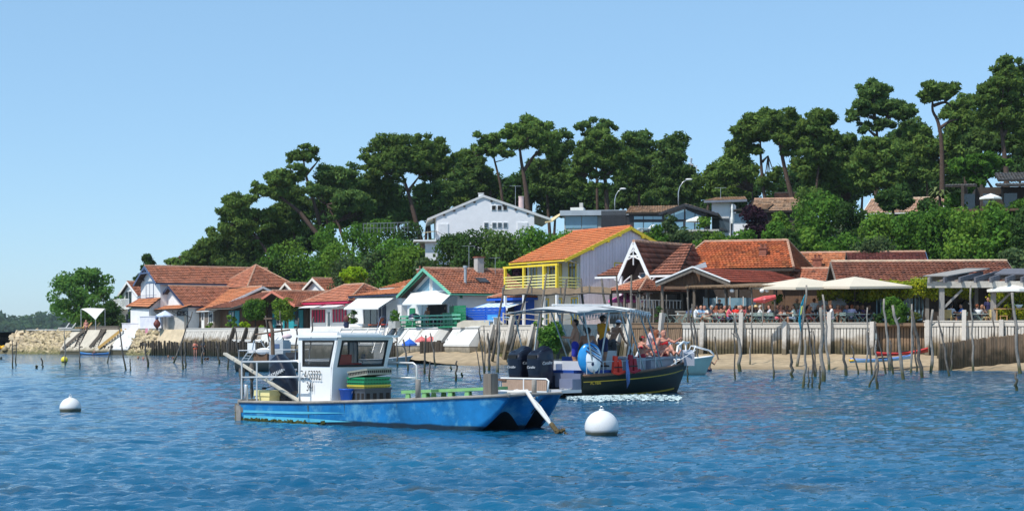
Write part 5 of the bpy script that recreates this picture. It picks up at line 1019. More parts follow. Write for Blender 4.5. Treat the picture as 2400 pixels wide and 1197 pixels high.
for i, t in enumerate(TOPS):
 px = 990 + i * 6.7 + (4 if i > 14 else 0); D = 136 - i * .12; o = link('pile', pm, e, (WX(px, D) - e.location.x, D - 135, -.6)); o.scale = (.36 if i < 15 else .44, .36, WZ(t, D) + .6); o.rotation_euler = (0, random.uniform(-.03, .03), i)
o = link('pile', pm, e, (WX(1104, 134) - e.location.x, -1, -.6)); o.scale = (.62, .4, WZ(792, 134) + .6)
e = thing('short_palisade', 'short row of pale low stakes behind the blue beach parasol', 'palisade', (WX(935, 146), 144, 0))
for i in range(13): px = 908 + i * 5; o = link('stake', pm, e, (WX(px, 144.5) - e.location.x, .5, -.4)); o.scale = (.24, .24, WZ(800 + random.uniform(-2, 2), 144.5) + .4)
e = thing('quay_foot_palisade', 'long row of dark stakes along the foot of the left quay', 'palisade', (WX(300, 186), 186, 0)); k = 0
for i in range(112):
 px = 150 + i * 4.4; D = shoreD(px) - 2.3
 o = link('stake', pm, e, (WX(px, D) - e.location.x, D - 186, -.5)); o.scale = (.2 + .04 * random.random(), .2, WZ((800 if px > 330 else 812) + random.uniform(-3, 4), D) + .5); o.rotation_euler = (random.uniform(-.05, .05), random.uniform(-.05, .05), i)
def concwall(name, label, px0, px1, ribs=(), zb=1.4, batter=1.0, mat=CONCW, ztop=None, rib=True, ret=0):
 a, rz, L, _ = quay(px0, px1); zt = (ztop or TER) + .08; e = thing(name, label, 'wall', a, rz)
 MB().slab([(0, 0, zt), (0, -batter, zb), (0, -batter, zb - .15), (0, .4, zb - .15), (0, .4, zt)], (L, 0, 0)).build('slope', mat, e); MB().slab([(.02, -batter + .06, zb - .155), (.02, -batter + .02, -1), (.02, .4, -1), (.02, .4, zb - .155)], (L - .04, 0, 0)).build('footing', M('stained_footing', (.30, .26, .20), .95, .3, 2, tide=[(.5, 1.2, (.06, .055, .03))]), e)
 def on(x, t, o=.05): return Vector((x, -batter * t - o, zt + (zb - zt) * t))
 if rib:
  MB().beam(on(0, .06), on(L, .06), .22, .10).build('rib', mat, e)
  for px in ribs: x = qx(a, rz, px); MB().beam(on(x, .06), on(x, .98), .2, .10, up=(0, -1, .5)).build('rib', mat, e)
 if ret: MB().slab([(L + .02, 0, zt), (L + .02, -batter, zb), (L + .02, -batter, -1), (L + .02, .6, -1), (L + .02, .6, zt)], (ret, .2, 0)).build('return_wall', CONC, e)
 return e, on, a, rz
concwall('white_concrete_quay', 'white concrete quay face below the crimson trim house', 620, 800, (), batter=.5, rib=False, ret=.0)
concwall('white_concrete_quay', 'white sloping quay with raised panels below the first awning', 805, 902, (832, 868), batter=1.1, ret=1.6)
e, on, a, rz = concwall('white_concrete_quay', 'white sloping quay with ladder below the green terrace', 936, 1032, (962, 995), batter=1.1, ret=1.8)
l = thing('white_ladder', 'white ladder lying on the sloping quay below the green terrace', 'ladder', e.location, rz); x = qx(a, rz, 943)
for s_ in (0, .55): MB().beam(on(x + s_, -.08, .16), on(x + s_ + .1, .95, .16), .06, .06).build('stile', WHITE, l)
for k in range(6): MB().beam(on(x + .02, .08 + k * .16, .2), on(x + .57, .08 + k * .16, .2), .04, .04).build('rung', WHITE, l)
concwall('white_concrete_quay', 'white sloping quay with raised border right of the green terrace', 1066, 1128, (), batter=1.0)
e = thing('quay_stair', 'steep steel stair with blue hand rails on the white quay', 'stair', (WX(893, 147), 146.6, 0))
for s_ in (0, .7): MB().beam((s_ - .6, -1.5, .6), (s_, 0, TER + .2), .06, .12).build('stringer', STEEL, e); MB().tube([(s_ - .6, -1.5, 1.4), (s_, 0, TER + 1.0), (s_ + .3, .6, TER + 1.0)], .03, 6).build('hand_rail', SLATEBLUE, e)
for k in range(8): MB().box((.05 - .07 * (7 - k), -1.4 + k * .19, .75 + k * .27), (.66, .2, .04)).build('tread', STEEL, e)
plankwall('slatted_quay_wall', 'sloping wall of pale narrow slats below the orange roof cabin', 437, 547, .24, PLANK, (), zbot=.35, batter=.9, cap=True)
plankwall('braced_quay_wall', 'slatted quay wall with thick upright braces left of the small work boat', 547, 622, .24, PLANK, (552, 582, 606), zbot=.35, batter=.7, postm=PILE)
a, rz, L, _ = quay(547, 622); cube('middle_rail', bpy.data.objects['braced_quay_wall'], CONCW, (L / 2, -.42, 1.6), (L, .1, .3))
concwall('tan_concrete_quay', 'rust stained tan concrete quay slab left of the slatted wall', 377, 437, (), zb=.9, batter=.9, mat=TANC, rib=False)
e, on, a, rz = concwall('white_slab_quay', 'white concrete slab sloping to the water beside the rubble patch', 284, 326, (), zb=.7, batter=1.4, rib=False)
concwall('pale_concrete_quay', 'pale sloping concrete quay carrying the wooden stair ladders', 168, 284, (), zb=.5, batter=1.6, mat=M('sandy_concrete', (.52, .47, .38), .9, .15, 1.5, tide=[(.3, .9, (.16, .13, .07))]), rib=False)
def rubble(name, label, px0, px1, n, zb=-.2, batter=1.6, seed=1):
 a, rz, L, _ = quay(px0, px1); e = thing(name, label, 'wall', a, rz); zt = TER + .02; rg = np.random.RandomState(seed)
 MB().slab([(0, 0, zt), (0, -batter, zb), (0, -batter, -1), (0, .4, -1), (0, .4, zt)], (L, 0, 0)).build('wall_core', TANC, e)
 V = []; Q = []; T = []; base = np.array([(-1, -1, -1), (1, -1, -1), (1, 1, -1), (-1, 1, -1), (-1, -1, 1), (1, -1, 1), (1, 1, 1), (-1, 1, 1)]) * .5
 for i in range(n):
  t = rg.rand(); x = rg.rand() * L; s = np.array([rg.uniform(.35, .8), .35, rg.uniform(.22, .42)]); p = base * s * (1 + .25 * rg.normal(size=(8, 3))); an = rg.normal() * .35
  p = np.stack([p[:, 0] * math.cos(an) - p[:, 2] * math.sin(an), p[:, 1], p[:, 0] * math.sin(an) + p[:, 2] * math.cos(an)], 1); k = len(V)
  V += [tuple(q) for q in p + np.array([x, -batter * t - .03, zt - .12 + (zb - zt) * t])]; g = rg.uniform(.65, 1.3); T += [(g, g, g * rg.uniform(.85, 1))] * 8
  Q += [tuple(k + j for j in f) for f in ((0, 3, 2, 1), (4, 5, 6, 7), (0, 1, 5, 4), (1, 2, 6, 5), (2, 3, 7, 6), (3, 0, 4, 7))]
 o = link('stones', npmesh('stones', V, Q, STONE, T), e); o['kind'] = 'stuff'; return e
e = rubble('rubble_quay_wall', 'sloping rubble stone wall at the left tip of the point', 64, 168, 520, seed=1)
MB().box((5.5, -.05, TER + .1), (10.5, .5, .14)).build('coping', CONC, e)
rubble('rubble_quay_patch', 'patch of rubble stone quay below the hanging pink towels', 326, 377, 200, seed=2)
e = thing('stone_point_end', 'rounded rubble end of the quay where it meets the water', 'wall', (WX(62, 205), 205.5, 0)); rg = np.random.RandomState(5)
m = MB(); m.lathe([(3.2, -1), (2.6, .8), (1.2, 2.6), (.9, 2.75)], 12).build('mound', TANC, e)
for i in range(40):
 an = rg.uniform(2.6, 5.6); t = rg.rand(); r = 3.1 - 1.7 * t; m2 = MB().box((r * math.cos(an), r * math.sin(an), -.2 + 2.8 * t), (rg.uniform(.4, .9), rg.uniform(.4, .7), rg.uniform(.3, .5)), rg.uniform(0, 3), 0, rg.uniform(-.3, .3), rg.uniform(-.3, .3), .8); m2.build('stone', TANC, e)
def stairladder(px_t, px_b, y_b, label, mat, wdt=.9):
 Dt = shoreD(px_t) - .2; p = W(px_t, 772, Dt); q = W(px_b, y_b, shoreD(px_b) - 2.2); e = thing('wooden_stair', label, 'stair', q, 0, 'wooden stairs down the left quay'); d = p - q; side = Vector((-d.y, d.x, 0)).normalized() * wdt / 2
 for s_ in (-1, 1): MB().beam(side * s_, d + side * s_, .09, .3).build('stringer', mat, e)
 for k in range(9): c = d * ((k + .5) / 9); MB().beam(c - side, c + side, .24, .05, up=(0, 0, 1)).build('tread', M('pale_tread', (.42, .38, .32), .9), e)
stairladder(203, 152, 816, 'grey wooden stair nearest the rubble tip of the quay', LADW); stairladder(247, 212, 813, 'grey wooden stair in the middle of the three left stairs', LADW); stairladder(291, 236, 815, 'yellowish wooden stair rightmost of the left stairs', LADY)
for px, lb in ((192, 'short dark ladder just right of the first wooden stair'), (236, 'short dark ladder just left of the yellowish stair')): stairladder(px + 8, px - 10, 812, lb, WOODD, .7)
def low_wall(name, label, px0, px1, D0, D1, y_t, mat, t=.25):
 p, q = W(px0, y_t, D0), W(px1, y_t, D1); e = thing(name, label, 'wall', (p.x, p.y, TER - .1), math.atan2((q - p).y, (q - p).x)); L = math.hypot((q - p).x, (q - p).y); cube('panel', e, mat, (L / 2, 0, (p.z - TER + .1) / 2), (L, t, p.z - TER + .1)); cube('coping', e, mat, (L / 2, 0, p.z - TER + .13), (L + .06, t + .1, .06)); return e
low_wall('garden_wall', 'lavender shaded garden wall in front of the tall white house', 330, 380, 189, 186, 742, M('lavender_white', (.70, .69, .74), .8))
low_wall('garden_wall', 'grey board garden fence below the blue parasol', 397, 434, 186, 184, 742, M('pale_grey_boards', (.50, .47, .42), .8))
low_wall('garden_wall', 'low lavender wall below the oleander', 288, 328, 195, 193, 758, M('lavender_white', (.70, .69, .74), .8))
low_wall('terrace_parapet', 'grey concrete parapet with towels below the tall white house', 326, 378, 189.2, 185.6, 770, CONC)
low_wall('terrace_parapet', 'bleached timber parapet on the left point', 212, 278, 197, 193.5, 765, WOODG)
for i, (x, c, lb) in enumerate(((0, (.75, .30, .40), 'pink towel hanging over the grey parapet'), (.28, (.80, .74, .76), 'white towel hanging beside the pink one on the parapet'))): e = thing('beach_towel', lb, 'towel', W(341, 770, 187.4), 0, 'towels on the parapet'); MB().slab([(x, -.06, .06), (x + .26, -.07, .06), (x + .27, -.12, -.75 + .1 * i), (x, -.1, -.8)], (0, -.03, 0)).build('towel', M('towel_%d' % i, c, .9), e)
p = W(368, 790, 185); p.z = TER; e = thing('clay_jar', 'dark red clay jar with blue top on the left terrace', 'jar', p); MB().lathe([(.1, .2), (.36, .5), (.4, .75), (.2, 1.05), (.14, 1.15)], 12).build('body', M('red_clay', (.16, .04, .03), .6), e, True); MB().lathe([(.14, 1.15), (.2, 1.25), (.16, 1.6)], 10).build('blue_top', SLATEBLUE, e); MB().lathe([(.14, 0), (.12, .22)], 8).build('foot', DKSTEEL, e)
p = W(387, 760, 185.5); p.z = TER; parasol('pale blue and white garden parasol in front of the tall white house', p, 23 * 185 / F, WZ(739, 185.5) - TER, M('pale_blue_canvas', (.55, .63, .78), .8), rise=.55, n=8, group='garden parasols')
e = thing('sail_awning', 'white stretched sail awning under the big round tree', 'awning', W(222, 770, 199)); o0 = W(222, 770, 199)
V = []; n = 8
A_, B_, C_ = W(190, 724, 199) - o0, W(246, 723, 197) - o0, W(224, 750, 196) - o0
for i in range(n + 1):
 for j in range(n + 1 - i):
  u, v = i / n, j / n; w_ = 1 - u - v; p = A_ * w_ + B_ * u + C_ * v; p.z -= .5 * (u * v + u * w_ + v * w_) * -1.2 * (1 - u); V.append(p)
idx = {}; k = 0
for i in range(n + 1):
 for j in range(n + 1 - i): idx[i, j] = k; k += 1
fs = [(idx[i, j], idx[i + 1, j], idx[i, j + 1]) for i in range(n) for j in range(n - i)] + [(idx[i + 1, j], idx[i + 1, j + 1], idx[i, j + 1]) for i in range(n) for j in range(n - i - 1)]
o = MB().add(V, fs).build('sail', CANVAS, e, True); o.modifiers.new('thickness', 'SOLIDIFY').thickness = .02
for q in (A_, B_, C_): MB().tube([(q.x, q.y + .05, TER - o0.z), tuple(q)], .05, 6).build('mast', STEEL, e)
def loungechair(px, py, D, label, mat, rz=0):
 e = thing('lounge_chair', label, 'chair', W(px, py, D), rz, 'lounge chairs'); e.location.z = TER; cube('seat', e, mat, (0, 0, .34), (.95, .6, .10)); cube('backrest', e, mat, (.6, 0, .62), (.75, .6, .09), 0, 0, -.95)
 for x in (-.4, .35):
  for y in (-.25, .25): cube('leg', e, WOODG, (x, y, .15), (.05, .05, .32))
loungechair(146, 772, 203, 'white lounge chair left on the stone point', WHITE, .3); loungechair(161, 772, 202, 'white lounge chair right on the stone point', WHITE, .2)
for i, px in enumerate((186, 198, 217)): loungechair(px, 770, 198.5, f'tan lounge chair on the left quay, {ORD[i]} from the left', M('tan_canvas', (.55, .36, .14), .8), .4)
h, fr, w = GREENHOUSE
a, rz, L, _ = quay(936, 1078); e = thing('green_terrace_railing', 'green slatted bench railing along the terrace of the green gable house', 'railing', a + Vector((0, 0, TER)), rz)
for z_ in (.25, .62, .92): cube('rail', e, LGREEN if z_ > .5 else GREEN, (L / 2, .05, z_ + .08), (L, .05, .14))
for i in range(9): cube('post', e, GREEN, (i * L / 8, .12, .5), (.09, .09, 1.1))
for i in range(7): cube('slat', e, GREEN, (L * .72 + i * .33 * 1.3, .16, .62), (.36, .04, 1.15))
for i in range(7): cube('shutter_board', e, GREEN, (L - 1.2, .5, .2 + i * .24), (2.4, .04, .22))
for i in range(4): cube('shutter_board', e, GREEN, (.9, .6, .2 + i * .24), (1.8, .04, .22))
cube('plinth', e, GREEN, (L / 2, .02, .06), (L, .3, .14))
low = thing('blue_fence', 'bright blue slatted fence beside the green gable house', 'fence', W(1093, 765, 136) * 1.0, -.95); low.location.z = TER - .05
Lb = 5.2
for k in range(8): cube('slat', low, BLUE, (Lb / 2, 0, .12 + k * .2), (Lb, .05, .18))
for x in (0, Lb / 2, Lb): cube('post', low, BLUE, (x, .06, .8), (.1, .08, 1.7))
e = thing('covered_dinghy', 'beige cover over a dinghy on the white quay', 'boat cover', W(1115, 770, 132), -.7); e.location.z = TER; MB().slab([(-2, 0, 0), (-1.9, 0, .35), (-1.2, 0, .55), (1.4, 0, .55), (1.9, 0, .3), (2, 0, 0)], (0, 1.4, 0)).build('cover', M('beige_cover', (.50, .46, .38), .9), e)
for i, (px, D, c, lb) in enumerate(((877, 152, (.42, .10, .045), 'rust orange deck chair left of the quay stair'), (908, 147.5, (.55, .06, .03), 'red deck chair right of the quay stair'))): loungechair(px, 765, D, lb, M('deckchair_%d' % i, c, .8), .5)
for px, D, lb in ((1145, 128.5, 'light blue plastic chair left beside the striped awning'), (1156, 128, 'light blue plastic chair right beside the striped awning')):
 e = thing('plastic_chair', lb, 'chair', W(px, 765, D + 3), -.6, 'blue plastic chairs'); e.location.z = TER; pm_ = M('light_blue_plastic', (.06, .32, .72), .4)
 cube('seat', e, pm_, (0, 0, .45), (.5, .5, .05)); cube('backrest', e, pm_, (0, .24, .72), (.5, .05, .5))
 for x in (-.2, .2):
  for y in (-.2, .2): cube('leg', e, pm_, (x, y, .22), (.05, .05, .45))
e = thing('garden_table', 'pale blue table with cups beside the striped awning', 'table', W(1180, 765, 130), -.6); e.location.z = TER; cube('top', e, M('pale_blue_top', (.35, .55, .75), .5), (0, 0, .75), (1.6, .8, .05))
for x in (-.7, .7): cube('leg', e, WHITE, (x, 0, .37), (.06, .6, .72))
e = thing('white_terrace_table', 'white table on the green gable house terrace', 'table', W(1010, 758, 142), -1.0); e.location.z = TER; cube('top', e, WHITE, (0, 0, .78), (2.2, .9, .05))
for x in (-1, 1):
 for y in (-.35, .35): cube('leg', e, WHITE, (x, y, .38), (.06, .06, .76))
e = thing('kettle_barbecue', 'round black and white barbecue on the green terrace', 'barbecue', W(971, 760, 144)); e.location.z = TER; MB().ell((0, 0, .95), (.5, .5, .3)).build('lid', NAVY, e, True); MB().ell((0, 0, .8), (.5, .5, .25)).build('bowl', STEEL, e, True)
for k in range(3): MB().tube([(.2 * math.cos(k * 2.1), .2 * math.sin(k * 2.1), .7), (.4 * math.cos(k * 2.1), .4 * math.sin(k * 2.1), 0)], .02, 5).build('leg', STEEL, e)
e = thing('plant_trough', 'pale trough under the rounded shrub by the navy doors', 'planter', W(924, 766, 145), -1); e.location.z = TER; cube('trough', e, CONC, (0, 0, .3), (1.3, .5, .6)); cube('soil', e, EARTH, (0, 0, .61), (1.2, .4, .03))
e = thing('flower_pot', 'dark blue glazed pot beside the crimson curtains', 'pot', W(812, 768, 156)); e.location.z = TER; MB().lathe([(.15, 0), (.28, .35), (.22, .55), (.26, .62)], 12).build('pot', NAVY, e, True); MB().ell((0, 0, .9), (.3, .3, .35)).build('plant', M('pot_plant', (.16, .05, .05), .8), e)
e = thing('white_inflatable_seat', 'low white bench cushion in front of the first awning', 'bench', W(842, 767, 155), -.9); e.location.z = TER; cube('seat', e, WHITE, (0, 0, .3), (2.2, .8, .28)); cube('base', e, CONC, (0, 0, .08), (2.0, .7, .16));
p = W(960, 822, 139); p.z = .3; parasol('bright blue beach parasol behind the pile groyne', p, 17 * 139 / F, WZ(805, 139) - .3, M('blue_canvas', (.02, .12, .55), .7), rise=.42, group='beach parasols')
PINKC = M('red_check_canvas', (.62, .16, .16), .8, .3, 9)
for px, py, lb in ((988, 797, 'red and white beach parasol left of the pair'), (1010, 796, 'red and white beach parasol right of the pair')): p = W(px, 822, 138); p.z = .3; parasol(lb, p, 15 * 138 / F, WZ(py, 138) - .3, PINKC, rise=.35, group='beach parasols')
e = thing('beach_tent', 'small red beach shelter right of the pile groyne', 'tent', W(1128, 822, 133)); e.location.z = .3; MB().add([(-.6, 0, 0), (.6, 0, 0), (.2, .5, 0), (.05, .1, .75)], [(0, 1, 3), (1, 2, 3), (2, 0, 3), (0, 2, 1)]).build('canopy', PINKC, e)
STK = M('stake_bark', (.115, .10, .085), .95, .35, 6, rnd=.3, tide=[(.15, .55, (.035, .045, .012))]); STKP = M('bleached_stake', (.25, .225, .195), .9, .25, 6, rnd=.12, tide=[(.2, .7, (.06, .065, .02))])
STAKES = []
def stake(xb, yb, xt, yt, th_=5, pale=False, bend=0, D=None, label=None):
 D = D or DW(yb); b = W(xb, yb, D); t = W(xt, yt, D * .999); rg = random.Random(int(xb * 31 + yb)); r = th_ * D / F / 2; v = t - b; n = 7
 e = thing('oyster_stake', label or '', 'stake', b, 0, 'oyster stakes'); m = MB(); pts = [Vector((-.0, 0, -.8)) - v.normalized() * .1]; rs = [r * 1.15]
 for i in range(n + 1):
  q = i / n; p = v * q + Vector((rg.uniform(-1, 1) * r * .9 + bend * math.sin(q * 3.14) * D / F, rg.uniform(-1, 1) * r, 0)) * (1 if 0 < i < n else 0); pts.append(p); rs.append(r * (1.1 - .35 * q) * rg.uniform(.88, 1.1))
 m.tube(pts, rs, 7); m.build('pole', STKP if pale else STK, e, True)
 if rg.random() < .45 and v.length > 1.5:
  q = rg.uniform(.45, .8); p = v * q; m2 = MB().tube([p, p + Vector((rg.choice((-1, 1)) * r * 3, 0, r * 2.6))], [r * .55, r * .3], 5); m2.build('branch_stub', STKP if pale else STK, e)
 STAKES.append(e); return e
S_ = [(1858, 885, 1852, 820, 7), (1882, 909, 1886, 795, 6, 1, 3), (1895, 908, 1895, 860, 3.5), (1904, 908, 1904, 853, 4), (1921, 912, 1922, 857, 5), (1930, 893, 1923, 720, 10, 1), (1943, 866, 1928, 690, 6, 1), (1912, 884, 1906, 775, 4), (1983, 880, 1972, 793, 7), (2012, 877, 1995, 808, 4), (2031, 869, 2033, 720, 4, 1), (2043, 877, 2034, 778, 5), (2037, 907, 2053, 862, 5), (2056, 911, 2056, 836, 6), (2052, 886, 2053, 797, 5, 1), (2076, 876, 2050, 752, 4), (2085, 868, 2072, 700, 6, 1), (2093, 876, 2086, 797, 5), (2117, 888, 2092, 715, 8, 1, 4), (2135, 874, 2137, 712, 5, 1), (2149, 871, 2140, 785, 4), (2161, 885, 2136, 725, 8, 0, 3), (2181, 873, 2186, 725, 7, 1), (2225, 881, 2198, 740, 5), (2229, 868, 2236, 755, 4), (2281, 868, 2275, 668, 5, 1), (2338, 865, 2325, 730, 4), (2391, 875, 2372, 685, 8, 1), (2383, 915, 2382, 872, 7), (1612, 895, 1611, 851, 4), (1634, 871, 1611, 697, 5), (1638, 866, 1622, 712, 5), (1684, 861, 1675, 788, 4), (1695, 858, 1701, 765, 3), (1723, 888, 1720, 745, 4), (1734, 870, 1722, 740, 8, 1, 3), (1757, 863, 1763, 714, 4, 1), (1813, 888, 1811, 780, 4), (1910, 884, 1890, 745, 5),
  (30, 862, 28, 795, 3), (38, 856, 38, 800, 3), (100, 861, 97, 838, 4), (86, 863, 86, 856, 5), (153, 855, 151, 772, 3, 1), (187, 863, 186, 800, 3), (252, 850, 262, 806, 3), (295, 867, 280, 770, 4), (306, 868, 304, 839, 3), (347, 860, 338, 803, 5), (429, 865, 424, 805, 4), (435, 862, 432, 800, 4), (407, 850, 451, 730, 4), (474, 851, 478, 780, 4), (514, 853, 507, 798, 4), (534, 866, 534, 784, 4), (563, 861, 550, 765, 4), (932, 860, 930, 768, 4), (956, 868, 945, 795, 5), (995, 875, 998, 785, 5), (1007, 893, 1008, 846, 4), (1021, 857, 1008, 780, 4), (1068, 893, 1071, 845, 5), (1057, 866, 1057, 857, 4, 1), (1083, 883, 1083, 873, 5), (1128, 893, 1116, 820, 3), (1135, 876, 1121, 770, 4), (1137, 870, 1134, 762, 3), (1146, 868, 1143, 780, 6), (1166, 872, 1172, 742, 6, 1), (2, 842, 2, 836, 4), (1570, 866, 1562, 690, 3), (668, 842, 656, 728, 4), (690, 842, 700, 745, 4), (722, 842, 735, 742, 4), (640, 860, 622, 740, 4)]
for s_ in S_: stake(s_[0], s_[1], s_[2], s_[3], s_[4], bool(s_[5]) if len(s_) > 5 else False, s_[6] if len(s_) > 6 else 0)
order_labels(STAKES, 'crooked wooden stake in the water, {} stake from the left')
SH = []
for (xb, yb, xt, yt, D) in ((1153, 840, 1183, 667, 121), (1190, 838, 1247, 647, 119), (1255, 835, 1281, 641, 118), (1306, 835, 1328, 653, 117), (1424, 760, 1410, 652, 118.5), (1454, 760, 1445, 647, 119), (1480, 760, 1480, 644, 119), (1370, 760, 1362, 652, 119.5)):
 b = W(xb, yb, D); t = W(xt, yt, D + (1.5 if yb > 800 else .2)); b.z = max(b.z, .1) if yb > 800 else TER
 e = thing('shade_pole', '', 'pole', b, 0, 'poles of the shade cloth'); v = t - b; MB().tube([(0, 0, -.3), v * .3 + Vector((.04, 0, 0)), v * .65 - Vector((.03, 0, 0)), v], [.11, .10, .08, .06], 7).build('pole', STK, e, True); SH.append(e)
order_labels(SH, 'tall slanting pole under the brown shade cloth, {} from the left')
e = thing('shade_cloth', 'sagging brown net shade strung between slanting poles', 'shade', W(1300, 680, 119)); o0 = e.location.copy(); V = []; nu, nv = 30, 5
for j in range(nv + 1):
 for i in range(nu + 1):
  px = 1178 + (1432 - 1178) * i / nu; D = 118.5 + 3.2 * j / nv + 1.5 * (1 - i / nu); py = 692 - 17 * (j / nv) + 1.6 * math.sin(i * .7) + (1.2 * math.sin(i * 1.3) if j else 0) - (3 if i > 20 else 0); V.append(W(px, py, D) - o0)
fs = [(j * (nu + 1) + i, j * (nu + 1) + i + 1, (j + 1) * (nu + 1) + i + 1, (j + 1) * (nu + 1) + i) for j in range(nv) for i in range(nu)]
MB().add(V, fs).build('cloth', M('brown_net', (.20, .14, .085), .95, .3, 3), e, True)
for i in (0, 8, 16, 24): m = MB().tube([V[i] + Vector((0, 0, .04)), V[nv * (nu + 1) + i] + Vector((0, 0, .04))], .05, 6); m.build('batten', STK, e)
MB().tube([V[i] + Vector((0, -.02, .05)) for i in range(0, nu + 1, 3)], .05, 6).build('front_pole', STK, e)
e = thing('rope_railing', 'double rope railing along the walkway above the leaning plank wall', 'railing', (WX(1180, 124), 124, TER))
PS = [Vector((WX(px, shoreD(px) + .4) - e.location.x, shoreD(px) + .4 - 124, 0)) for px in (1180, 1230, 1290, 1350, 1410)]
for p in PS: MB().tube([p, p + Vector((0, 0, 1.1))], .07, 6).build('post', POSTM, e)
for z_ in (.6, 1.0):
 for p, q in zip(PS[:-1], PS[1:]): MB().tube([p + Vector((0, 0, z_)), p.lerp(q, .5) + Vector((0, 0, z_ - .12)), q + Vector((0, 0, z_))], .025, 5).build('rope', M('pale_rope', (.55, .47, .35), .9), e)
bush(1292, 828, 116.2, 62, 78, 'green climbing vine hanging over the leaning plank wall', L_BUSH, size=.2, per=60, maxn=4000, name='climbing_vine', cat='vine')
bush(1262, 765, 119, 30, 26, 'small green shrub behind the rope railing', L_LIGHT, size=.2, maxn=800, name='shrub')
stake(1868, 857, 1890, 668, 6, True, D=105, label='bleached slanting pole carrying the teal flag')
e = thing('teal_flag', 'faded teal pennant with yellow emblem hanging from the slanting pole', 'flag', W(1884, 720, 104.8)); o0 = e.location.copy()
P = [W(1886, 690, 104.9), W(1882, 712, 104.8), W(1877, 740, 104.8), W(1876, 776, 104.8), W(1871, 752, 104.7), W(1873, 735, 104.7), W(1877, 712, 104.7)]
MB().slab([p - o0 for p in P], (.02, -.03, 0)).build('cloth', M('teal_cloth', (.015, .30, .42), .8, .2, 4), e); MB().slab([W(x, y, 104.55) - o0 for x, y in ((1881, 716), (1878, 734), (1875.5, 738), (1877.5, 718))], (.02, -.02, 0)).build('emblem', M('yellow_green', (.45, .50, .12), .8), e)
def kayak(name, label, pA, pB, wid, mat, deck, cat='kayak'):
 A_, B_ = Vector(pA), Vector(pB); d = B_ - A_; L = d.length; e = thing(name, label, cat, A_, 0); rot = d.to_track_quat('X', 'Z').to_euler(); m = MB(); n = 14; rings = []
 for i in range(n + 1):
  t = i / n; w_ = wid * (math.sin(math.pi * min(1, max(.015, t))) ** .55) / 2; hgt = .17 + .16 * abs(2 * t - 1) ** 2; rings.append([(L * t, -w_, hgt), (L * t, -w_ * .85, .08), (L * t, 0, 0.02 + .12 * abs(2 * t - 1) ** 3), (L * t, w_ * .85, .08), (L * t, w_, hgt), (L * t, 0, hgt + .05)])
 V = [p for r_ in rings for p in r_]; fs = []; mi = []
 o = MB().add(V, [(i * 6 + j, (i + 1) * 6 + j, (i + 1) * 6 + (j + 1) % 6, i * 6 + (j + 1) % 6) for i in range(n) for j in (0, 1, 2, 3)]).build('hull', mat, e, True)
 o2 = MB().add(V, [(i * 6 + j, (i + 1) * 6 + j, (i + 1) * 6 + (j + 1) % 6, i * 6 + (j + 1) % 6) for i in range(n) for j in (4, 5)]).build('deck', deck, e, True)
 MB().ell((L * .5, 0, .24), (.42, wid * .3, .05)).build('cockpit', DARK, e); e.rotation_euler = rot; return e
KW = M('white_plastic', (.75, .76, .78), .35); KB = M('blue_plastic', (.12, .25, .62), .35); KR = M('red_plastic', (.62, .04, .03), .4); KY = M('yellow_plastic', (.75, .42, .02), .4)
g1, g2 = W(1993, 846, 101), W(2140, 832, 101.5); g1.z, g2.z = .36, .60
e = kayak('white_kayak', 'white and blue kayak with yellow bow lying on the sand', g1, g2, .75, KW, KB); MB().ell((.2, 0, .22), (.28, .14, .12)).build('bow_tip', KY, e)
g1, g2 = W(2055, 830, 102.2), W(2176, 822, 102.4); g1.z, g2.z = .72, .98
kayak('red_kayak', 'red kayak lying behind the white kayak on the sand', g1, g2, .8, KR, KR)
fr = Fr(2174, 110, -4, TER + .1); e = thing('timber_pergola', 'grey timber pergola with slanting rafters at the right edge', 'pergola', fr.o, fr.rz)
PG = M('pergola_timber', (.30, .28, .26), .9, .2, 4, stretch=(4, 4, 1)); PGD = M('pergola_dark_timber', (.13, .13, .15), .85, .2, 4); x1 = fr.x(2480)
zb_ = fr.z(671, 2)
for px in (2207, 2328, 2450): x = fr.x(px); MB().beam((x, 0, 0), (x, 0, zb_ - .05), .3, .3).build('post', PG, e); MB().beam((x + .1, 0, zb_ - 1.4), (x + 1.3, 0, zb_ - .2), .14, .14).build('brace', PG, e); MB().beam((x, 5.5, 0), (x, 5.5, zb_ + .4), .25, .25).build('post', PG, e)
MB().beam((fr.x(2172), -.22, zb_ + .12), (x1, -.22, zb_ + .12), .14, .42).build('lintel', M('pale_pergola_beam', (.52, .49, .44), .9, .15, 4), e); MB().beam((0, 5.5, zb_ + .6), (x1, 5.5, zb_ + .6), .14, .3).build('rear_beam', PG, e)
for i in range(9):
 x = fr.x(2192) + i * (x1 - fr.x(2192)) / 8; MB().beam((x - .6, -1.0, zb_ + .38), (x + 2.3, 6.2, zb_ + 1.05), .13, .34).build('rafter', PGD if i else PG, e)
MB().slab([(-.4, -.6, zb_ + .62), (1.2, -.6, zb_ + .62), (5.2, 6, zb_ + 1.35), (3.6, 6, zb_ + 1.35)], (0, 0, .06)).build('roof_board', PG, e)
MB().slab([(4.6, 1.8, zb_ + .80), (x1 + 1, 1.8, zb_ + .80), (x1 + 3, 6.4, zb_ + 1.32), (6.2, 6.4, zb_ + 1.32)], (0, 0, .08)).build('roof_panel', PGD, e)
for px, D, lb, r, yb in ((1880, 114.5, 'large cream parasol left of the pair on the restaurant terrace', 2.75, 672), (2003, 113.5, 'large cream parasol right of the pair on the restaurant terrace', 2.85, 670), (1985, 117, 'cream parasol behind the large pair, seen from below', 2.2, 674)):
 p = W(px, 760, D); p.z = TER; o = parasol(lb, p, r, WZ(yb, D) - TER, M('cream_canvas', (.64, .56, .44), .8, .04, 1), rise=.62, square=True, group='cream terrace parasols', name='terrace_parasol'); o.rotation_euler = (.03, -.02, .5)
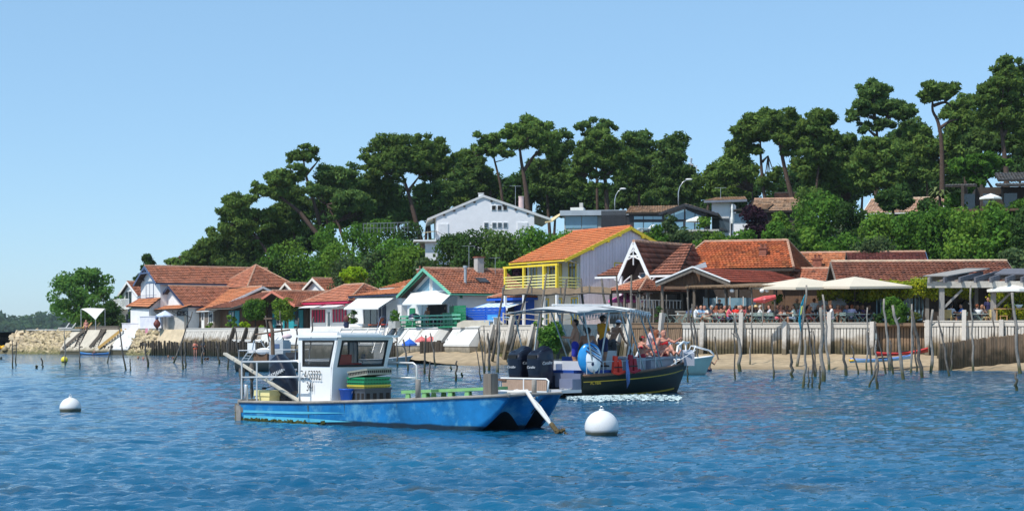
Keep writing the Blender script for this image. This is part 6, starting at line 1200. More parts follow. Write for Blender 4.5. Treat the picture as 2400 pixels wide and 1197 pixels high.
p = W(2372, 690, 109.5); p.z = TER; parasol('grey white parasol under the pergola at the right edge', p, 1.6, WZ(678, 109.5) - TER, CANVAS, rise=.3, group='cream terrace parasols')
p = W(1470, 700, 123); p.z = TER; parasol('pink parasol behind the kiosk', p, 1.35, WZ(703, 123) - TER, M('pink_canvas', (.75, .12, .38), .8), rise=.5, group='kiosk parasols')
def vine(px0, px1, D, y0, y1, label, seed, n=26, mat=L_VINE):
 rg = random.Random(seed); b = W((px0 + px1) / 2, 760, D); b.z = TER; e = thing('grape_vine', label, 'vine', b, 0, 'vines on the restaurant front'); B = []; m = MB()
 for i in range(n):
  px = rg.uniform(px0, px1); p = W(px, rg.uniform(y0, y1), D + rg.uniform(-.5, .7)) - b; r = rg.uniform(.2, .42); B.append((p.x, p.y, p.z, r * 1.3, r, r * .9))
 m.tube([(0, .3, -.2), (.1, .2, 1.2), (-.05, .2, WZ((y0 + y1) / 2, D) - TER)], [.08, .06, .05], 6); zz_ = WZ((y0 + y1) / 2, D) - TER; m.tube([(WX(px0, D) - b.x, .2, zz_), (0, .15, zz_ + .1), (WX(px1, D) - b.x, .2, zz_)], .04, 5); m.build('stem', BARKD, e)
 V, Fq, T = leaves(B, 60, .17, seed, maxn=5200, yellow=.35); link('foliage', npmesh('vine_leaves', V, Fq, mat, T), e)
vine(1925, 2045, 114, 678, 700, 'yellow green grape vine behind the cream parasols', 1, 30); vine(2040, 2130, 113.5, 664, 692, 'grape vine hanging from the roof edge in the middle', 2, 34); vine(2125, 2205, 113, 660, 690, 'grape vine beside the first pergola post', 3, 30); vine(2205, 2270, 113, 668, 688, 'grape vine under the pergola', 4, 20); vine(2330, 2420, 113, 685, 740, 'leafy vine screen at the right edge', 5, 34)
bush(2098, 762, 110.9, 64, 68, 'large leafy green shrub on the terrace between tables and pergola', L_BUSH, size=.2, per=60, maxn=4500, name='terrace_shrub'); bush(2140, 762, 110.6, 40, 34, 'low shrub with reddish leaves left of the pergola post', L_OLIVE, size=.18, per=60, maxn=2000, name='terrace_shrub', yellow=.5); bush(2060, 762, 111.2, 30, 36, 'dark green shrub at the edge of the tables', L_DARK, size=.18, per=60, maxn=1500, name='terrace_shrub'); bush(1822, 712, 116, 34, 22, 'green plant hanging behind the diners', L_LIGHT, size=.2, maxn=900, name='hanging_plant', cat='plant')
bush(1545, 757, 116.5, 24, 40, 'dark shrub against the kiosk boards', L_DARK, size=.2, maxn=900, name='kiosk_shrub')
def buoy(px, yw, dia_px, top_y, label, mat, alg=True, grp='mooring buoys'):
 D = DW(yw); r = dia_px * D / F / 2; zt = WZ(top_y, D); e = thing('mooring_buoy', label, 'buoy', (WX(px, D), D, 0), 0, grp)
 MB().ell((0, 0, zt - r), (r, r, r), 28, 18).build('ball', mat, e, True)
 MB().lathe([(r * .16, zt - .012), (r * .16, zt + .02), (r * .10, zt + .03)], 10).build('cap', mat, e); m = MB(); m.tube([(.03 * math.cos(a), 0, zt + .05 + .03 * math.sin(a)) for a in np.linspace(0, 6.28, 9)], .008, 5); m.build('ring', STEEL, e); return e
BW = M('white_buoy', (.70, .70, .69), .42, .03, 3, tide=[(.06, .12, (.040, .042, .012))], patch=((.55, .53, .45), 5, .62, .8)); BY = M('yellow_buoy', (.78, .62, .04), .45, .05, 3, tide=[(.05, .12, (.10, .09, .02))])
buoy(1410, 1019, 80, 961, 'large white mooring buoy nearest the camera, right of the blue boat', BW); buoy(165, 964, 50, 931, 'white mooring buoy at the lower left', BW); buoy(151, 849, 16, 835, 'small yellow buoy by the thin stake on the left', BY)
e = kayak('blue_inflatable', 'blue inflatable canoe moored at the foot of the left quay', (WX(190, 189), 188.5, -.02), (WX(262, 187), 186.2, -.02), 1.0, M('blue_vinyl', (.08, .28, .62), .4), M('blue_vinyl', (.08, .28, .62), .4), 'canoe')
e = thing('yellow_pontoon', 'raft with bright yellow floats at the left edge', 'raft', (WX(14, 230), 230, 0)); cube('deck', e, WOODG, (.8, 0, .25), (7, 2, .2));
for i in range(5): MB().ell((-1.6 + i * .65, 0, .55), (.42, .6, .34)).build('float', KY, e, True)
for x in (-2, 3): cube('pontoon', e, DKSTEEL, (x, 0, .05), (1, 1.8, .5))
for i, (px, D, s_) in enumerate(((8, 900, 1.6), (22, 950, 1.3), (34, 880, 1.2), (48, 940, 1.0), (-4, 920, 1.4))):
 e = thing('distant_boat', f'tiny white boat near the far shore, {ORD[i if i != 4 else 4]} in the row', 'boat', (WX(px, D), D, 0), random.uniform(-.3, .3), 'boats near the far shore'); MB().slab([(-3 * s_, 0, 0), (2.4 * s_, 0, 0), (3.2 * s_, 0, 1.1), (-3 * s_, 0, 1.0)], (0, 1.6, 0)).build('hull', WHITE, e); MB().slab([(-1.5 * s_, .2, 1.0), (1 * s_, .2, 1.0), (.4 * s_, .2, 2.0), (-1.4 * s_, .2, 2.1)], (0, 1.2, 0)).build('cabin', WHITE, e)
for px, yt, D, lb in ((238, 762, 260, 'thin mast leaning left of the stone point'), (196, 782, 420, 'far thin mast beyond the raft')):
 b = W(px - 24, 812, D); b.z = 0; t = W(px, yt, D); e = thing('dinghy_mast', lb, 'mast', b); MB().tube([(0, 0, -.3), t - b], [.07, .03], 5).build('mast', WOODG, e); MB().slab([(.4, 0, .1), (1.4, 0, .6), (.9, 0, 3)], (0, .05, 0)).build('furled_sail', WOODG, e)
def text(body, size, parent, mat, origin, xdir, ydir, ext=.003, name='lettering', shear=0, thin=0):
 cu = bpy.data.curves.new('lettering', 'FONT'); cu.body = body; cu.size = size; cu.extrude = ext; cu.shear = shear; cu.offset = thin
 tmp = bpy.data.objects.new('lettering_tmp', cu); COL.objects.link(tmp); dg = bpy.context.evaluated_depsgraph_get(); me = bpy.data.meshes.new_from_object(tmp.evaluated_get(dg)); bpy.data.objects.remove(tmp)
 me.materials.clear(); me.materials.append(mat); x, y = Vector(xdir).normalized(), Vector(ydir).normalized(); z = x.cross(y); o = link(name, me, parent)
 o.matrix_basis = Matrix.Translation(origin) @ Matrix((x, y, z)).transposed().to_4x4(); return o
def solid(o, t): o.modifiers.new('thickness', 'SOLIDIFY').thickness = t; return o
def ring_wall(P, Wn):
 """wall quad P with a window opening Wn (both 4 points in the same order)"""
 return MB().add(list(P) + list(Wn), [(i, (i + 1) % 4, 4 + (i + 1) % 4, 4 + i) for i in range(4)])
def hull_pts(L, B, zg, zk, n=20, full=.45, pw=2.2, rake=.5, flare=.55, tr=1.0):
 rows = []
 for i in range(n + 1):
  t = i / n; hb = B / 2 * (1 - max(0, (t - full) / (1 - full)) ** pw) * (tr + (1 - tr) * min(1, t * 3)); g, k = zg(t), zk(t); row = []
  for f in (1, .85, .68, .5, .32, .15, 0):
   y = hb * (1 - (1 - f) ** (1.5 + 1.2 * (1 - t)) * (1 if f == 0 else (flare + .25 * t))); row.append((L * t - rake * (1 - f) * t ** 5, y, k + (g - k) * f))
  rows.append([(x, -y, z) for x, y, z in row] + [(x, y, z) for x, y, z in reversed(row[:-1])])
 return rows
def skin(rows):
 m = MB(); k = len(rows[0]); m.add([p for r_ in rows for p in r_], [(i * k + j, (i + 1) * k + j, (i + 1) * k + j + 1, i * k + j + 1) for i in range(len(rows) - 1) for j in range(k - 1)]); m.poly(list(reversed(rows[0]))); return m
HBLUE = M('worn_blue_hull', (.010, .165, .40), .42, .3, 1.8, patch=((.15, .42, .56), 1.9, .52, .74), tide=[(.085, .125, (.010, .011, .011))])
HCYAN = M('cyan_stripe', (.10, .46, .62), .45, .12, 3, patch=((.02, .22, .45), 2.5, .6, .75)); HBLACK = M('black_antifouling', (.010, .010, .011), .6, .3, 3); GUNW = M('grey_gunwale', (.26, .24, .215), .8, .25, 5, patch=((.12, .10, .08), 4, .58, .72))
DECKM = M('pale_deck', (.52, .51, .48), .8, .12, 2, patch=((.30, .28, .24), 2, .56, .74)); CABW = M('cabin_white', (.80, .80, .785), .4, .04, 1.5, patch=((.60, .58, .52), 1.3, .64, .82)); RAILM = M('rail_aluminium', (.66, .66, .65), .4, .08, 4, metal=.35); RUBBER = M('black_rubber', (.012, .012, .012), .6)
CABGL = M('cabin_glass', (.05, .05, .05), .05, .1, 1, spec=.8, alpha=.38); NAVYC = M('navy_cowl', (.006, .009, .022), .3, .15, 2, coat=.25); ALGAE = M('algae', (.055, .060, .012), .95, .5, 9, bump=.6, bscale=30); LETB = M('black_lettering', (.015, .015, .015), .6)
fr = Fr(560, 40, -40, 0); L = fr.x(1122); BB = 2.25
e = BARGE = thing('oyster_barge', 'weathered blue oyster barge with small white cabin and scalloped bow in the foreground', 'boat', fr.o, fr.rz)
def zg(x): t = x / L; return .44 + .10 * t + .27 * max(0, t - .25) ** 1.35
rows = []; n = 40; Lb = L + .58
for i in range(n + 1):
 x = Lb * i / n; t = max(0, (x - L * .84) / (Lb - L * .84)); g = zg(x); hb = BB / 2 * (1 - .20 * t ** 2.2); zc = -.28 + (g + .28 - .05) * t ** 2.6; row = []
 for f in (1, .75, .5, .25): row.append((x, -hb * (1 - .05 * (1 - f)) , zc + (g - zc) * f))
 zk_ = -.28 + (g + .2) * t ** 5
 for q in np.linspace(-1, 1, 29):
  aq = abs(q); base = zc * aq ** 1.5 + zk_ * (1 - aq ** 1.5); row.append((x + .06 * (1 - aq) * t, hb * .95 * q, min(base + .34 * math.sin(math.pi * aq) ** 1.3 * min(1, t * 1.6), g - .02)))
 for f in (.25, .5, .75, 1): row.append((x, hb * (1 - .05 * (1 - f)), zc + (g - zc) * f))
 rows.append([(p[0], p[1] + BB / 2, p[2]) for p in row])
o = skin(rows).build('hull', [HBLUE, HBLACK], e, True)
kk = len(rows[0])
mi = []
for i in range(n):
 for j in range(kk - 1):
  q = -1 + 2 * (j - 3.5) / 28; zm_ = (rows[i][j][2] + rows[i + 1][j + 1][2]) / 2; mi.append(1 if (4 <= j <= kk - 6 and zm_ < .06 + .36 * math.sin(math.pi * min(1, abs(q)))) else 0)
mi.append(0); o.data.polygons.foreach_set('material_index', mi)
MB().add([(Lb * i / n, (BB / 2) + s_ * (BB / 2) * (1 - .20 * max(0, (Lb * i / n - L * .84) / (Lb - L * .84)) ** 2.2) * .97, zg(Lb * i / n) - .07) for i in range(n + 1) for s_ in (-1, 1) for j in (0,)], [(2 * i, 2 * i + 2, 2 * i + 3, 2 * i + 1) for i in range(n)]).build('deck', DECKM, e)
def gun(i, s_): x = Lb * i / n; t = max(0, (x - L * .84) / (Lb - L * .84)); return (x, BB / 2 + s_ * BB / 2 * (1 - .20 * t ** 2.2), zg(x) + .0)
for s_ in (-1, 1): MB().tube([gun(i, s_) for i in range(0, n + 1, 2)], .038, 6).build('gunwale', GUNW, e, True)
MB().beam(gun(0, -1), gun(0, 1), .10, .12).build('transom_rail', GUNW, e); MB().tube([gun(n, -1), gun(n, 1)], .03, 6).build('bow_rail', GUNW, e)
def strip(x0, x1, f0, f1, name, mat, k=18, fade=None):
 m = MB(); V = []
 for i in range(k + 1):
  x = x0 + (x1 - x0) * i / k; g = zg(x); w_ = (f1 - f0) / 2 * min(1, (1 - i / k) * 2.5); a, b = (f0 + f1) / 2 - w_ - .06 * (i / k) * (f0 < .6), (f0 + f1) / 2 + w_ - .06 * (i / k) * (f0 < .6)
  for f in (a, b): V.append((x, -.006 + .06 * (1 - f) * .6, -.28 + (g + .28) * f))
 return m.add(V, [(2 * i, 2 * i + 2, 2 * i + 3, 2 * i + 1) for i in range(k)]).build(name, mat, e)
strip(.15, 3.6, .66, .735, 'painted_stripe', HCYAN); strip(.15, 3.75, .455, .575, 'painted_stripe', HCYAN)
for x, z0_, z1_, ww in ((2.32, .1, .42, .05), (3.5, .26, .5, .02), (5.1, .36, .6, .02)): MB().add([(x, -.008, z1_), (x + ww, -.008, z1_), (x + ww * .7, .018, z0_), (x + ww * .35, .018, z0_)], [(0, 3, 2, 1)]).build('rust_streak', M('rust_streak', (.045, .12, .16), .8, .6, 14), e)
m = MB(); rg = random.Random(3)
for i in range(150): x = rg.uniform(.15, 3.0) * rg.uniform(.5, 1.0); z_ = rg.uniform(-.04, .055) ; m.box((x, .045 + rg.uniform(-.03, .02), z_), (rg.uniform(.08, .2), .05, rg.uniform(.03, .07)), rg.uniform(-.3, .3), 0, rg.uniform(-.3, .3), rg.uniform(-.4, .4))
o = m.build('algae_fringe', ALGAE, e); o['kind'] = 'stuff'
MB().beam((-.02, .1, .36), (-.02, .1, -.2), .16, .2).build('rudder_block', GUNW, e); MB().tube([(-.15, .06, .3), (-.16, .05, -.3)], [.05, .02], 6).build('hanging_rope', M('wet_rope', (.16, .15, .09), .9), e); cube('stern_block', e, WOODG, (-.02, .16, .30), (.28, .3, .2))
cube('bow_seam', e, RUBBER, (Lb + .012, BB / 2, zg(Lb) - .28), (.012, .03, .5), 0, 0, .75)
y0 = .36; xa, xb = fr.x(702, y0), fr.x(776, y0); xt = fr.x(793, y0); zd = zg(xa) - .07
zt = fr.z(791, xb, y0); y1 = fr.y(903, xb); zt2 = zt - .0
Pn = [(xa, y0, zd), (xb, y0, zd), (xt, y0, zt), (xa, y0, zt)]; zs = fr.z(862, xb, y0); zw = fr.z(797, xb, y0)
def lx(z, off): t = (z - zd) / (zt - zd); t2 = max(0, (t - .42) / .58); return xb + (xt - xb) * t2 - off
Pn = [(xa, y0, zd), (xb, y0, zd), (lx(zs, 0), y0, zs), (xt, y0, zt), (xa, y0, zt)]
wa, wb = xa + .10, .10
def side(y, nm):
 m = MB(); A = [(xa, y, zd), (xb, y, zd), (xb, y, zs), (xa, y, zs)]; m.poly(A)
 m.add([(xa, y, zs), (xb, y, zs), (xt, y, zt), (xa, y, zt), (wa, y, zs + .03), (lx(zs, .10), y, zs + .03), (lx(zw, .10), y, zw), (wa, y, zw)], [(0, 1, 5, 4), (1, 2, 6, 5), (2, 3, 7, 6), (3, 0, 4, 7)])
 solid(m.build(nm, CABW, e), .04)
 f = solid(MB().add([(wa, y - .01, zs + .03), (lx(zs, .10), y - .01, zs + .03), (lx(zw, .10), y - .01, zw), (wa, y - .01, zw), (wa + .035, y - .01, zs + .065), (lx(zs, .14), y - .01, zs + .065), (lx(zw, .14), y - .01, zw - .035), (wa + .035, y - .01, zw - .035)], [(0, 1, 5, 4), (1, 2, 6, 5), (2, 3, 7, 6), (3, 0, 4, 7)]).build('window_frame', RUBBER, e), .02)
 MB().add([(wa + .03, y, zs + .06), (lx(zs, .13), y, zs + .06), (lx(zw, .13), y, zw - .03), (wa + .03, y, zw - .03)], [(0, 1, 2, 3)]).build('window_pane', CABGL, f)
side(y0, 'cabin_side'); side(y1, 'cabin_side')
def front(x0f, nm, low=True, xback=None):
 X = (lambda z: x0f(z)); m = MB(); w0, w1 = y0 + .13, y1 - .13
 m.poly([(X(zd), y0, zd), (X(zd), y1, zd), (X(zs), y1, zs), (X(zs), y0, zs)]); z0_, z1_ = zs + .02, zw
 m.add([(X(zs), y0, zs), (X(zs), y1, zs), (X(zt), y1, zt), (X(zt), y0, zt), (X(z0_), w0, z0_), (X(z0_), w1, z0_), (X(z1_), w1, z1_), (X(z1_), w0, z1_)], [(0, 1, 5, 4), (1, 2, 6, 5), (2, 3, 7, 6), (3, 0, 4, 7)])
 solid(m.build(nm, CABW, e), .04); q = .012 if xback is None else -.012
 f = solid(MB().add([(X(z0_) + q, w0, z0_), (X(z0_) + q, w1, z0_), (X(z1_) + q, w1, z1_), (X(z1_) + q, w0, z1_), (X(z0_) + q, w0 + .05, z0_ + .05), (X(z0_) + q, w1 - .05, z0_ + .05), (X(z1_) + q, w1 - .05, z1_ - .05), (X(z1_) + q, w0 + .05, z1_ - .05)], [(0, 1, 5, 4), (1, 2, 6, 5), (2, 3, 7, 6), (3, 0, 4, 7)]).build('window_frame', RUBBER, e), .02)
 MB().add([(X(z0_), w0 + .04, z0_ + .04), (X(z0_), w1 - .04, z0_ + .04), (X(z1_), w1 - .04, z1_ - .04), (X(z1_), w0 + .04, z1_ - .04)], [(0, 1, 2, 3)]).build('window_pane', CABGL, f)
front(lambda z: lx(z, 0), 'cabin_front'); front(lambda z: xa, 'cabin_back', True, 1)
MB().slab([(xa - .06, y0 - .05, zt + .01), (xt + .14, y0 - .05, zt + .01), (xt + .14, y1 + .05, zt + .01), (xa - .06, y1 + .05, zt + .01)], (0, 0, .05)).build('cabin_roof', CABW, e); MB().box(((xa + xt) / 2 - .1, (y0 + y1) / 2, zt + .085), (xt - xa - .2, y1 - y0 - .3, .05)).build('roof_hatch', CABW, e)
e2 = MB(); e2.tube([(xa + .2, y0 + .2, zt + .05), (xa + .2, y0 + .2, zt + .13), (xt - .2, y0 + .2, zt + .13), (xt - .2, y0 + .2, zt + .05)], .012, 5).build('roof_grip', RAILM, e)
cube('seat', e, KR, ((xa + xb) / 2 + .15, y0 + .55, zs - .02), (.4, .45, .12)); cube('seat_back', e, KR, ((xa + xb) / 2 + .36, y0 + .55, zs + .12), (.07, .45, .36)); cube('dash', e, KR, (xb - .28, (y0 + y1) / 2 - .1, zs + .02), (.25, .7, .16)); cube('steering_console', e, DKSTEEL, (xb - .15, (y0 + y1) / 2, zd + .4), (.25, .8, .8))
text('C.4 53332', .30, e, LETB, Vector((xa + .05, y0 - .05, fr.z(888, xa, y0))), (1, 0, 0), (0, 0, 1), thin=-.002).scale = (.56, 1, 1); text('341', .30, e, LETB, Vector((xa + .28, y0 - .05, fr.z(915, xa, y0))), (1, 0, 0), (0, 0, 1), thin=-.002).scale = (.56, 1, 1)
def zr(py, x, y=0): return fr.z(py, x, y)
x0r, x1r = .04, fr.x(704, .08); zh, zm = zr(848, .1), zr(884, .1)
RP = [(.03, .06), (fr.x(602, .06), .06), (x1r, .06)]
MB().tube([(x0r, .06, zh), (x1r - .08, .06, zr(846, x1r)), (x1r, .06, zr(850, x1r)), (x1r, .06, zg(x1r))], .022, 8).tube([(x0r, .06, zm), (x1r, .06, zr(883, x1r))], .02, 8).build('stern_rail', RAILM, e, True)
for x, y in RP[:2]: MB().tube([(x, y, zg(x)), (x, y, zh + .0)], .02, 8).build('rail_post', RAILM, e)
MB().tube([(x0r, .06, zh), (x0r, BB - .06, zh)], .02, 8).tube([(x0r, .06, zm), (x0r, BB - .06, zm)], .02, 8).tube([(x0r, BB - .06, zh), (xa + 1.2, BB - .06, zh + .05)], .02, 8).build('stern_cross_rail', RAILM, e)
for x in (.04, 1.0, 1.9): MB().tube([(x, BB - .06, zg(x)), (x, BB - .06, zh + .03)], .02, 8).build('rail_post', RAILM, e)
xf = fr.x(976, BB - .1); MB().tube([(xb, BB - .1, zr(850, xf, BB)), (xf - .1, BB - .1, zr(850, xf, BB)), (xf, BB - .1, zr(856, xf, BB)), (xf, BB - .1, zg(xf))], .022, 8).tube([(xb, BB - .1, zr(885, xf, BB)), (xf, BB - .1, zr(885, xf, BB))], .02, 8).build('far_rail', RAILM, e, True)
for px, y, h_, r in ((577, .14, .42, .045), (980, .12, .45, .06), (1252, BB - .35, .34, .055)): x = fr.x(px, y); MB().lathe([(r, 0), (r, h_), (r * .8, h_ + .02)], 10, (x, y, zg(x) - .04)).build('mooring_post', GUNW if r > .05 else RAILM, e, True)
x = fr.x(1150, .5); MB().box((x, .5, zg(x) + .20), (.22, .24, .55), 0, 0, 0, 0, .94).build('wood_bitt', WOODG, e)
m = MB(); rowsm = []
prof = [(-.62, .10, .06), (-.55, .20, .13), (-.30, .27, .19), (0, .29, .22), (.28, .27, .21), (.46, .20, .15), (.52, .10, .07)]
for z_, ax, ay in prof: rowsm.append([(ax * math.copysign(abs(math.cos(t)) ** .6, math.cos(t)), ay * math.copysign(abs(math.sin(t)) ** .6, math.sin(t)), z_) for t in np.linspace(0, 2 * math.pi, 17)[:-1]])
for i in range(len(rowsm) - 1): m.add(rowsm[i] + rowsm[i + 1], [(j, (j + 1) % 16, 16 + (j + 1) % 16, 16 + j) for j in range(16)])
m.poly(list(reversed(rowsm[0]))); m.poly(rowsm[-1])
xo = fr.x(672, 1.1); eng = thing('outboard_engine', 'navy outboard engine tilted at the stern of the blue barge', 'engine', fr.w(xo, 1.0, zg(0) + .62), fr.rz)
eng.scale = (1.0, 1.0, 1.0); cw = m.build('cowling', NAVYC, eng, True); cw.rotation_euler = (0, -.55, 0); o = MB().beam((.1, 0, -.4), (-.2, 0, -1.0), .22, .3).build('leg', NAVYC, eng); cw2 = MB().box((.0, 0, 0), (.50, .47, .04)); st_ = cw2.build('trim_band', M('grey_trim', (.35, .37, .40), .4), cw)
text('YAMAHA', .13, cw, M('silver_lettering', (.6, .62, .64), .4), Vector((-.26, -.245, .06)), (1, 0, -.25), (.25, 0, 1))
pl = thing('grey_mast_base', 'grey tube mast with rusty crossbar standing at the stern of the blue barge', 'mast', fr.w(fr.x(640, 1.9), 1.9, zg(0) - .1), fr.rz)
pz = fr.z(832, 1, 1.9) - zg(0); MB().tube([(0, 0, 0), (0, 0, pz + .1)], [.10, .10], 10).build('sleeve', M('blue_grey_tube', (.16, .20, .27), .5), pl); MB().tube([(0, 0, pz), (-.03, 0, pz + .7), (-.12, 0, fr.z(742, 1, 1.9) - zg(0))], [.05, .045, .04], 8).build('pole', M('rusty_pole', (.14, .095, .065), .8, .3, 6), pl); zz_ = fr.z(768, 1, 1.9) - zg(0); MB().tube([(-.65, 0, zz_ - .06), (.6, 0, zz_ + .06)], .02, 6).build('crossbar', M('rusty_pole', (.14, .095, .065), .8), pl); MB().box((-.14, 0, fr.z(735, 1, 1.9) - zg(0)), (.3, .1, .04)).build('top_plate', M('rusty_pole', (.14, .095, .065), .8), pl)
def deckthing(name, label, cat, px, y, rz=0, dz=0): x = fr.x(px, y); return thing(name, label, cat, fr.w(x, y, zg(x) - .065 + dz), fr.rz + rz)
CREAMP = M('cream_plastic', (.72, .64, .30), .5, .06, 3)
b = deckthing('fuel_tank', 'cream plastic fuel tank with black cap behind the cabin', 'tank', 628, .75); hh = .32; MB().box((0, 0, hh * .30), (.50, .36, hh * .58)).box((0, 0, hh * .8), (.56, .40, hh * .42), taper=.96).build('tank_body', CREAMP, b); MB().lathe([(.05, hh), (.05, hh + .05)], 8, (-.14, 0, .02)).build('cap', RUBBER, b); MB().tube([(-.1, 0, hh + .04), (.05, .1, hh + .1), (.3, .1, hh)], .012, 5).build('fuel_hose', RUBBER, b)
b = deckthing('blue_bucket', 'blue plastic bucket in front of the cabin', 'bucket', 812, .55); hh = .33; MB().lathe([(.115, 0), (.16, hh), (.175, hh), (.175, hh + .025), (.155, hh + .02), (.11, .03)], 18).build('bucket', M('bucket_blue', (.01, .10, .52), .4), b, True); MB().tube([(.17 * math.cos(a), .02, hh - .02 - .12 * abs(math.sin(a))) for a in np.linspace(math.pi, 2 * math.pi, 9)], .006, 5).build('handle', STEEL, b)
GREYC = M('grey_crate', (.050, .060, .075), .5, .12, 3)
def crate(name, label, px, y, sx, sy, h_, dz, mat, slots=0, rz=0, tilt=0):
 b = deckthing(name, label, 'crate', px, y, rz, dz); m = MB(); t = .02
 m.box((0, 0, t / 2), (sx, sy, t)); m.box((0, -sy / 2 + t / 2, h_ / 2 + t / 2), (sx, t, h_ - t)).box((0, sy / 2 - t / 2, h_ / 2 + t / 2), (sx, t, h_ - t)).box((-sx / 2 + t / 2, 0, h_ / 2 + t / 2), (t, sy - 2 * t, h_ - t)).box((sx / 2 - t / 2, 0, h_ / 2 + t / 2), (t, sy - 2 * t, h_ - t)); m.build('crate_body', mat, b)
 MB().box((0, -sy / 2 - .008, h_ - .02), (sx + .03, .016, .04)).box((sx / 2 + .008, 0, h_ - .02), (.016, sy + .03, .04)).box((0, sy / 2 + .008, h_ - .02), (sx + .03, .016, .04)).box((-sx / 2 - .008, 0, h_ - .02), (.016, sy + .03, .04)).build('rim', mat, b)
 if slots:
  for k in range(slots): cube('slot', b, DARK, (-sx / 2 + sx * (k + .5) / slots, -sy / 2 - .004, h_ * .48), (sx / slots * .5, .01, h_ * .42)); cube('slot', b, DARK, (sx / 2 + .004, -sy / 2 + sy * (k + .5) / slots, h_ * .48), (.01, sy / slots * .5, h_ * .42))
 if tilt: b.rotation_euler = (0, tilt, fr.rz + rz)
 return b
xc = 866
crate('grey_crate', 'dark grey crate, lowest of the stack in front of the cabin', xc, 1.05, .54, .84, .36, 0, GREYC, 4); bpy.data.objects['grey_crate']; crate('yellow_tray', 'yellow slotted tray on the dark grey crate', xc - 1, 1.05, .52, .84, .07, .365, M('yellow_tray', (.50, .42, .05), .5), 9); crate('green_tray', 'green slotted tray, lower of the two green trays', xc - 1, 1.05, .52, .84, .08, .44, M('green_tray', (.015, .24, .10), .45, .1, 3), 9); crate('green_tray', 'green slotted tray, upper of the two green trays', xc - 2, 1.04, .52, .84, .08, .525, M('green_tray', (.015, .24, .10), .45), 9, .04)
crate('grey_basket', 'grey perforated basket tilted on top of the trays', xc + 2, 1.05, .54, .9, .14, .63, M('grey_basket', (.28, .29, .24), .6, .15, 4), 12, .12, -.13)
b = deckthing('grey_basket', 'grey mesh basket leaning against the cabin front', 'crate', xc - 22, 1.3, .3, .60); m = MB()
for k in range(9): m.box((-.25 + k * .06, 0, .06), (.015, .6, .13)); m.box((0, -.28 + k * .07, .06), (.5, .015, .13))
m.build('mesh_body', M('grey_basket', (.28, .29, .24), .6), b)
GRK = M('green_rack', (.17, .37, .15), .7, .15, 4, patch=((.08, .17, .06), 3, .58, .72))
for (pa, pb, yy, lb) in ((940, 1010, 1.35, 'pale green plastic oyster rack, left one on the foredeck'), (1000, 1138, 1.6, 'pale green plastic oyster rack, longer right one on the foredeck')):
 xs, xe = fr.x(pa, yy), fr.x(pb, yy); b = thing('oyster_rack', lb, 'rack', fr.w(xs, yy, zg(xs) - .06), fr.rz, 'oyster racks'); Lr = xe - xs; dzr = zg(xe) - zg(xs)
 MB().slab([(0, 0, .20), (Lr, 0, .20 + dzr), (Lr, .75, .20 + dzr), (0, .75, .20)], (0, 0, .07)).build('rack_top', GRK, b)
 for k in range(max(2, int(Lr / .45))):
  for yq in (.04, .68): MB().box((.18 + k * .5, yq, .10 + dzr * (k * .5 / Lr)), (.16, .06, .21), 0, 0, 0, 0, .65).build('rack_leg', GRK, b)
b = deckthing('white_float', 'small white float lying at the bow of the blue barge', 'float', 1212, .95); MB().ell((0, 0, .09), (.15, .12, .10)).build('float', WHITE, b, True); MB().tube([(.1, 0, .1), (.3, .1, .03), (.45, .05, .02)], .012, 5).build('line', M('pale_rope', (.55, .47, .35), .9), b)
for i, (dy, dz) in enumerate(((0, 0), (.1, -.05))):
 p = fr.w(fr.x(703 - i * 6, .3 + dy), .3 + dy, zg(2) + .02); q = W(527 + i * 14, 828 + i * 8, 41.0 + .3 * i); b = thing('wooden_pole', ('upper' if i == 0 else 'lower') + ' pale wooden pole leaning over the stern rail of the barge', 'pole', p, 0, 'poles on the barge'); v = q - p; MB().beam((0, 0, 0), v, .075, .045).build('shaft', M('pale_pole', (.50, .46, .38), .8, .15, 5), b); MB().beam(v * .86, v * 1.0, .10, .05).build('blade', M('pale_pole', (.50, .46, .38), .8), b)
for px, y, lb in ((567, .55, 'slim brown rope fender left at the stern rail'), (590, .9, 'slim brown rope fender right at the stern rail')):
 x = fr.x(px, y); b = thing('rope_fender', lb, 'fender', fr.w(x, y, zh + .0), fr.rz, 'rope fenders'); MB().lathe([(.01, -.95), (.045, -.75), (.03, -.5), (.075, -.32), (.07, -.15), (.02, 0)], 8).build('fender', M('rope_brown', (.14, .12, .10), .95, .3, 9), b); MB().tube([(0, 0, -.02), (0, 0, .03)], .012, 5).build('lanyard', M('rope_brown', (.14, .12, .10), .95), b)
ym_ = fr.y(1232, Lb); p = fr.w(Lb + .03, ym_, zg(Lb) + .05); q = W(1314, 1012, 34.6); b = thing('mooring_rope', 'thick white mooring rope running from the bow down into the water', 'rope', p); v = q - p; v.z = -p.z - .05
MB().tube([(-.4, .2, .0), (0, 0, .02), v * .3 + Vector((0, 0, -.03)), v * .65 + Vector((0, 0, -.02)), v], [.03, .05, .045, .035, .03], 8).build('rope', M('white_rope', (.62, .62, .60), .8, .1, 6), b, True); MB().tube([(.0, .05, .0), v * .33 + Vector((.05, .1, 0)), v * .66 + Vector((.02, .05, 0))], .02, 6).build('second_strand', M('white_rope', (.62, .62, .60), .8), b); MB().tube([v * .72 + Vector((.0, -.02, 0)), v * 1.02], [.05, .055], 8).build('weedy_end', M('weed_brown', (.10, .075, .035), .95, .4, 12), b)
m = MB()
for i in range(26): m.box((v.x + random.uniform(-.1, .12), v.y + random.uniform(-.1, .1), v.z + random.uniform(0, .13)), (.07, .05, .04), random.uniform(0, 3), 0, random.uniform(-1, 1))
m.build('weed_clump', M('weed_brown', (.10, .075, .035), .95), b)
fr = Fr(1368, 55, 48, 0); TB = fr
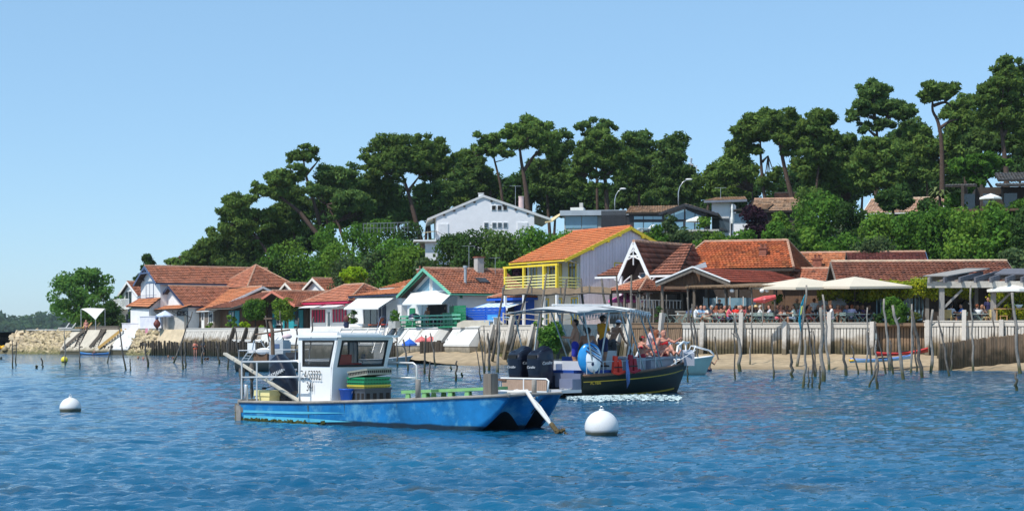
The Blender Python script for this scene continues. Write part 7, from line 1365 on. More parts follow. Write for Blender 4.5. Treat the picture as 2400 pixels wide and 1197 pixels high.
HG = M('dark_green_hull', (.007, .015, .012), .5, .2, 2, spec=.2); YST = M('yellow_stripe', (.62, .42, .03), .5); TEAK = M('teak_brown', (.16, .085, .05), .6, .2, 6); TEAKL = M('pale_teak', (.42, .28, .20), .7, .12, 6); GREYB = M('grey_gelcoat', (.34, .36, .42), .4, .06, 2); BLUEU = M('blue_upholstery', (.012, .06, .30), .6, .12, 3); WHG = M('white_gelcoat', (.52, .54, .57), .35, .05, 2)
LOCK = M('shaded_gelcoat', (.15, .17, .25), .4, .06, 2)  # darker copy of the grey gelcoat, with the stern's shade in its colour
L = 7.8; B = 3.0
e = TOUR = thing('tour_boat', 'dark hulled open tour boat with canopy, twin outboards and passengers', 'boat', fr.o, fr.rz)
tz = lambda t: .74 + .08 * t + .34 * t ** 1.8
rw = hull_pts(L, B, tz, lambda t: -.35 + .25 * max(0, t - .6) ** 1.4, rake=.9, full=.30, pw=2.0, flare=.45); rw = [[(x, y + B / 2, z) for x, y, z in r_] for r_ in rw]
skin(rw).build('hull', HG, e, True)
n = len(rw) - 1
MB().tube([(r_[0][0], r_[0][1], r_[0][2] - .03) for r_ in rw], .05, 6).build('rub_rail', TEAK, e, True); MB().tube([(r_[-1][0], r_[-1][1], r_[-1][2] - .03) for r_ in rw], .05, 6).build('rub_rail', TEAK, e, True)
def sl(f0, f1, i0, i1, off=.006):
 V = []
 for i in range(i0, i1 + 1):
  r_ = rw[i]; g, k = r_[0], r_[6]
  for f in (f0, f1):
   fs_ = (1, .85, .68, .5, .32, .15, 0)
   for a in range(6):
    if fs_[a] >= f >= fs_[a + 1]:
     q = (fs_[a] - f) / (fs_[a] - fs_[a + 1]); p = Vector(r_[a]).lerp(Vector(r_[a + 1]), q); break
   V.append(p + Vector((0, -off, 0)))
 k = i1 - i0
 return MB().add(V, [(2 * i, 2 * i + 2, 2 * i + 3, 2 * i + 1) for i in range(k)])
sl(.80, .775, 0, 18).build('gold_line', YST, e); sl(.355, .31, 0, 17, .01).build('gold_boot_stripe', YST, e)
MB().add([(p[0][0], p[0][1] + .05, p[0][2] - .32) for p in rw] + [(p[-1][0], p[-1][1] - .05, p[-1][2] - .32) for p in rw], [(i, i + 1, n + 2 + i, n + 1 + i) for i in range(n)]).build('deck', GREYB, e)
MB().box((-.02, B / 2, .55), (.05, B - .2, .45)).build('transom', LOCK, e)
text('AC F806', .15, e, YST, Vector((.32, -.012, .42)), (1, -.0, .02), (0, 0, 1))
MB().box((-.55, B / 2, .22), (1.0, B - .1, .10)).build('swim_platform', WHG, e); MB().box((-.25, .35, .44), (.45, .55, .34)).build('stern_locker', LOCK, e); MB().box((-.2, 2.3, .48), (.5, .7, .42)).build('stern_locker', LOCK, e)
o = MB().tube([(-1.15, .55, .20), (-1.15, 2.55, .20), (-1.15, 2.6, .26), (-1.15, 2.55, .62), (-1.15, .6, .62), (-1.15, .5, .56), (-1.15, .55, .20)], .03, 6).build('gate_frame', WHITE, e, True)
for i in range(22): cube('gate_slat', e, TEAKL, (-1.15, .62 + i * .0875, .41), (.03, .08, .34))
cube('gate_bar', e, WHITE, (-1.16, 1.55, .41), (.04, .04, .40)); cube('platform_board', e, TEAK, (-1.0, 2.75, .56), (.4, .9, .07))
MB().tube([(-1.3, .1, .05), (-.6, .1, .30), (-.1, .15, .36)], .02, 6).tube([(-1.3, .45, .05), (-.6, .45, .30), (-.1, .45, .36)], .02, 6).build('boarding_ladder', STEEL, e)
for k in range(5): MB().tube([(-1.2 + k * .24, .1, .09 + k * .065), (-1.2 + k * .24, .45, .09 + k * .065)], .018, 5).build('ladder_rung', STEEL, e)
def outboard(y, label):
 o = thing('outboard_engine', label, 'engine', fr.w(-.62, y, .95), fr.rz, 'twin outboards'); o.scale = (1.12, 1.12, 1.12); m = MB(); R_ = []
 for z_, ax, ay, sx in ((-.48, .22, .20, .0), (-.40, .30, .25, 0), (-.1, .35, .28, .0), (.25, .37, .29, -.01), (.40, .355, .27, -.02), (.48, .32, .24, -.03), (.53, .25, .19, -.04), (.55, .14, .11, -.04)):
  R_.append([(sx + ax * math.copysign(abs(math.cos(t)) ** .45, math.cos(t)), ay * math.copysign(abs(math.sin(t)) ** .45, math.sin(t)), z_ + (.10 * math.cos(t) * (z_ > .3))) for t in np.linspace(0, 2 * math.pi, 21)[:-1]])
 for i in range(len(R_) - 1): m.add(R_[i] + R_[i + 1], [(j, (j + 1) % 20, 20 + (j + 1) % 20, 20 + j) for j in range(20)])
 m.poly(list(reversed(R_[0]))); m.poly(R_[-1]); c = m.build('cowling', NAVYC, o, True)
 MB().box((-.37, 0, .33), (.06, .34, .10)).build('air_intake', RUBBER, c); MB().box((.05, 0, -.66), (.26, .18, .5)).build('leg', NAVYC, o); MB().box((.02, 0, -.98), (.5, .12, .2)).build('gearcase', NAVYC, o); MB().box((.45, 0, -.42), (.25, .22, .4)).build('bracket', NAVYC, o)
 SL = M('silver_lettering', (.6, .62, .64), .4); text('Caraïbe', .13, c, SL, Vector((-.26, -.292, .10)), (1, 0, .12), (0, 0, 1), shear=.3); text('Caraïbe', .10, c, SL, Vector((-.385, .20, .0)), (0, -1, 0), (0, 0, 1), shear=.3)
outboard(1.3, 'right one of the twin navy outboard engines on the tour boat'); outboard(2.15, 'left one of the twin navy outboard engines on the tour boat')
def canopy(x0, x1, z0, arch, mat, label, drop=0, val=0):
 m = MB(); V = []; nx, ny = 10, 12
 for i in range(nx + 1):
  for j in range(ny + 1):
   u, v = i / nx, j / ny; V.append((x0 + (x1 - x0) * u, -.05 + (B + .1) * v, z0 + arch * math.sin(math.pi * v) + .09 * math.sin(math.pi * min(1, u * 1.0)) - drop * u - .03 * math.sin(u * math.pi * 3) ** 2))
 o = m.add(V, [(i * (ny + 1) + j, (i + 1) * (ny + 1) + j, (i + 1) * (ny + 1) + j + 1, i * (ny + 1) + j + 1) for i in range(nx) for j in range(ny)]).build('canopy', mat, e, True); solid(o, .015)
 if val:
  m = MB()
  for k in range(int((x1 - x0) / .13)): x = x0 + k * .13; m.slab([(x, -.06, z0 - drop * (k * .13 / (x1 - x0)) + .02), (x + .12, -.06, z0 - drop * (k * .13 / (x1 - x0)) + .02), (x + .06, -.06, z0 - .10 - drop * (k * .13 / (x1 - x0)))], (0, -.012, 0))
  for k in range(int(B / .13)): y = k * .13; m.slab([(x1 + .01, y, z0 - drop + .05), (x1 + .01, y + .12, z0 - drop + .05), (x1 + .01, y + .06, z0 - .12 - drop)], (.012, 0, 0))
  m.build('valance', mat, o)['kind'] = 'stuff'
zc0 = fr.z(731, .2, 0)
canopy(-.35, 2.35, zc0 - .02, .14, M('grey_canopy', (.50, .50, .50), .7, .08, 2), 'canopy', -.08); canopy(2.3, 3.55, zc0 + .10, .14, M('white_canopy', (.66, .66, .66), .7, .05, 2), 'canopy', .16, 1)
FR = M('canopy_frame', (.42, .46, .45), .35, .1, 4, metal=.5)
def dk(x): t = x / L; return tz(t) - .02
def edge(x, s_):
 i = min(n - 1, int(x / L * n)); q = x / L * n - i; a, b = (rw[i][0], rw[i + 1][0]) if s_ == 0 else (rw[i][-1], rw[i + 1][-1]); return Vector(a).lerp(Vector(b), q)
for s_ in (0, 1):
 yy = 0 if s_ == 0 else B
 for x0, x1 in ((.6, .0), (.8, 1.3), (2.9, 1.9), (3.3, 2.2), (4.3, 2.9), (4.6, 3.3)): MB().tube([edge(x0, s_) + Vector((0, .04 if s_ == 0 else -.04, 0)), Vector((x1, yy, zc0 + .03))], .028, 6).build('canopy_strut', FR, e)
 MB().tube([(-.3, yy, zc0), (1.0, yy, zc0 + .02), (2.3, yy, zc0 + .06), (3.5, yy, zc0 + .02)], .028, 6).build('canopy_rail', FR, e)
 MB().tube([edge(.15, s_) + Vector((0, 0, 0)), edge(.15, s_) + Vector((0, 0, .40)), edge(2, s_) + Vector((0, 0, .38)), edge(4.6, s_) + Vector((0, 0, .30))], .018, 6).build('hand_rail', STEEL, e)
 for x in (1.0, 2.0, 3.0, 4.0): MB().tube([edge(x, s_), edge(x, s_) + Vector((0, 0, .38))], .016, 6).build('rail_post', STEEL, e)
 MB().tube([edge(5.7, s_), edge(6.0, s_) + Vector((0, 0, .62)), edge(6.7, s_) + Vector((0, 0, .72)), edge(7.4, s_) + Vector((0, 0, .62))], .04, 8).build('bow_rail', WHITE, e, True)
 for x in (6.4, 7.2): MB().tube([edge(x, s_), edge(x - .1, s_) + Vector((0, 0, .68))], .035, 8).build('bow_rail_post', WHITE, e, True)
MB().tube([edge(7.4, 0) + Vector((0, 0, .62)), (L + .05, B / 2, tz(1) + .62), edge(7.4, 1) + Vector((0, 0, .62))], .03, 8).build('bow_rail_end', STEEL, e, True)
MB().tube([(.3, 1.6, zc0 + .25), (2.6, 1.0, zc0 + .27)], .03, 6).build('stowed_pole', WHITE, e)
MB().box((2.75, 1.6, .95), (.55, 1.1, 1.1)).build('console', WHG, e); MB().box((2.6, 1.6, 1.52), (.10, 1.0, .34), 0, 0, 0, -.4).build('dash_panel', RUBBER, e); MB().tube([(2.44, 1.5 + .18 * math.cos(a), 1.42 + .18 * math.sin(a)) for a in np.linspace(0, 6.28, 13)], .014, 5).build('steering_wheel', RUBBER, e); MB().box((3.02, 1.6, 1.62), (.03, 1.1, .4), 0, 0, 0, .3).build('windscreen', CABGL, e)
for (x, y, sx, sy, nm) in ((.35, 1.5, .5, 2.0, 'stern_bench'), (1.2, .34, 1.2, .45, 'side_bench'), (1.2, 2.6, 1.2, .45, 'side_bench'), (1.75, 1.6, .5, 1.1, 'helm_bench')): MB().box((x, y, .62), (sx, sy, .34)).build(nm, LOCK, e); MB().box((x, y, .83), (sx - .04, sy - .04, .09)).build('cushion', BLUEU, e)
MB().box((1.5, 1.6, 1.08), (.10, 1.1, .45)).build('helm_backrest', BLUEU, e); MB().box((.62, 1.5, 1.02), (.10, 1.9, .3)).build('stern_backrest', WHG, e)
MB().box((3.7, 1.5, 1.0), (1.1, 1.5, .5)).build('bow_cushion_box', GREYB, e); MB().box((5.2, 1.5, 1.02), (1.3, 1.5, .36)).build('bow_seat', GREYB, e); MB().box((5.4, 1.5, 1.24), (1.7, 1.7, .08)).build('bow_pad', M('grey_pad', (.36, .35, .40), .8), e)
MB().slab([(6.55, .36, .95), (7.45, 1.1, 1.06), (7.45, 1.1, 1.50), (6.55, .36, 1.38)], (-.2, .3, 0)).build('bow_locker', GREYB, e)
MB().tube([edge(5.2, 0), (6.4, .2, 1.5)], .012, 5).build('bow_line', WHITE, e); cube('cool_box', e, M('red_brown_box', (.28, .06, .03), .6), (.55, 2.3, 1.02), (.35, .5, .14)); cube('chrome_locker', e, WHG, (.5, 2.0, .98), (.5, 1.2, .2))
cube('ladder_stile', e, WHITE, (3.3, .75, 1.5), (.04, .04, .5), 0, 0, .3); cube('ladder_stile', e, WHITE, (3.5, .75, 1.5), (.04, .04, .5), 0, 0, .3)
b = thing('inflatable_fish', 'blue and white striped inflatable fish float at the stern of the tour boat', 'float', fr.w(.55, .20, .74), .15); FB, FW_, FN = M('vinyl_blue', (.02, .25, .60), .25, .06, 3, coat=.5), M('vinyl_white', (.74, .78, .82), .25, .04, 3, coat=.5), M('vinyl_navy', (.008, .02, .09), .25, .1, 3, coat=.5)
MB().ell((0, .0, .52), (.40, .17, .52), 24, 16).build('rim', FB, b, True); MB().ell((.07, -.045, .50), (.31, .16, .44), 24, 16).build('body', FW_, b, True)
for k, (zz_, tl, c) in enumerate(((.60, .6, FN), (.68, .5, FB), (.76, .45, FN), (.84, .4, FB), (.90, .35, FN))):
 r_ = .30 * math.sqrt(max(.05, 1 - ((zz_ - .5) / .47) ** 2)); MB().tube([(.09 + r_ * math.sin(q) * 1.02, -.045 - .172 * math.cos(q) * (r_ / .31) ** .5, zz_ - tl * .35 * math.sin(q)) for q in np.linspace(-.95, 1.25, 9)], .018, 6).build('stripe', c, b, True)
MB().ell((.06, -.2, .34), (.045, .02, .06), 10, 8).build('eye', FN, b, True); MB().slab([(-.05, -.02, .95), (.2, -.02, 1.0), (.1, -.02, 1.12)], (0, .05, 0)).build('fin', FN, b)
for i, (x, y, lb) in enumerate(((1.75, .02, 'bright red life jacket hanging on the tour boat rail'), (2.6, .05, 'darker red life jacket lying behind the rope on the tour boat'))):
 b = thing('life_jacket', lb, 'life jacket', fr.w(x, y, tz(x / L) - .02), fr.rz, 'life jackets'); RJ = M('jacket_red_%d' % i, (.75, .045, .02) if i == 0 else (.35, .015, .03), .7)
 MB().box((-.12, 0, .30), (.2, .10, .55), 0, 0, 0, .1, .85).box((.13, 0, .24), (.18, .10, .42), 0, 0, 0, -.15, .8).build('panel', RJ, b); MB().tube([(-.3, -.05, .03), (0, -.07, -.01), (.35, -.05, .06)], .05, 6).build('collar', RJ, b); MB().box((0, -.055, .2), (.42, .02, .04)).build('strap', RUBBER, b)
p = edge(2.15, 0); b = thing('blue_rope_coil', 'blue and white speckled rope coil hanging over the dark hull', 'rope', fr.w(p.x, p.y - .08, p.z), fr.rz);
for k in range(5): MB().tube([(-.06 + k * .025, -.02 + .01 * k, .42), (-.10 + k * .04, -.06 - .02 * (k % 2), -.1), (-.06 + k * .03, -.05, -.52 + .04 * k), (-.02 + k * .02, -.06, -.1), (0, 0, .42)], .018, 5).build('strand', M('speckled_rope', (.14, .24, .52), .8, .5, 40), b, True)
m = MB(); rg = random.Random(8)
for i in range(1700):
 t = rg.random(); px = 1330 + 265 * t; py = 934 + rg.gauss(0, 1) * (3.4 - 1.2 * abs(t - .45)) + (2 if t > .8 else 0); D = DW(py); c = W(px, py, D); s_ = rg.uniform(.012, .06) * (1.2 - .6 * abs(t - .5)); a0 = rg.uniform(0, 6); m.add([(c.x + s_ * 1.8 * math.cos(a0 + k * 1.05) * rg.uniform(.6, 1.2), c.y + s_ * 1.6 * math.sin(a0 + k * 1.05) * rg.uniform(.6, 1.2), .05 + rg.uniform(-.02, .03)) for k in range(6)], [(0, 1, 2, 3, 4, 5)])
o = m.build('wake_foam', M('foam', (.50, .60, .60), .7, .05, 4)); tag(o, 'white foam of the wake beside the tour boat', 'foam', kind='stuff')
def smallboat(name, label, px, yw, deg, L, B, g0, g1, mat, trim, D=None, inner=None):
 D = D or DW(yw); f = Fr(px, D, deg, 0); e = thing(name, label, 'boat', f.o, f.rz); rw_ = hull_pts(L, B, lambda t: g0 + (g1 - g0) * t ** 1.6, lambda t: -.25 + .2 * t ** 3, n=14, rake=.5, full=.35, flare=.4); skin(rw_).build('hull', mat, e, True)
 for j in (0, -1): MB().tube([r_[j] for r_ in rw_], .04, 6).build('gunwale', trim, e, True)
 MB().add([(p[0][0], p[0][1] * .96, p[0][2] - .15) for p in rw_] + [(p[-1][0], p[-1][1] * .96, p[-1][2] - .15) for p in rw_], [(i, i + 1, 16 + i, 15 + i) for i in range(14)]).build('deck', inner or GREYB, e); return e, f
e, f = smallboat('green_white_boat', 'white and pale green open boat moored behind the tour boat bow', 1452, 872, 8, 5.0, 1.9, .62, .98, M('pale_green_hull', (.42, .52, .44), .45, .06, 2), WHITE, D=88)
for y in (-.5, .5): MB().tube([(3.6, y * 1.2, .85), (3.9, y, 1.5), (4.8, y * .3, 1.25), (5.0, 0, 1.05)], .03, 6).build('bow_rail', WHITE, e)
MB().tube([(3.9, -.5, 1.5), (3.9, .5, 1.5)], .03, 6).build('bow_rail', WHITE, e)
e, f = smallboat('grey_skiff', 'small grey skiff whose bow shows right of the barge cabin', 850, 853, -12, 3.7, 1.5, .35, .62, M('grey_skiff_paint', (.30, .32, .31), .6), WHG, D=122)
MB().box((1.2, 0, .42), (.5, 1.1, .08)).build('thwart', WOODG, e); MB().box((.1, .0, .5), (.3, .4, .5)).build('motor', NAVYC, e)
e, f = smallboat('work_boat', 'grey work boat with console, rails and gear behind the barge stern', 572, 868, -22, 6.0, 2.1, .55, .75, M('dark_workboat_hull', (.03, .04, .04), .6), STEEL, D=98)
GB = M('pale_grey_box', (.42, .45, .47), .5, .08, 3)
MB().box((2.3, .1, 1.15), (.9, .9, 1.1)).build('console', GB, e); MB().box((2.3, .1, 1.74), (.8, .8, .12)).build('console_top', GB, e); cube('display', e, SLATEBLUE, (2.35, -.36, 1.45), (.35, .03, .25)); MB().box((.55, -.1, 1.35), (.5, .06, .55)).build('white_board', WHITE, e)
for x in (.05, .45): MB().beam((x, -.5, .5), (x + .5, -.45, 1.15), .05, .05).build('ladder_stile', STEEL, e)
for k in range(4): MB().beam((.1 + k * .12, -.5, .6 + k * .15), (.5 + k * .12, -.5, .6 + k * .15), .04, .03).build('ladder_rung', STEEL, e)
MB().box((1.3, 0, .78), (.9, .8, .5)).build('brown_crate', WOODB, e); MB().box((3.3, 0, .85), (.6, 1.0, .5)).build('dark_crate', DKSTEEL, e)
MB().tube([(.2, -.9, .55), (.2, -.9, 1.2), (3.8, -.8, 1.25), (3.8, -.8, .6)], .03, 6).tube([(.2, .9, .55), (.2, .9, 1.2), (3.8, .8, 1.25), (3.8, .8, .6)], .03, 6).build('side_rail', STEEL, e); MB().tube([(.9, -.6, 1.2), (.95, -.5, 1.75), (1.3, -.4, 1.8), (1.5, 0, 1.2)], .04, 6).build('davit', STEEL, e)
bx_ = thing('red_float', 'bright red ball float hanging above the grey work boat', 'float', f.w(1.75, .1, 2.1)); MB().ell((0, 0, 0), (.17, .17, .19), 12, 9).build('ball', KR, bx_, True); MB().tube([(0, 0, .18), (.05, 0, .5)], .012, 5).build('line', WHITE, bx_)
bx_ = thing('white_bag', 'white sack lying on the grey work boat', 'sack', f.w(1.5, -.3, 1.15)); MB().ell((0, 0, 0), (.5, .22, .2), 12, 9).build('sack', WHITE, bx_, True); MB().tube([(.42, 0, .05), (.6, .02, .12)], [.06, .09], 6).build('tied_neck', WHITE, bx_)
bx_ = thing('pink_float', 'pale pink fender beside the red ball float', 'float', f.w(2.7, .2, 2.0)); MB().ell((0, 0, 0), (.28, .16, .15), 12, 9).build('ball', M('pale_pink', (.72, .55, .55), .5), bx_, True); MB().tube([(0, 0, .1), (.02, 0, .3)], .012, 5).build('line', WHITE, bx_)
bx_ = thing('gangway', 'white slanting gangway from the left quay down to the work boat', 'gangway', W(652, 790, 160)); MB().beam((0, 0, 0), W(612, 805, 158) - W(652, 765, 162), .08, .12).build('rail', WHITE, bx_); MB().beam((.4, .2, 0), W(612, 805, 158) - W(652, 765, 162) + Vector((.4, .2, 0)), .08, .12).build('rail', WHITE, bx_)
def surface(bones, h=.022, k=.012):
 A = np.array([b[0] for b in bones], float); Bq = np.array([b[1] for b in bones], float); ra = np.array([b[2] for b in bones]); rb = np.array([b[3] for b in bones])
 lo = np.minimum(A, Bq).min(0) - .16; hi = np.maximum(A, Bq).max(0) + .16; n = np.ceil((hi - lo) / h).astype(int) + 1
 G = np.stack(np.meshgrid(*[lo[i] + h * np.arange(n[i]) for i in range(3)], indexing='ij'), -1).reshape(-1, 3)
 def dist(P):
  out = []
  for a, b, r0, r1 in zip(A, Bq, ra, rb):
   ab = b - a; t = np.clip(((P - a) @ ab) / max(ab @ ab, 1e-9), 0, 1); out.append(np.linalg.norm(P - a - t[:, None] * ab, axis=1) - (r0 + t * (r1 - r0)))
  return np.array(out)
 d = dist(G); mn = d.min(0); f = (mn - k * np.log(np.exp(-(np.minimum(d, 1.0) - mn) / k).sum(0))).reshape(n); ins = f < 0
 c = [f[i:n[0] - 1 + i, j:n[1] - 1 + j, l:n[2] - 1 + l] for i in (0, 1) for j in (0, 1) for l in (0, 1)]; offs = [(i, j, l) for i in (0, 1) for j in (0, 1) for l in (0, 1)]
 acc = np.zeros(c[0].shape + (3,)); cnt = np.zeros(c[0].shape)
 for u in range(8):
  for v in range(u + 1, 8):
   if sum(abs(offs[u][q] - offs[v][q]) for q in range(3)) != 1: continue
   m = (c[u] < 0) != (c[v] < 0); t = np.where(m, c[u] / np.where(m, c[u] - c[v], 1), 0); ou, ov = np.array(offs[u]), np.array(offs[v])
   acc += np.where(m[..., None], ou + t[..., None] * (ov - ou), 0); cnt += m
 act = cnt > 0; idx = -np.ones(act.shape, int); idx[act] = np.arange(act.sum()); cell = np.argwhere(act); V = lo + h * (cell + acc[act] / cnt[act][:, None]); Q = []
 for ax in range(3):
  a1, a2 = (ax + 1) % 3, (ax + 2) % 3; sl0 = [slice(None)] * 3; sl1 = [slice(None)] * 3; sl0[ax] = slice(0, -1); sl1[ax] = slice(1, None)
  E = np.argwhere(ins[tuple(sl0)] != ins[tuple(sl1)]); E = E[(E[:, a1] > 0) & (E[:, a2] > 0)]; q = []
  for d1, d2 in ((0, 0), (1, 0), (1, 1), (0, 1)):
   w = E.copy(); w[:, a1] -= d1; w[:, a2] -= d2; ok = (w < np.array(idx.shape)).all(1); wi = np.where(ok[:, None], w, 0); q.append(np.where(ok, idx[wi[:, 0], wi[:, 1], wi[:, 2]], -1))
  q = np.stack(q, 1); fl = ins[E[:, 0], E[:, 1], E[:, 2]]; q = np.where(fl[:, None], q, q[:, ::-1]); Q.append(q[q.min(1) >= 0])
 Q = np.concatenate(Q); C = V[Q].mean(1); mi = np.array([b[4] for b in bones])[dist(C).argmin(0)]
 return V, Q, mi
SK, TOP, BOT, HAIR, DRK = 0, 1, 2, 3, 4
def pose_joints(name):
 j = dict(pel=(0, 0, .93), chest=(0, .0, 1.27), neck=(0, .01, 1.46), head=(0, -.015, 1.60), sl=(-.18, 0, 1.40), sr=(.18, 0, 1.40), el=(-.25, .02, 1.12), er=(.25, .02, 1.12), wl=(-.24, -.10, .90), wr=(.24, -.10, .90), hl=(-.095, 0, .90), hr=(.095, 0, .90), kl=(-.11, -.03, .49), kr=(.11, -.03, .49), al=(-.11, .03, .07), ar=(.11, .03, .07), tl=(-.13, -.15, .035), tr=(.13, -.15, .035))
 def up(dz, dy=0, lean=0):
  for k in ('pel', 'chest', 'neck', 'head', 'sl', 'sr', 'hl', 'hr'):
   x, y, z = j[k]; j[k] = (x, y + dy - lean * (z - .93), z + dz)
 if name.startswith('sit'):
  up(-.44, .0, .12 if name == 'sit_table' else (-.15 if name == 'sit_back' else .05))
  j.update(kl=(-.13, -.44, .50), kr=(.13, -.44, .50), al=(-.13, -.42, .08), ar=(.13, -.42, .08), tl=(-.14, -.58, .035), tr=(.14, -.58, .035))
  if name == 'sit_table': j.update(el=(-.27, -.22, .76), er=(.27, -.20, .76), wl=(-.12, -.42, .80), wr=(.14, -.42, .80))
  elif name == 'sit_eat': j.update(el=(-.28, -.18, .74), er=(.26, -.22, .76), wl=(-.14, -.42, .80), wr=(.06, -.24, .98))
  elif name == 'sit_back': j.update(el=(-.26, .08, .72), er=(.26, .08, .72), wl=(-.15, -.22, .60), wr=(.15, -.22, .60), kr=(.06, -.48, .58), ar=(-.12, -.60, .42), tr=(-.18, -.74, .44))
 elif name == 'deck':                            # sitting on a deck, legs stretched forward
  up(-.80, 0, .0); j.update(kl=(-.10, -.42, .26), kr=(.12, -.40, .36), al=(-.12, -.82, .10), ar=(.12, -.74, .10), tl=(-.13, -.90, .22), tr=(.13, -.86, .16), el=(-.30, -.14, .42), er=(.34, -.20, .50), wl=(-.26, -.36, .40), wr=(.44, -.42, .62))
 elif name == 'deck_arm':
  up(-.80, 0, .05); j.update(kl=(-.10, -.42, .26), kr=(.12, -.40, .36), al=(-.12, -.82, .10), ar=(.12, -.74, .10), tl=(-.13, -.90, .22), tr=(.13, -.86, .16), el=(-.24, .12, .36), er=(.20, -.30, .50), wl=(-.24, .22, .12), wr=(.16, -.54, .58))
 elif name == 'helm': j.update(el=(-.27, -.06, 1.13), er=(.27, -.08, 1.13), wl=(-.18, -.32, 1.14), wr=(.18, -.32, 1.16))
 elif name == 'lean': up(-.05, .05, .55); j.update(el=(-.30, -.28, .98), er=(.30, -.28, .98), wl=(-.2, -.50, .86), wr=(.22, -.52, .84))
 elif name == 'wade': j.update(el=(-.42, -.02, 1.34), er=(.40, .02, 1.24), wl=(-.68, -.05, 1.46), wr=(.52, 0, 1.44))
 elif name == 'phone': j.update(el=(-.24, -.08, 1.13), er=(.22, -.12, 1.14), wl=(-.05, -.24, 1.24), wr=(.06, -.20, 1.30))
 elif name == 'walk': j.update(kl=(-.10, -.18, .50), al=(-.10, -.16, .08), tl=(-.11, -.34, .04), ar=(.10, .22, .12), tr=(.11, .06, .035), el=(-.26, .08, 1.13), wl=(-.26, .02, .90), er=(.26, -.06, 1.13), wr=(.25, -.22, .94))
 return {k: np.array(v) for k, v in j.items()}
_bod = {}
def body_mesh(pose, outfit, longh, h=.022):
 key = (pose, outfit, longh, h)
 if key in _bod: return _bod[key]
 J = pose_joints(pose); b = []; g = lambda n: J[n]
 def add(p, q, r0, r1, m): b.append((p, q, r0, r1, m))
 bare = outfit in ('trunks', 'bikini'); tm = SK if bare else TOP; up_ = (J['neck'] - J['pel']); up_ = up_ / np.linalg.norm(up_)
 hd = J['head']; fw = np.array([0, -1, 0])
 add(g('hl'), g('hr'), .115, .115, BOT); add(g('pel'), g('chest'), .115, .132, tm); add(g('chest') + (-.07, 0, .02), g('chest') + (.07, 0, .02), .105, .105, tm); add(g('sl'), g('sr'), .062, .062, tm); add(g('chest'), g('neck') - up_ * .03, .12, .06, tm)
 if outfit == 'bikini': add(g('chest') + (-.075, -.06, .0), g('chest') + (.075, -.06, .0), .078, .078, TOP); add(g('chest') + (-.10, .06, -.0), g('chest') + (.10, .06, -.0), .062, .062, TOP)
 add(g('neck') - up_ * .03, hd - up_ * .03, .054, .05, SK); add(hd - up_ * .045 + fw * .012, hd + up_ * .045, .078, .092, SK); add(hd + fw * .075 - up_ * .02, hd + fw * .105 - up_ * .025, .018, .016, SK)
 for s_ in (-1, 1): add(hd + np.array([s_ * .088, .01, -.01]), hd + np.array([s_ * .095, .012, .02]), .018, .018, SK)
 add(hd + up_ * .055 + fw * -.015, hd + up_ * .05 + fw * -.05, .092, .085, HAIR); add(hd + fw * -.045, hd + up_ * .04 + fw * -.04, .075, .085, HAIR)
 if longh:
  for s_ in (-1, 0, 1): add(hd + np.array([s_ * .05, .055, .0]), hd + np.array([s_ * .075, .10, -.26]), .06, .045, HAIR)
 for s, e_, w in (('sl', 'el', 'wl'), ('sr', 'er', 'wr')):
  S, E, Wt = g(s), g(e_), g(w); d = (Wt - E) / np.linalg.norm(Wt - E); add(S, S + (E - S) * .6, .058, .052, tm); add(S + (E - S) * .55, E, .045, .040, SK); add(E, Wt, .040, .028, SK); add(Wt + d * .02, Wt + d * .075, .030, .030, SK)
 for hp, kn, an, to in (('hl', 'kl', 'al', 'tl'), ('hr', 'kr', 'ar', 'tr')):
  Hq, K, An, To = g(hp), g(kn), g(an), g(to); lm = BOT if outfit in ('trousers',) else SK
  if outfit == 'bikini': add(Hq, K, .088, .056, SK)
  else: add(Hq, Hq + (K - Hq) * .78, .098, .082, BOT); add(Hq + (K - Hq) * .7, K, .066, .056, lm)
  cm = K + (An - K) * .3 + np.array([0, .018, 0]); add(K, cm, .055, .058, lm); add(cm, An, .056, .036, lm); add(An - (0, 0, .02), To, .040, .032, SK if bare else DRK)
  if outfit == 'dress': add(Hq, Hq + (K - Hq) * .9, .12, .11, TOP)
 V, Q, mi = surface(b, h); m = MB()
 for s, w in ((-1, 'l'), (1, 'r')):                 # five fingers per hand, rooted in the palm
  E, Wt = g('e' + w), g('w' + w); d = (Wt - E) / np.linalg.norm(Wt - E); sd = np.cross(d, (0, 0, 1)); sd = sd / (np.linalg.norm(sd) + 1e-9); dn = np.cross(sd, d); dn = -dn if dn[2] > 0 else dn; pc = Wt + d * .075
  for q, (o_, ln) in enumerate(((-.027, .062), (-.009, .074), (.009, .070), (.026, .055))): p0 = pc + sd * o_; m.tube([p0, p0 + d * ln * .5 + dn * .006, p0 + d * ln * .85 + dn * .026], [.0095, .009, .007], 5, SK)
  t0 = Wt + d * .03 - sd * s * .02; m.tube([t0, t0 - sd * s * .03 + d * .03, t0 - sd * s * .035 + d * .062 + dn * .01], [.011, .010, .008], 5, SK)
 for s_ in (-1, 1): m.ell(tuple(hd + np.array([s_ * .034, -.087, .012])), (.014, .008, .008), 6, 4, DRK)
 m.ell(tuple(hd + np.array([0, -.088, -.052])), (.024, .008, .006), 6, 4, 5)
 nv = len(V); me = bpy.data.meshes.new('body_' + pose); me.from_pydata([tuple(p) for p in V] + m.v, [], [tuple(int(i) for i in f) for f in Q] + [tuple(i + nv for i in f) for f in m.f]); me.update()
 for q in range(6): me.materials.append(None)
 me.polygons.foreach_set('material_index', list(int(i) for i in mi) + m.m); me.polygons.foreach_set('use_smooth', [True] * len(me.polygons))
 _bod[key] = (me, Vector(hd)); return _bod[key]
SKIN = {'light': M('skin_light', (.56, .34, .25), .55, .05, 6), 'tan': M('skin_tan', (.40, .20, .12), .55, .06, 6), 'red': M('skin_sunburnt', (.52, .24, .17), .55, .06, 6)}
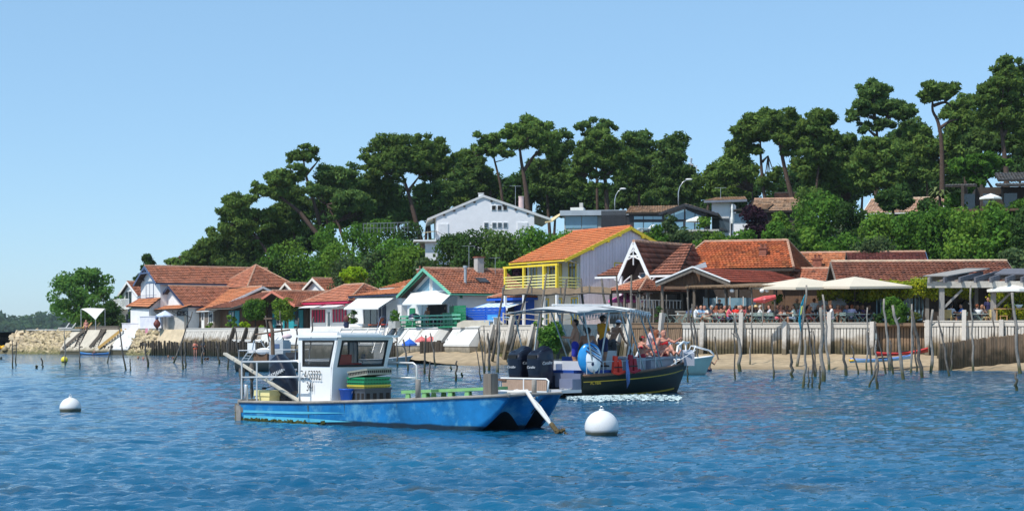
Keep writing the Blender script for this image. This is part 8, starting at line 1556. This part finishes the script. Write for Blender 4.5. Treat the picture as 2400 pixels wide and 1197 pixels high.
HAIRM = {'brown': M('hair_brown', (.045, .022, .012), .7, .2, 20), 'black': M('hair_black', (.010, .008, .008), .6, .2, 20), 'auburn': M('hair_auburn', (.20, .055, .018), .6, .25, 20), 'grey': M('hair_grey', (.42, .40, .38), .7, .15, 20), 'blond': M('hair_blond', (.38, .24, .10), .7, .2, 20)}
LIPS = M('lips', (.30, .09, .08), .6); EYED = M('dark_shoes', (.02, .018, .016), .7)
_cloth = {}
def cloth(c):
 if c not in _cloth: _cloth[c] = M('cloth_%d' % len(_cloth), c, .85, .10, 6, bump=.2)
 return _cloth[c]
PEOPLE = []
def person(label, p, rz, pose='sit_table', top=(.5, .5, .5), bottom=(.05, .06, .1), skin='tan', hair='brown', longh=False, outfit='shirt', sc=1.0, hat=None, h=.026, grp=None):
 me, hd = body_mesh(pose, outfit, longh, h); e = thing('person', label, 'person', p, rz, grp); e.scale = (sc, sc, sc); o = link('body', me, e)
 for i, mt in enumerate((SKIN[skin], cloth(top), cloth(bottom), HAIRM[hair], EYED, LIPS)): o.material_slots[i].link = 'OBJECT'; o.material_slots[i].material = mt
 if hat:
  kind, c = hat
  if kind == 'cap': MB().ell((hd.x, hd.y + .012, hd.z + .062), (.108, .118, .078), 12, 8).slab([(hd.x - .07, hd.y - .08, hd.z + .06), (hd.x + .07, hd.y - .08, hd.z + .06), (hd.x + .055, hd.y - .2, hd.z + .045), (hd.x - .055, hd.y - .2, hd.z + .045)], (0, 0, .012)).build('cap', cloth(c), e, True)
  else: MB().lathe([(.22, .045), (.215, .06), (.12, .065), (.112, .13), (.07, .165), (.01, .17)], 16, (hd.x, hd.y + .01, hd.z)).build('hat', cloth(c), e, True)
 PEOPLE.append(e); return e
def tb(x, y, z): return TB.w(x, y, z)
HB_ = TB.rz
person('shirtless man in blue trunks standing at the stern of the tour boat', tb(.75, .98, .80), HB_ - 2.6, 'helm', bottom=(.02, .03, .30), skin='tan', hair='black', outfit='trunks', h=.018)
person('shirtless man with cropped dark hair sitting beside the standing man on the tour boat', tb(1.35, .95, .98), HB_ + 2.2, 'sit_table', bottom=(.03, .03, .05), skin='tan', hair='black', outfit='trunks', h=.018)
person('helmsman in orange shirt and dark cap under the tour boat canopy', tb(2.15, .95, .95), HB_ + math.pi / 2 - .1, 'helm', top=(.62, .28, .015), bottom=(.02, .03, .10), hair='black', hat=('cap', (.02, .02, .025)), h=.018)
person('person in pale blue cap bending forward beside the tour boat console', tb(3.5, 1.6, 1.0), HB_ + 1.5, 'lean', top=(.30, .24, .2), bottom=(.1, .1, .12), skin='tan', hat=('cap', (.45, .55, .72)), sc=.92, h=.02, outfit='trunks')
person('child in red cap sitting on the foredeck cushion of the tour boat', tb(4.55, 1.15, 1.20), HB_ + 1.2, 'deck', top=(.55, .03, .05), bottom=(.4, .03, .05), skin='red', hat=('cap', (.58, .02, .03)), sc=.86, h=.018, outfit='bikini')
person('woman with long auburn hair in red bikini leaning on the bow rail', tb(5.15, 1.0, 1.27), HB_ + 1.1, 'deck_arm', top=(.60, .025, .03), bottom=(.35, .02, .04), skin='red', hair='auburn', longh=True, outfit='bikini', h=.018)
person('woman in red bikini facing the camera at the bow of the tour boat', tb(5.85, 1.2, 1.27), HB_ - .55, 'deck', top=(.62, .03, .035), bottom=(.5, .03, .05), skin='red', hair='brown', outfit='bikini', h=.018)
person('man in black cap and pale shirt sitting behind the women at the bow', tb(6.2, 2.1, 1.18), HB_ + .6, 'sit_table', top=(.62, .48, .48), bottom=(.1, .1, .14), skin='red', hat=('cap', (.015, .015, .02)), sc=.9, h=.02)
e = person('woman in orange swimsuit and sun hat wading at the left quay', (WX(458, 176), 176, -.12), .2, 'phone', top=(.70, .10, .03), bottom=(.70, .10, .03), skin='red', outfit='bikini', hat=('hat', (.18, .10, .06)))
person('man in dark shirt standing by the stake right of the orange swimsuit', (WX(476, 176.5), 176.5, -.1), 2.6, 'stand', top=(.03, .04, .06), bottom=(.03, .03, .04), hair='black')
person('child wading with raised arm beside the pale green boat', (WX(1661, 98), 98, -.72), .3, 'wade', bottom=(.02, .02, .05), skin='tan', hair='brown', outfit='trunks', sc=.9, h=.02)
person('child in pink top behind the pile groyne, left of the pair', (WX(1081, 137), 137, .42), 1.4, 'stand', top=(.65, .25, .28), bottom=(.3, .1, .1), skin='red', hair='brown', sc=.84)
person('bare shouldered boy behind the pile groyne, right of the pair', (WX(1092, 136.6), 136.6, .42), -1.9, 'walk', bottom=(.05, .08, .2), skin='tan', hair='brown', outfit='trunks', sc=.92)
person('person in red swimsuit resting on the sand behind the piles', (WX(1062, 138), 138, .45), 1.2, 'deck', top=(.55, .03, .04), bottom=(.5, .03, .04), skin='red', outfit='bikini', sc=.95)
person('woman in pale skirt drinking on the green terrace', (WX(1002, 143), 143, TER), -.5, 'phone', top=(.40, .22, .15), bottom=(.38, .34, .30), skin='tan', hair='auburn', outfit='bikini')
person('man in black shirt standing in the doorway of the green terrace', (WX(1045, 141), 141, TER + .02), -1.2, 'helm', top=(.015, .015, .02), bottom=(.4, .36, .3), hair='black')
person('person seated behind the cream parasol table on the left point', (WX(202, 198), 198, TER - .05), .4, 'sit_back', top=(.55, .25, .2), bottom=(.1, .1, .2), skin='red')
person('child crouching in the blue inflatable canoe', (WX(222, 187.5), 187.3, -.25), .3, 'deck', top=(.55, .2, .12), bottom=(.3, .1, .1), skin='red', outfit='trunks', sc=.8)
for i, (px, py, lb) in enumerate(((324, 838, 'dark haired swimmer, leftmost of the swimmers'), (336, 840, 'swimmer with pale face, second from the left'), (394, 835, 'distant swimmer closest to the palisade'), (405, 839, 'swimmer right of the distant one'), (481, 842, 'dark haired swimmer left of the one in blue'), (487, 841, 'swimmer in a bright blue top by the tall stake'))): person(lb, (WX(px, DW(py + 3)), DW(py + 3), -1.48), .5 * i, 'stand', top=(.03, .30, .50) if i == 5 else (.3, .15, .1), skin='red' if i % 2 else 'tan', hair='black' if i % 2 == 0 else 'brown', outfit='shirt' if i == 5 else 'trunks', grp='swimmers')
CHM = M('sage_metal', (.22, .30, .27), .5, .1, 4); TBM = M('pale_table_top', (.46, .47, .43), .6, .1, 3)
def mk_chair():
 e = thing('folding_chair', '', 'chair', (0, 0, 0));
 for k in range(4): cube('seat_slat', e, CHM, (0, -.15 + k * .1, .45), (.40, .085, .02))
 for k in range(2): cube('back_slat', e, CHM, (0, .235, .68 + k * .13), (.40, .02, .08))
 for s_ in (-1, 1): MB().beam((s_ * .19, .24, .86), (s_ * .19, -.20, .0), .025, .03).build('leg', CHM, e); MB().beam((s_ * .17, -.18, .45), (s_ * .17, .24, .0), .025, .03).build('leg', CHM, e)
 return e
def mk_table():
 e = thing('bistro_table', '', 'table', (0, 0, 0)); cube('table_top', e, TBM, (0, 0, .735), (.95, .75, .035))
 for s_ in (-1, 1): MB().beam((-.32, s_ * .28, .72), (.32, s_ * .28, 0), .03, .035).build('leg', CHM, e); MB().beam((.32, s_ * .28, .72), (-.32, s_ * .28, 0), .03, .035).build('leg', CHM, e)
 return e
CH0, TB0 = mk_chair(), mk_table(); CHS, TBS = [], []
def chair(x, y, rz):
 o = CH0 if not CHS else dup(CH0, (x, y, TER), rz); o.location = (x, y, TER); o.rotation_euler = (0, 0, rz); o['group'] = 'folding chairs on the terrace'; CHS.append(o)
def table(x, y, rz):
 o = TB0 if not TBS else dup(TB0, (x, y, TER), rz); o.location = (x, y, TER); o.rotation_euler = (0, 0, rz); o['group'] = 'bistro tables on the terrace'; TBS.append(o)
 for k in range(3):
  t = random.random() - .5; q = Matrix.Rotation(rz, 3, 'Z') @ Vector((t * .6, random.uniform(-.22, .22), 0)); g = thing('drinking_glass' if k else 'white_plate', '', 'glass' if k else 'plate', (x + q.x, y + q.y, TER + .754), 0, 'tableware on the terrace')
  if k: MB().lathe([(.028, 0), (.036, .13), (.03, .13), (.022, .01)], 8).build('glass', M('glassware', (.55, .62, .62), .1, spec=.8), g)
  else: MB().lathe([(.06, 0), (.12, .02), (.118, .026), (.05, .01)], 12).build('plate', WHITE, g)
  (GLS if k else PLT).append(g)
GLS, PLT = [], []
HP = math.pi / 2
def at(px, s): D = shoreD(px) + s; return (WX(px, D), D, TER)
DN = [
 (1629, 1.2, HP, 'sit_table', (.72, .74, .78), (.35, .33, .30), 'black', 0, 'tan', ('cap', (.02, .02, .03)), 'man in white jacket and dark cap, leftmost diner'),
 (1664, 1.2, -HP, 'sit_back', (.07, .06, .07), (.42, .38, .30), 'grey', 0, 'tan', None, 'grey haired man in dark shirt and beige shorts facing left'),
 (1678, 2.6, 2.6, 'sit_table', (.30, .10, .07), (.1, .1, .2), 'auburn', 1, 'red', None, 'auburn haired woman behind the grey haired man'),
 (1686, 4.0, .2, 'stand', (.05, .06, .07), (.05, .05, .06), 'brown', 0, 'tan', None, 'waiter in black standing left of the pink shirt'),
 (1690, 1.9, 2.9, 'sit_table', (.28, .12, .08), (.25, .05, .18), 'brown', 0, 'red', None, 'tanned diner seen from behind with purple bag'),
 (1706, 1.1, HP, 'sit_table', (.72, .12, .17), (.10, .14, .26), 'brown', 0, 'red', None, 'woman in pink shirt and denim shorts facing right'),
 (1724, 1.5, 2.8, 'sit_table', (.66, .025, .02), (.25, .32, .45), 'brown', 0, 'tan', None, 'diner in bright red shirt seen from behind'),
 (1740, 1.2, -HP, 'sit_table', (.45, .30, .26), (.60, .58, .58), 'auburn', 1, 'red', None, 'woman with curly auburn hair and bare shoulders'),
 (1757, 2.6, .3, 'sit_eat', (.03, .025, .03), (.03, .03, .04), 'brown', 1, 'tan', None, 'woman in black lifting a glass under the thatched shade'),
 (1771, 2.4, -.2, 'sit_table', (.04, .035, .04), (.05, .05, .05), 'brown', 0, 'tan', ('hat', (.68, .52, .26)), 'woman in black with wide straw hat'),
 (1786, 2.8, -.3, 'sit_table', (.02, .02, .025), (.03, .03, .04), 'black', 0, 'tan', None, 'man in black right of the straw hat'),
 (1800, 3.2, .2, 'sit_eat', (.03, .03, .03), (.03, .03, .04), 'black', 0, 'tan', None, 'dark clad diner behind the slender post'),
 (1819, 1.6, HP, 'sit_eat', (.03, .03, .035), (.62, .12, .16), 'brown', 1, 'red', None, 'woman with sunglasses in black top and pink skirt'),
 (1836, 2.6, 0, 'sit_table', (.30, .16, .12), (.1, .1, .1), 'brown', 1, 'tan', None, 'long haired woman between sunglasses and mint shirt'),
 (1846, 3.4, -.6, 'sit_eat', (.40, .24, .18), (.1, .1, .12), 'black', 0, 'red', None, 'man with glasses eating behind the mint shirt'),
 (1862, 1.2, -HP, 'sit_table', (.62, .72, .66), (.22, .28, .36), 'brown', 0, 'tan', None, 'man in pale mint shirt facing left by the flag'),
 (1868, 4.2, .3, 'stand', (.35, .36, .28), (.1, .1, .1), 'grey', 0, 'tan', None, 'grey haired person standing behind the mint shirt'),
 (1892, 1.4, HP, 'sit_table', (.42, .13, .06), (.45, .1, .1), 'black', 0, 'red', None, 'woman in terracotta top right of the flag'),
 (1908, 3.6, 2.9, 'stand', (.76, .77, .80), (.05, .05, .07), 'auburn', 0, 'tan', None, 'waiter in white shirt standing with his back turned'),
 (1917, 2.4, 0, 'sit_table', (.02, .02, .025), (.05, .05, .06), 'black', 0, 'tan', None, 'man in black at the table right of the flag'),
 (1938, 2.5, -.4, 'sit_table', (.02, .03, .08), (.04, .04, .06), 'black', 0, 'tan', None, 'man in navy beside the tall bleached stake'),
 (1951, 1.3, -HP, 'sit_table', (.78, .77, .80), (.30, .28, .34), 'brown', 0, 'tan', None, 'man in white shirt facing left by the quay post'),
 (1964, 2.8, .3, 'sit_table', (.22, .10, .08), (.1, .1, .1), 'brown', 1, 'tan', None, 'brown haired diner under the parasol pole, left'),
 (1974, 3.4, .0, 'sit_eat', (.55, .12, .04), (.1, .1, .1), 'brown', 0, 'tan', None, 'diner in orange red top under the parasol pole'),
 (1996, 1.5, 2.7, 'sit_table', (.58, .52, .72), (.04, .05, .09), 'auburn', 0, 'tan', None, 'person in lavender shirt seen from behind'),
 (2010, 3.0, -.3, 'sit_table', (.02, .02, .05), (.05, .05, .05), 'black', 0, 'tan', None, 'dark clad diner right of the lavender shirt'),
 (2021, 3.3, .2, 'sit_eat', (.16, .10, .30), (.05, .05, .1), 'black', 0, 'tan', None, 'diner in purple top beside the empty table'),
 (2036, 4.0, .2, 'sit_table', (.05, .04, .05), (.05, .05, .05), 'black', 0, 'tan', None, 'diner in deep shade near the leafy shrub'),
 (2228, 1.8, 2.4, 'sit_table', (.74, .74, .80), (.10, .10, .12), 'black', 0, 'tan', None, 'diner in white shirt by the first pergola post'),
 (2256, 1.8, -HP, 'sit_table', (.02, .16, .52), (.03, .04, .08), 'black', 0, 'tan', None, 'diner in bright blue shirt under the pergola'),
 (2288, 2.2, 2.2, 'sit_table', (.26, .24, .28), (.1, .1, .12), 'auburn', 0, 'tan', None, 'diner in grey shirt with auburn hair under the pergola'),
 (2300, 3.2, .2, 'sit_table', (.20, .14, .12), (.1, .1, .12), 'brown', 1, 'tan', None, 'woman behind the white bowl under the pergola'),
 (2316, 3.6, .1, 'stand', (.03, .03, .10), (.03, .03, .05), 'black', 0, 'tan', None, 'waiter in dark clothes standing under the pergola')]
for (px, s_, rz, ps, tp, bt, hr, lg, sk, ht, lb) in DN:
 x, y, z = at(px, s_); sit = ps.startswith('sit'); person(lb, (x, y, z), rz, ps, tp, bt, sk, hr, bool(lg), 'shirt', 1.06, ht)
 if sit:
  d = Matrix.Rotation(rz, 3, 'Z') @ Vector((0, .04, 0)); chair(x + d.x, y + d.y, rz)
for px, s_, rz, c, lg, sk, hr, lb in ((1642, 2.2, .2, (.25, .42, .62), 0, 'red', 'blond', 'blond diner in sky blue shirt between white jacket and grey hair'), (1652, 3.0, -.3, (.70, .66, .60), 1, 'red', 'brown', 'long haired diner in cream top behind the beige shorts'), (1698, 2.6, .1, (.75, .70, .30), 0, 'red', 'black', 'diner in yellow top behind the pink shirt'), (1732, 2.4, -.2, (.70, .70, .74), 0, 'light', 'brown', 'diner in white between the red shirt and the curly hair'), (1748, 3.1, .3, (.55, .10, .12), 1, 'red', 'brown', 'long haired diner in dark red left of the black top'), (1779, 1.5, HP, (.62, .60, .58), 0, 'tan', 'grey', 'grey haired diner in pale shirt below the red parasol'), (1806, 1.7, -HP, (.50, .52, .60), 0, 'red', 'brown', 'diner in light blue left of the sunglasses'), (1829, 1.9, .2, (.66, .30, .22), 1, 'red', 'auburn', 'auburn diner in coral top beside the sunglasses'), (1877, 2.0, -.1, (.55, .45, .55), 1, 'light', 'blond', 'blond woman in mauve just left of the flag'), (1927, 1.6, .2, (.60, .58, .52), 0, 'red', 'brown', 'diner in oatmeal shirt behind the tall bleached stake'), (1962, 1.8, .1, (.62, .20, .14), 0, 'tan', 'black', 'diner in rust red right of the white shirt'), (1985, 2.3, -.2, (.20, .30, .50), 1, 'red', 'brown', 'long haired diner in blue left of the lavender shirt')):
 x, y, z = at(px, s_); person(lb, (x, y, z), rz, 'sit_table', c, (.1, .1, .14), sk, hr, bool(lg), 'shirt', 1.06); d = Matrix.Rotation(rz, 3, 'Z') @ Vector((0, .04, 0)); chair(x + d.x, y + d.y, rz)
BK = []; rgp = random.Random(21)
for i in range(24):                                 # second rows of diners further back in the shade
 px = 1618 + i * 18.2 + rgp.uniform(-5, 5)
 if 2060 < px < 2200: continue
 s_ = rgp.uniform(3.6, 5.4); x, y, z = at(px, s_); rz = rgp.choice((0.2, -.3, 2.7, HP, -HP)); c = rgp.choice(((.05, .05, .07), (.45, .40, .42), (.40, .06, .05), (.10, .14, .28), (.55, .54, .55), (.25, .12, .08), (.02, .02, .03)))
 e = person('', (x, y, z), rz, rgp.choice(('sit_table', 'sit_eat')), c, (.05, .05, .08), rgp.choice(('tan', 'red', 'light')), rgp.choice(('brown', 'black', 'auburn', 'blond')), rgp.random() < .35, 'shirt', 1.05, None, grp='diners in the shade'); BK.append(e); d = Matrix.Rotation(rz, 3, 'Z') @ Vector((0, .04, 0)); chair(x + d.x, y + d.y, rz)
order_labels(BK, 'seated diner in the shaded back rows of the terrace, {} from the left')
for px, s_, rz in ((1640, 4.4, 0), (1700, 4.4, 0), (1755, 4.4, .1), (1815, 4.6, 0), (1880, 4.5, 0), (1940, 4.5, .1), (1990, 4.4, 0), (1585, 1.5, .2), (1646, 1.4, .1), (1685, 1.0, .0), (1722, .75, .0), (1764, 1.5, 0), (1795, 1.6, .1), (1838, 1.3, .0), (1878, 1.2, 0), (1908, 1.4, .1), (1934, 1.4, 0), (1978, 1.6, .1), (2022, 1.3, 0), (2242, 1.9, 0), (2298, 1.6, .1)): x, y, z = at(px, s_); table(x, y, rz - .2)
for px, s_, rz in ((1600, 1.4, -HP), (1568, 1.6, HP), (1768, .8, 3.0), (1790, .8, 3.3), (1806, .8, 2.9), (1975, .8, 3.0), (2008, 1.2, HP), (2040, 1.2, -HP), (1780, 1.0, 2.8)): x, y, z = at(px, s_); chair(x, y, rz)
order_labels(CHS, 'slim sage metal folding chair on the restaurant terrace, {} from the left'); order_labels(TBS, 'small bistro table on the restaurant terrace, {} from the left'); order_labels(GLS, 'clear drinking glass on a terrace table, {} glass from the left'); order_labels(PLT, 'white plate on a terrace table, {} plate from the left')
for px, s_, rz, lb in ((2224, 1.5, 2.6, 'tan woven chair left of the pergola table'), (2312, 1.5, -1.3, 'tan woven chair right of the pergola table')):
 x, y, z = at(px, s_); e = thing('woven_chair', lb, 'chair', (x, y, TER + .05), rz, 'woven chairs'); TN = M('tan_weave', (.50, .38, .17), .8, .2, 12); MB().box((0, 0, .45), (.48, .46, .06)).build('seat', TN, e); MB().box((0, .24, .72), (.5, .05, .5), 0, 0, -.12).build('backrest', TN, e)
 for a_ in (-.2, .2):
  for b_ in (-.19, .19): MB().beam((a_, b_, 0), (a_ * .95, b_ * .95, .44), .035, .035).build('leg', TN, e)
x, y, z = at(2375, 1.5); e = thing('wooden_high_table', 'warm wooden high table at the right edge of the terrace', 'table', (x, y, TER + .05), -.2); WW = M('warm_wood', (.42, .24, .09), .7, .15, 5); cube('table_top', e, WW, (0, 0, 1.0), (2.4, .8, .06))
for a_ in (-1.05, 1.05):
 for b_ in (-.3, .3): cube('leg', e, WW, (a_, b_, .5), (.09, .09, 1.0))
x, y, z = at(2352, 1.4); e = thing('wooden_stool', 'warm wooden stool left of the high table', 'stool', (x, y, TER + .05), -.2); cube('seat', e, WW, (0, 0, .55), (.5, .4, .05))
for a_ in (-.2, .2):
 for b_ in (-.15, .15): cube('leg', e, WW, (a_, b_, .27), (.06, .06, .54))
for px, s_, lb in ((2294, 1.6, 'white serving bowl on the pergola table'), (2388, 1.5, 'white serving bowl on the high table')):
 x, y, z = at(px, s_); e = thing('serving_bowl', lb, 'bowl', (x, y, TER + (.77 if px < 2350 else 1.09)), 0, 'serving bowls'); MB().lathe([(.10, 0), (.12, .02), (.26, .22), (.24, .22), (.10, .03)], 16).build('bowl', WHITE, e, True); MB().lathe([(.11, -.015), (.08, 0)], 12).build('foot', WHITE, e)
x, y, z = at(2238, 3.0); e = thing('spiky_potted_plant', 'spiky yellow green plant in a grey pot under the pergola', 'plant', (x, y, TER + .05)); MB().lathe([(.22, 0), (.34, .5), (.37, .55), (.30, .55)], 12).build('pot', CONC, e); m = MB()
for i in range(40):
 a = i * 2.4; d = Vector((math.cos(a), math.sin(a), 0)); ln = random.uniform(.7, 1.2); s2 = Vector((-d.y, d.x, 0)) * .035; m.add([Vector((0, 0, .5)) - s2, Vector((0, 0, .5)) + s2, d * ln * .35 + Vector((0, 0, .5 + ln * .8)) + s2 * .5, d * ln * .6 + Vector((0, 0, .5 + ln))], [(0, 1, 2, 3)])
m.build('blades', leafmat('spiky_blades', (.24, .27, .04)), e)
x, y, z = at(1672, 6.2); e = thing('oyster_counter', 'shop counter with pale blue trays and bright yellow crates behind the diners', 'counter', (x, y, TER), -.2); cube('counter', e, WOODG, (0, 0, .5), (5.2, .8, 1.0)); cube('counter_top', e, CONC, (0, 0, 1.03), (5.3, .9, .06))
for i in range(4): cube('tray', e, M('pale_blue_tray', (.30, .46, .55), .4, .4, 7), (-1.2 + i * 1.0, .1, 1.18), (.9, .6, .22))
for i in range(3): cube('yellow_crate', e, M('crate_yellow', (.80, .60, .02), .5), (-1.4 + i * .75, -.5, .82), (.62, .2, .32))
for i, (px, py, D) in enumerate(((1716, 681, 115.5), (1786, 681, 114), (1798, 680, 114))):
 p = W(px, py, D); e = thing('hanging_lantern', f'small white lantern hanging under the thatched shade, {ORD[i]} from the left', 'lantern', p, 0, 'hanging lanterns'); MB().ell((0, 0, 0), (.16, .16, .14), 10, 8).build('shade', WHITE, e, True); MB().tube([(0, 0, .1), (0, 0, .6)], .01, 4).build('cord', RUBBER, e)
p = W(1792, 712, 111); e = thing('folded_red_parasol', 'red and white folded parasol held slanting between the diners', 'parasol', p); MB().tube([W(1766, 704, 111) - p, W(1790, 702, 111) - p, W(1818, 695, 111) - p], [.10, .24, .13], 8).build('canopy', M('faded_red_canvas', (.62, .09, .09), .8, .3, 3, patch=((.70, .55, .55), 4, .6, .7)), e); MB().tube([W(1792, 703, 111.2) - p, W(1786, 762, 111) - p], .035, 6).build('pole', STKP, e)
e = thing('thatched_shade', 'brown thatched reed shade over the diners left of the parasols', 'shade', (WX(1740, 115), 115, TER)); m = MB(); o0 = Vector((WX(1740, 115), 115, TER)); rg = random.Random(4)
P0 = [W(1606, 671, 117), W(1818, 668, 113.6), W(1830, 662, 118), W(1640, 666, 121)]
MB().slab([p - o0 for p in P0], (0, 0, -.12)).build('reed_mat', M('reed', (.20, .13, .075), .95, .35, 7), e)
for i in range(220):
 t = rg.random(); p = P0[0].lerp(P0[1], t) - o0; m.tube([p + Vector((0, .3, .02)), p + Vector((rg.uniform(-.1, .1), -.12, rg.uniform(-.12, -.02)))], .012, 3)
m.build('reed_fringe', M('reed', (.20, .13, .075), .95), e)['kind'] = 'stuff'
for px, D in ((1612, 117.1), (1700, 115.8), (1762, 114.8), (1815, 113.9), (1660, 120.5), (1820, 117.6)): b = Vector((WX(px, D), D, TER)); MB().tube([b - o0, b - o0 + Vector((.05, 0, 1.2)), b - o0 + Vector((-.03, 0, WZ(668, D) - TER))], [.07, .06, .055], 6).build('post', STK, e)
SP_ = []
for i, (px, y0_, y1_, s_) in enumerate(((1492, 690, 760, .6), (1500, 686, 760, .8), (1508, 690, 762, .5), (1516, 688, 760, .9), (1523, 692, 762, .6), (1478, 690, 760, 1.0), (1531, 700, 760, .7), (1787, 700, 760, .5))):
 x, y, z = at(px, s_); e = thing('thin_stick', '', 'post', (x, y, TER - .1), 0, 'thin sticks by the kiosk'); MB().tube([(0, 0, 0), (.03, 0, 1.0), (-.02, 0, WZ(y0_, y) - TER)], [.045, .04, .03], 6).build('stick', STKP, e); SP_.append(e)
order_labels(SP_, 'thin bleached upright stick at the kiosk terrace, {} from the left')
e = thing('canvas_side_screen', 'grey white canvas screen hanging behind the diners under the parasols', 'screen', W(1930, 700, 115.6)); o0 = e.location.copy()
for k, (a, b) in enumerate((((1918, 690), (1941, 722)), ((1949, 697), (1984, 722)))): MB().slab([W(a[0], a[1] + 3, 115.6) - o0, W((a[0] + b[0]) / 2, a[1] - 5, 115.5) - o0, W(b[0], a[1] + 5, 115.6) - o0, W(b[0], b[1], 115.6) - o0, W(a[0], b[1], 115.6) - o0], (0, .03, 0)).build('canvas_panel', M('screen_canvas', (.55, .57, .62), .8), e)
hz_m = bpy.data.materials.new('sea_haze'); hz_m.use_nodes = True; hn = hz_m.node_tree.nodes; hn.clear(); ho = hn.new('ShaderNodeOutputMaterial'); hv = hn.new('ShaderNodeVolumePrincipled'); hz_m.node_tree.links.new(hv.outputs[0], ho.inputs['Volume'])
hv.inputs['Color'].default_value = (.82, .90, 1.0, 1); hv.inputs['Density'].default_value = .00009; hv.inputs['Anisotropy'].default_value = .2
o = MB().bb((-1700, -60, -3.5), (1700, 2300, 46)).build('haze', hz_m); o['kind'] = 'stuff'
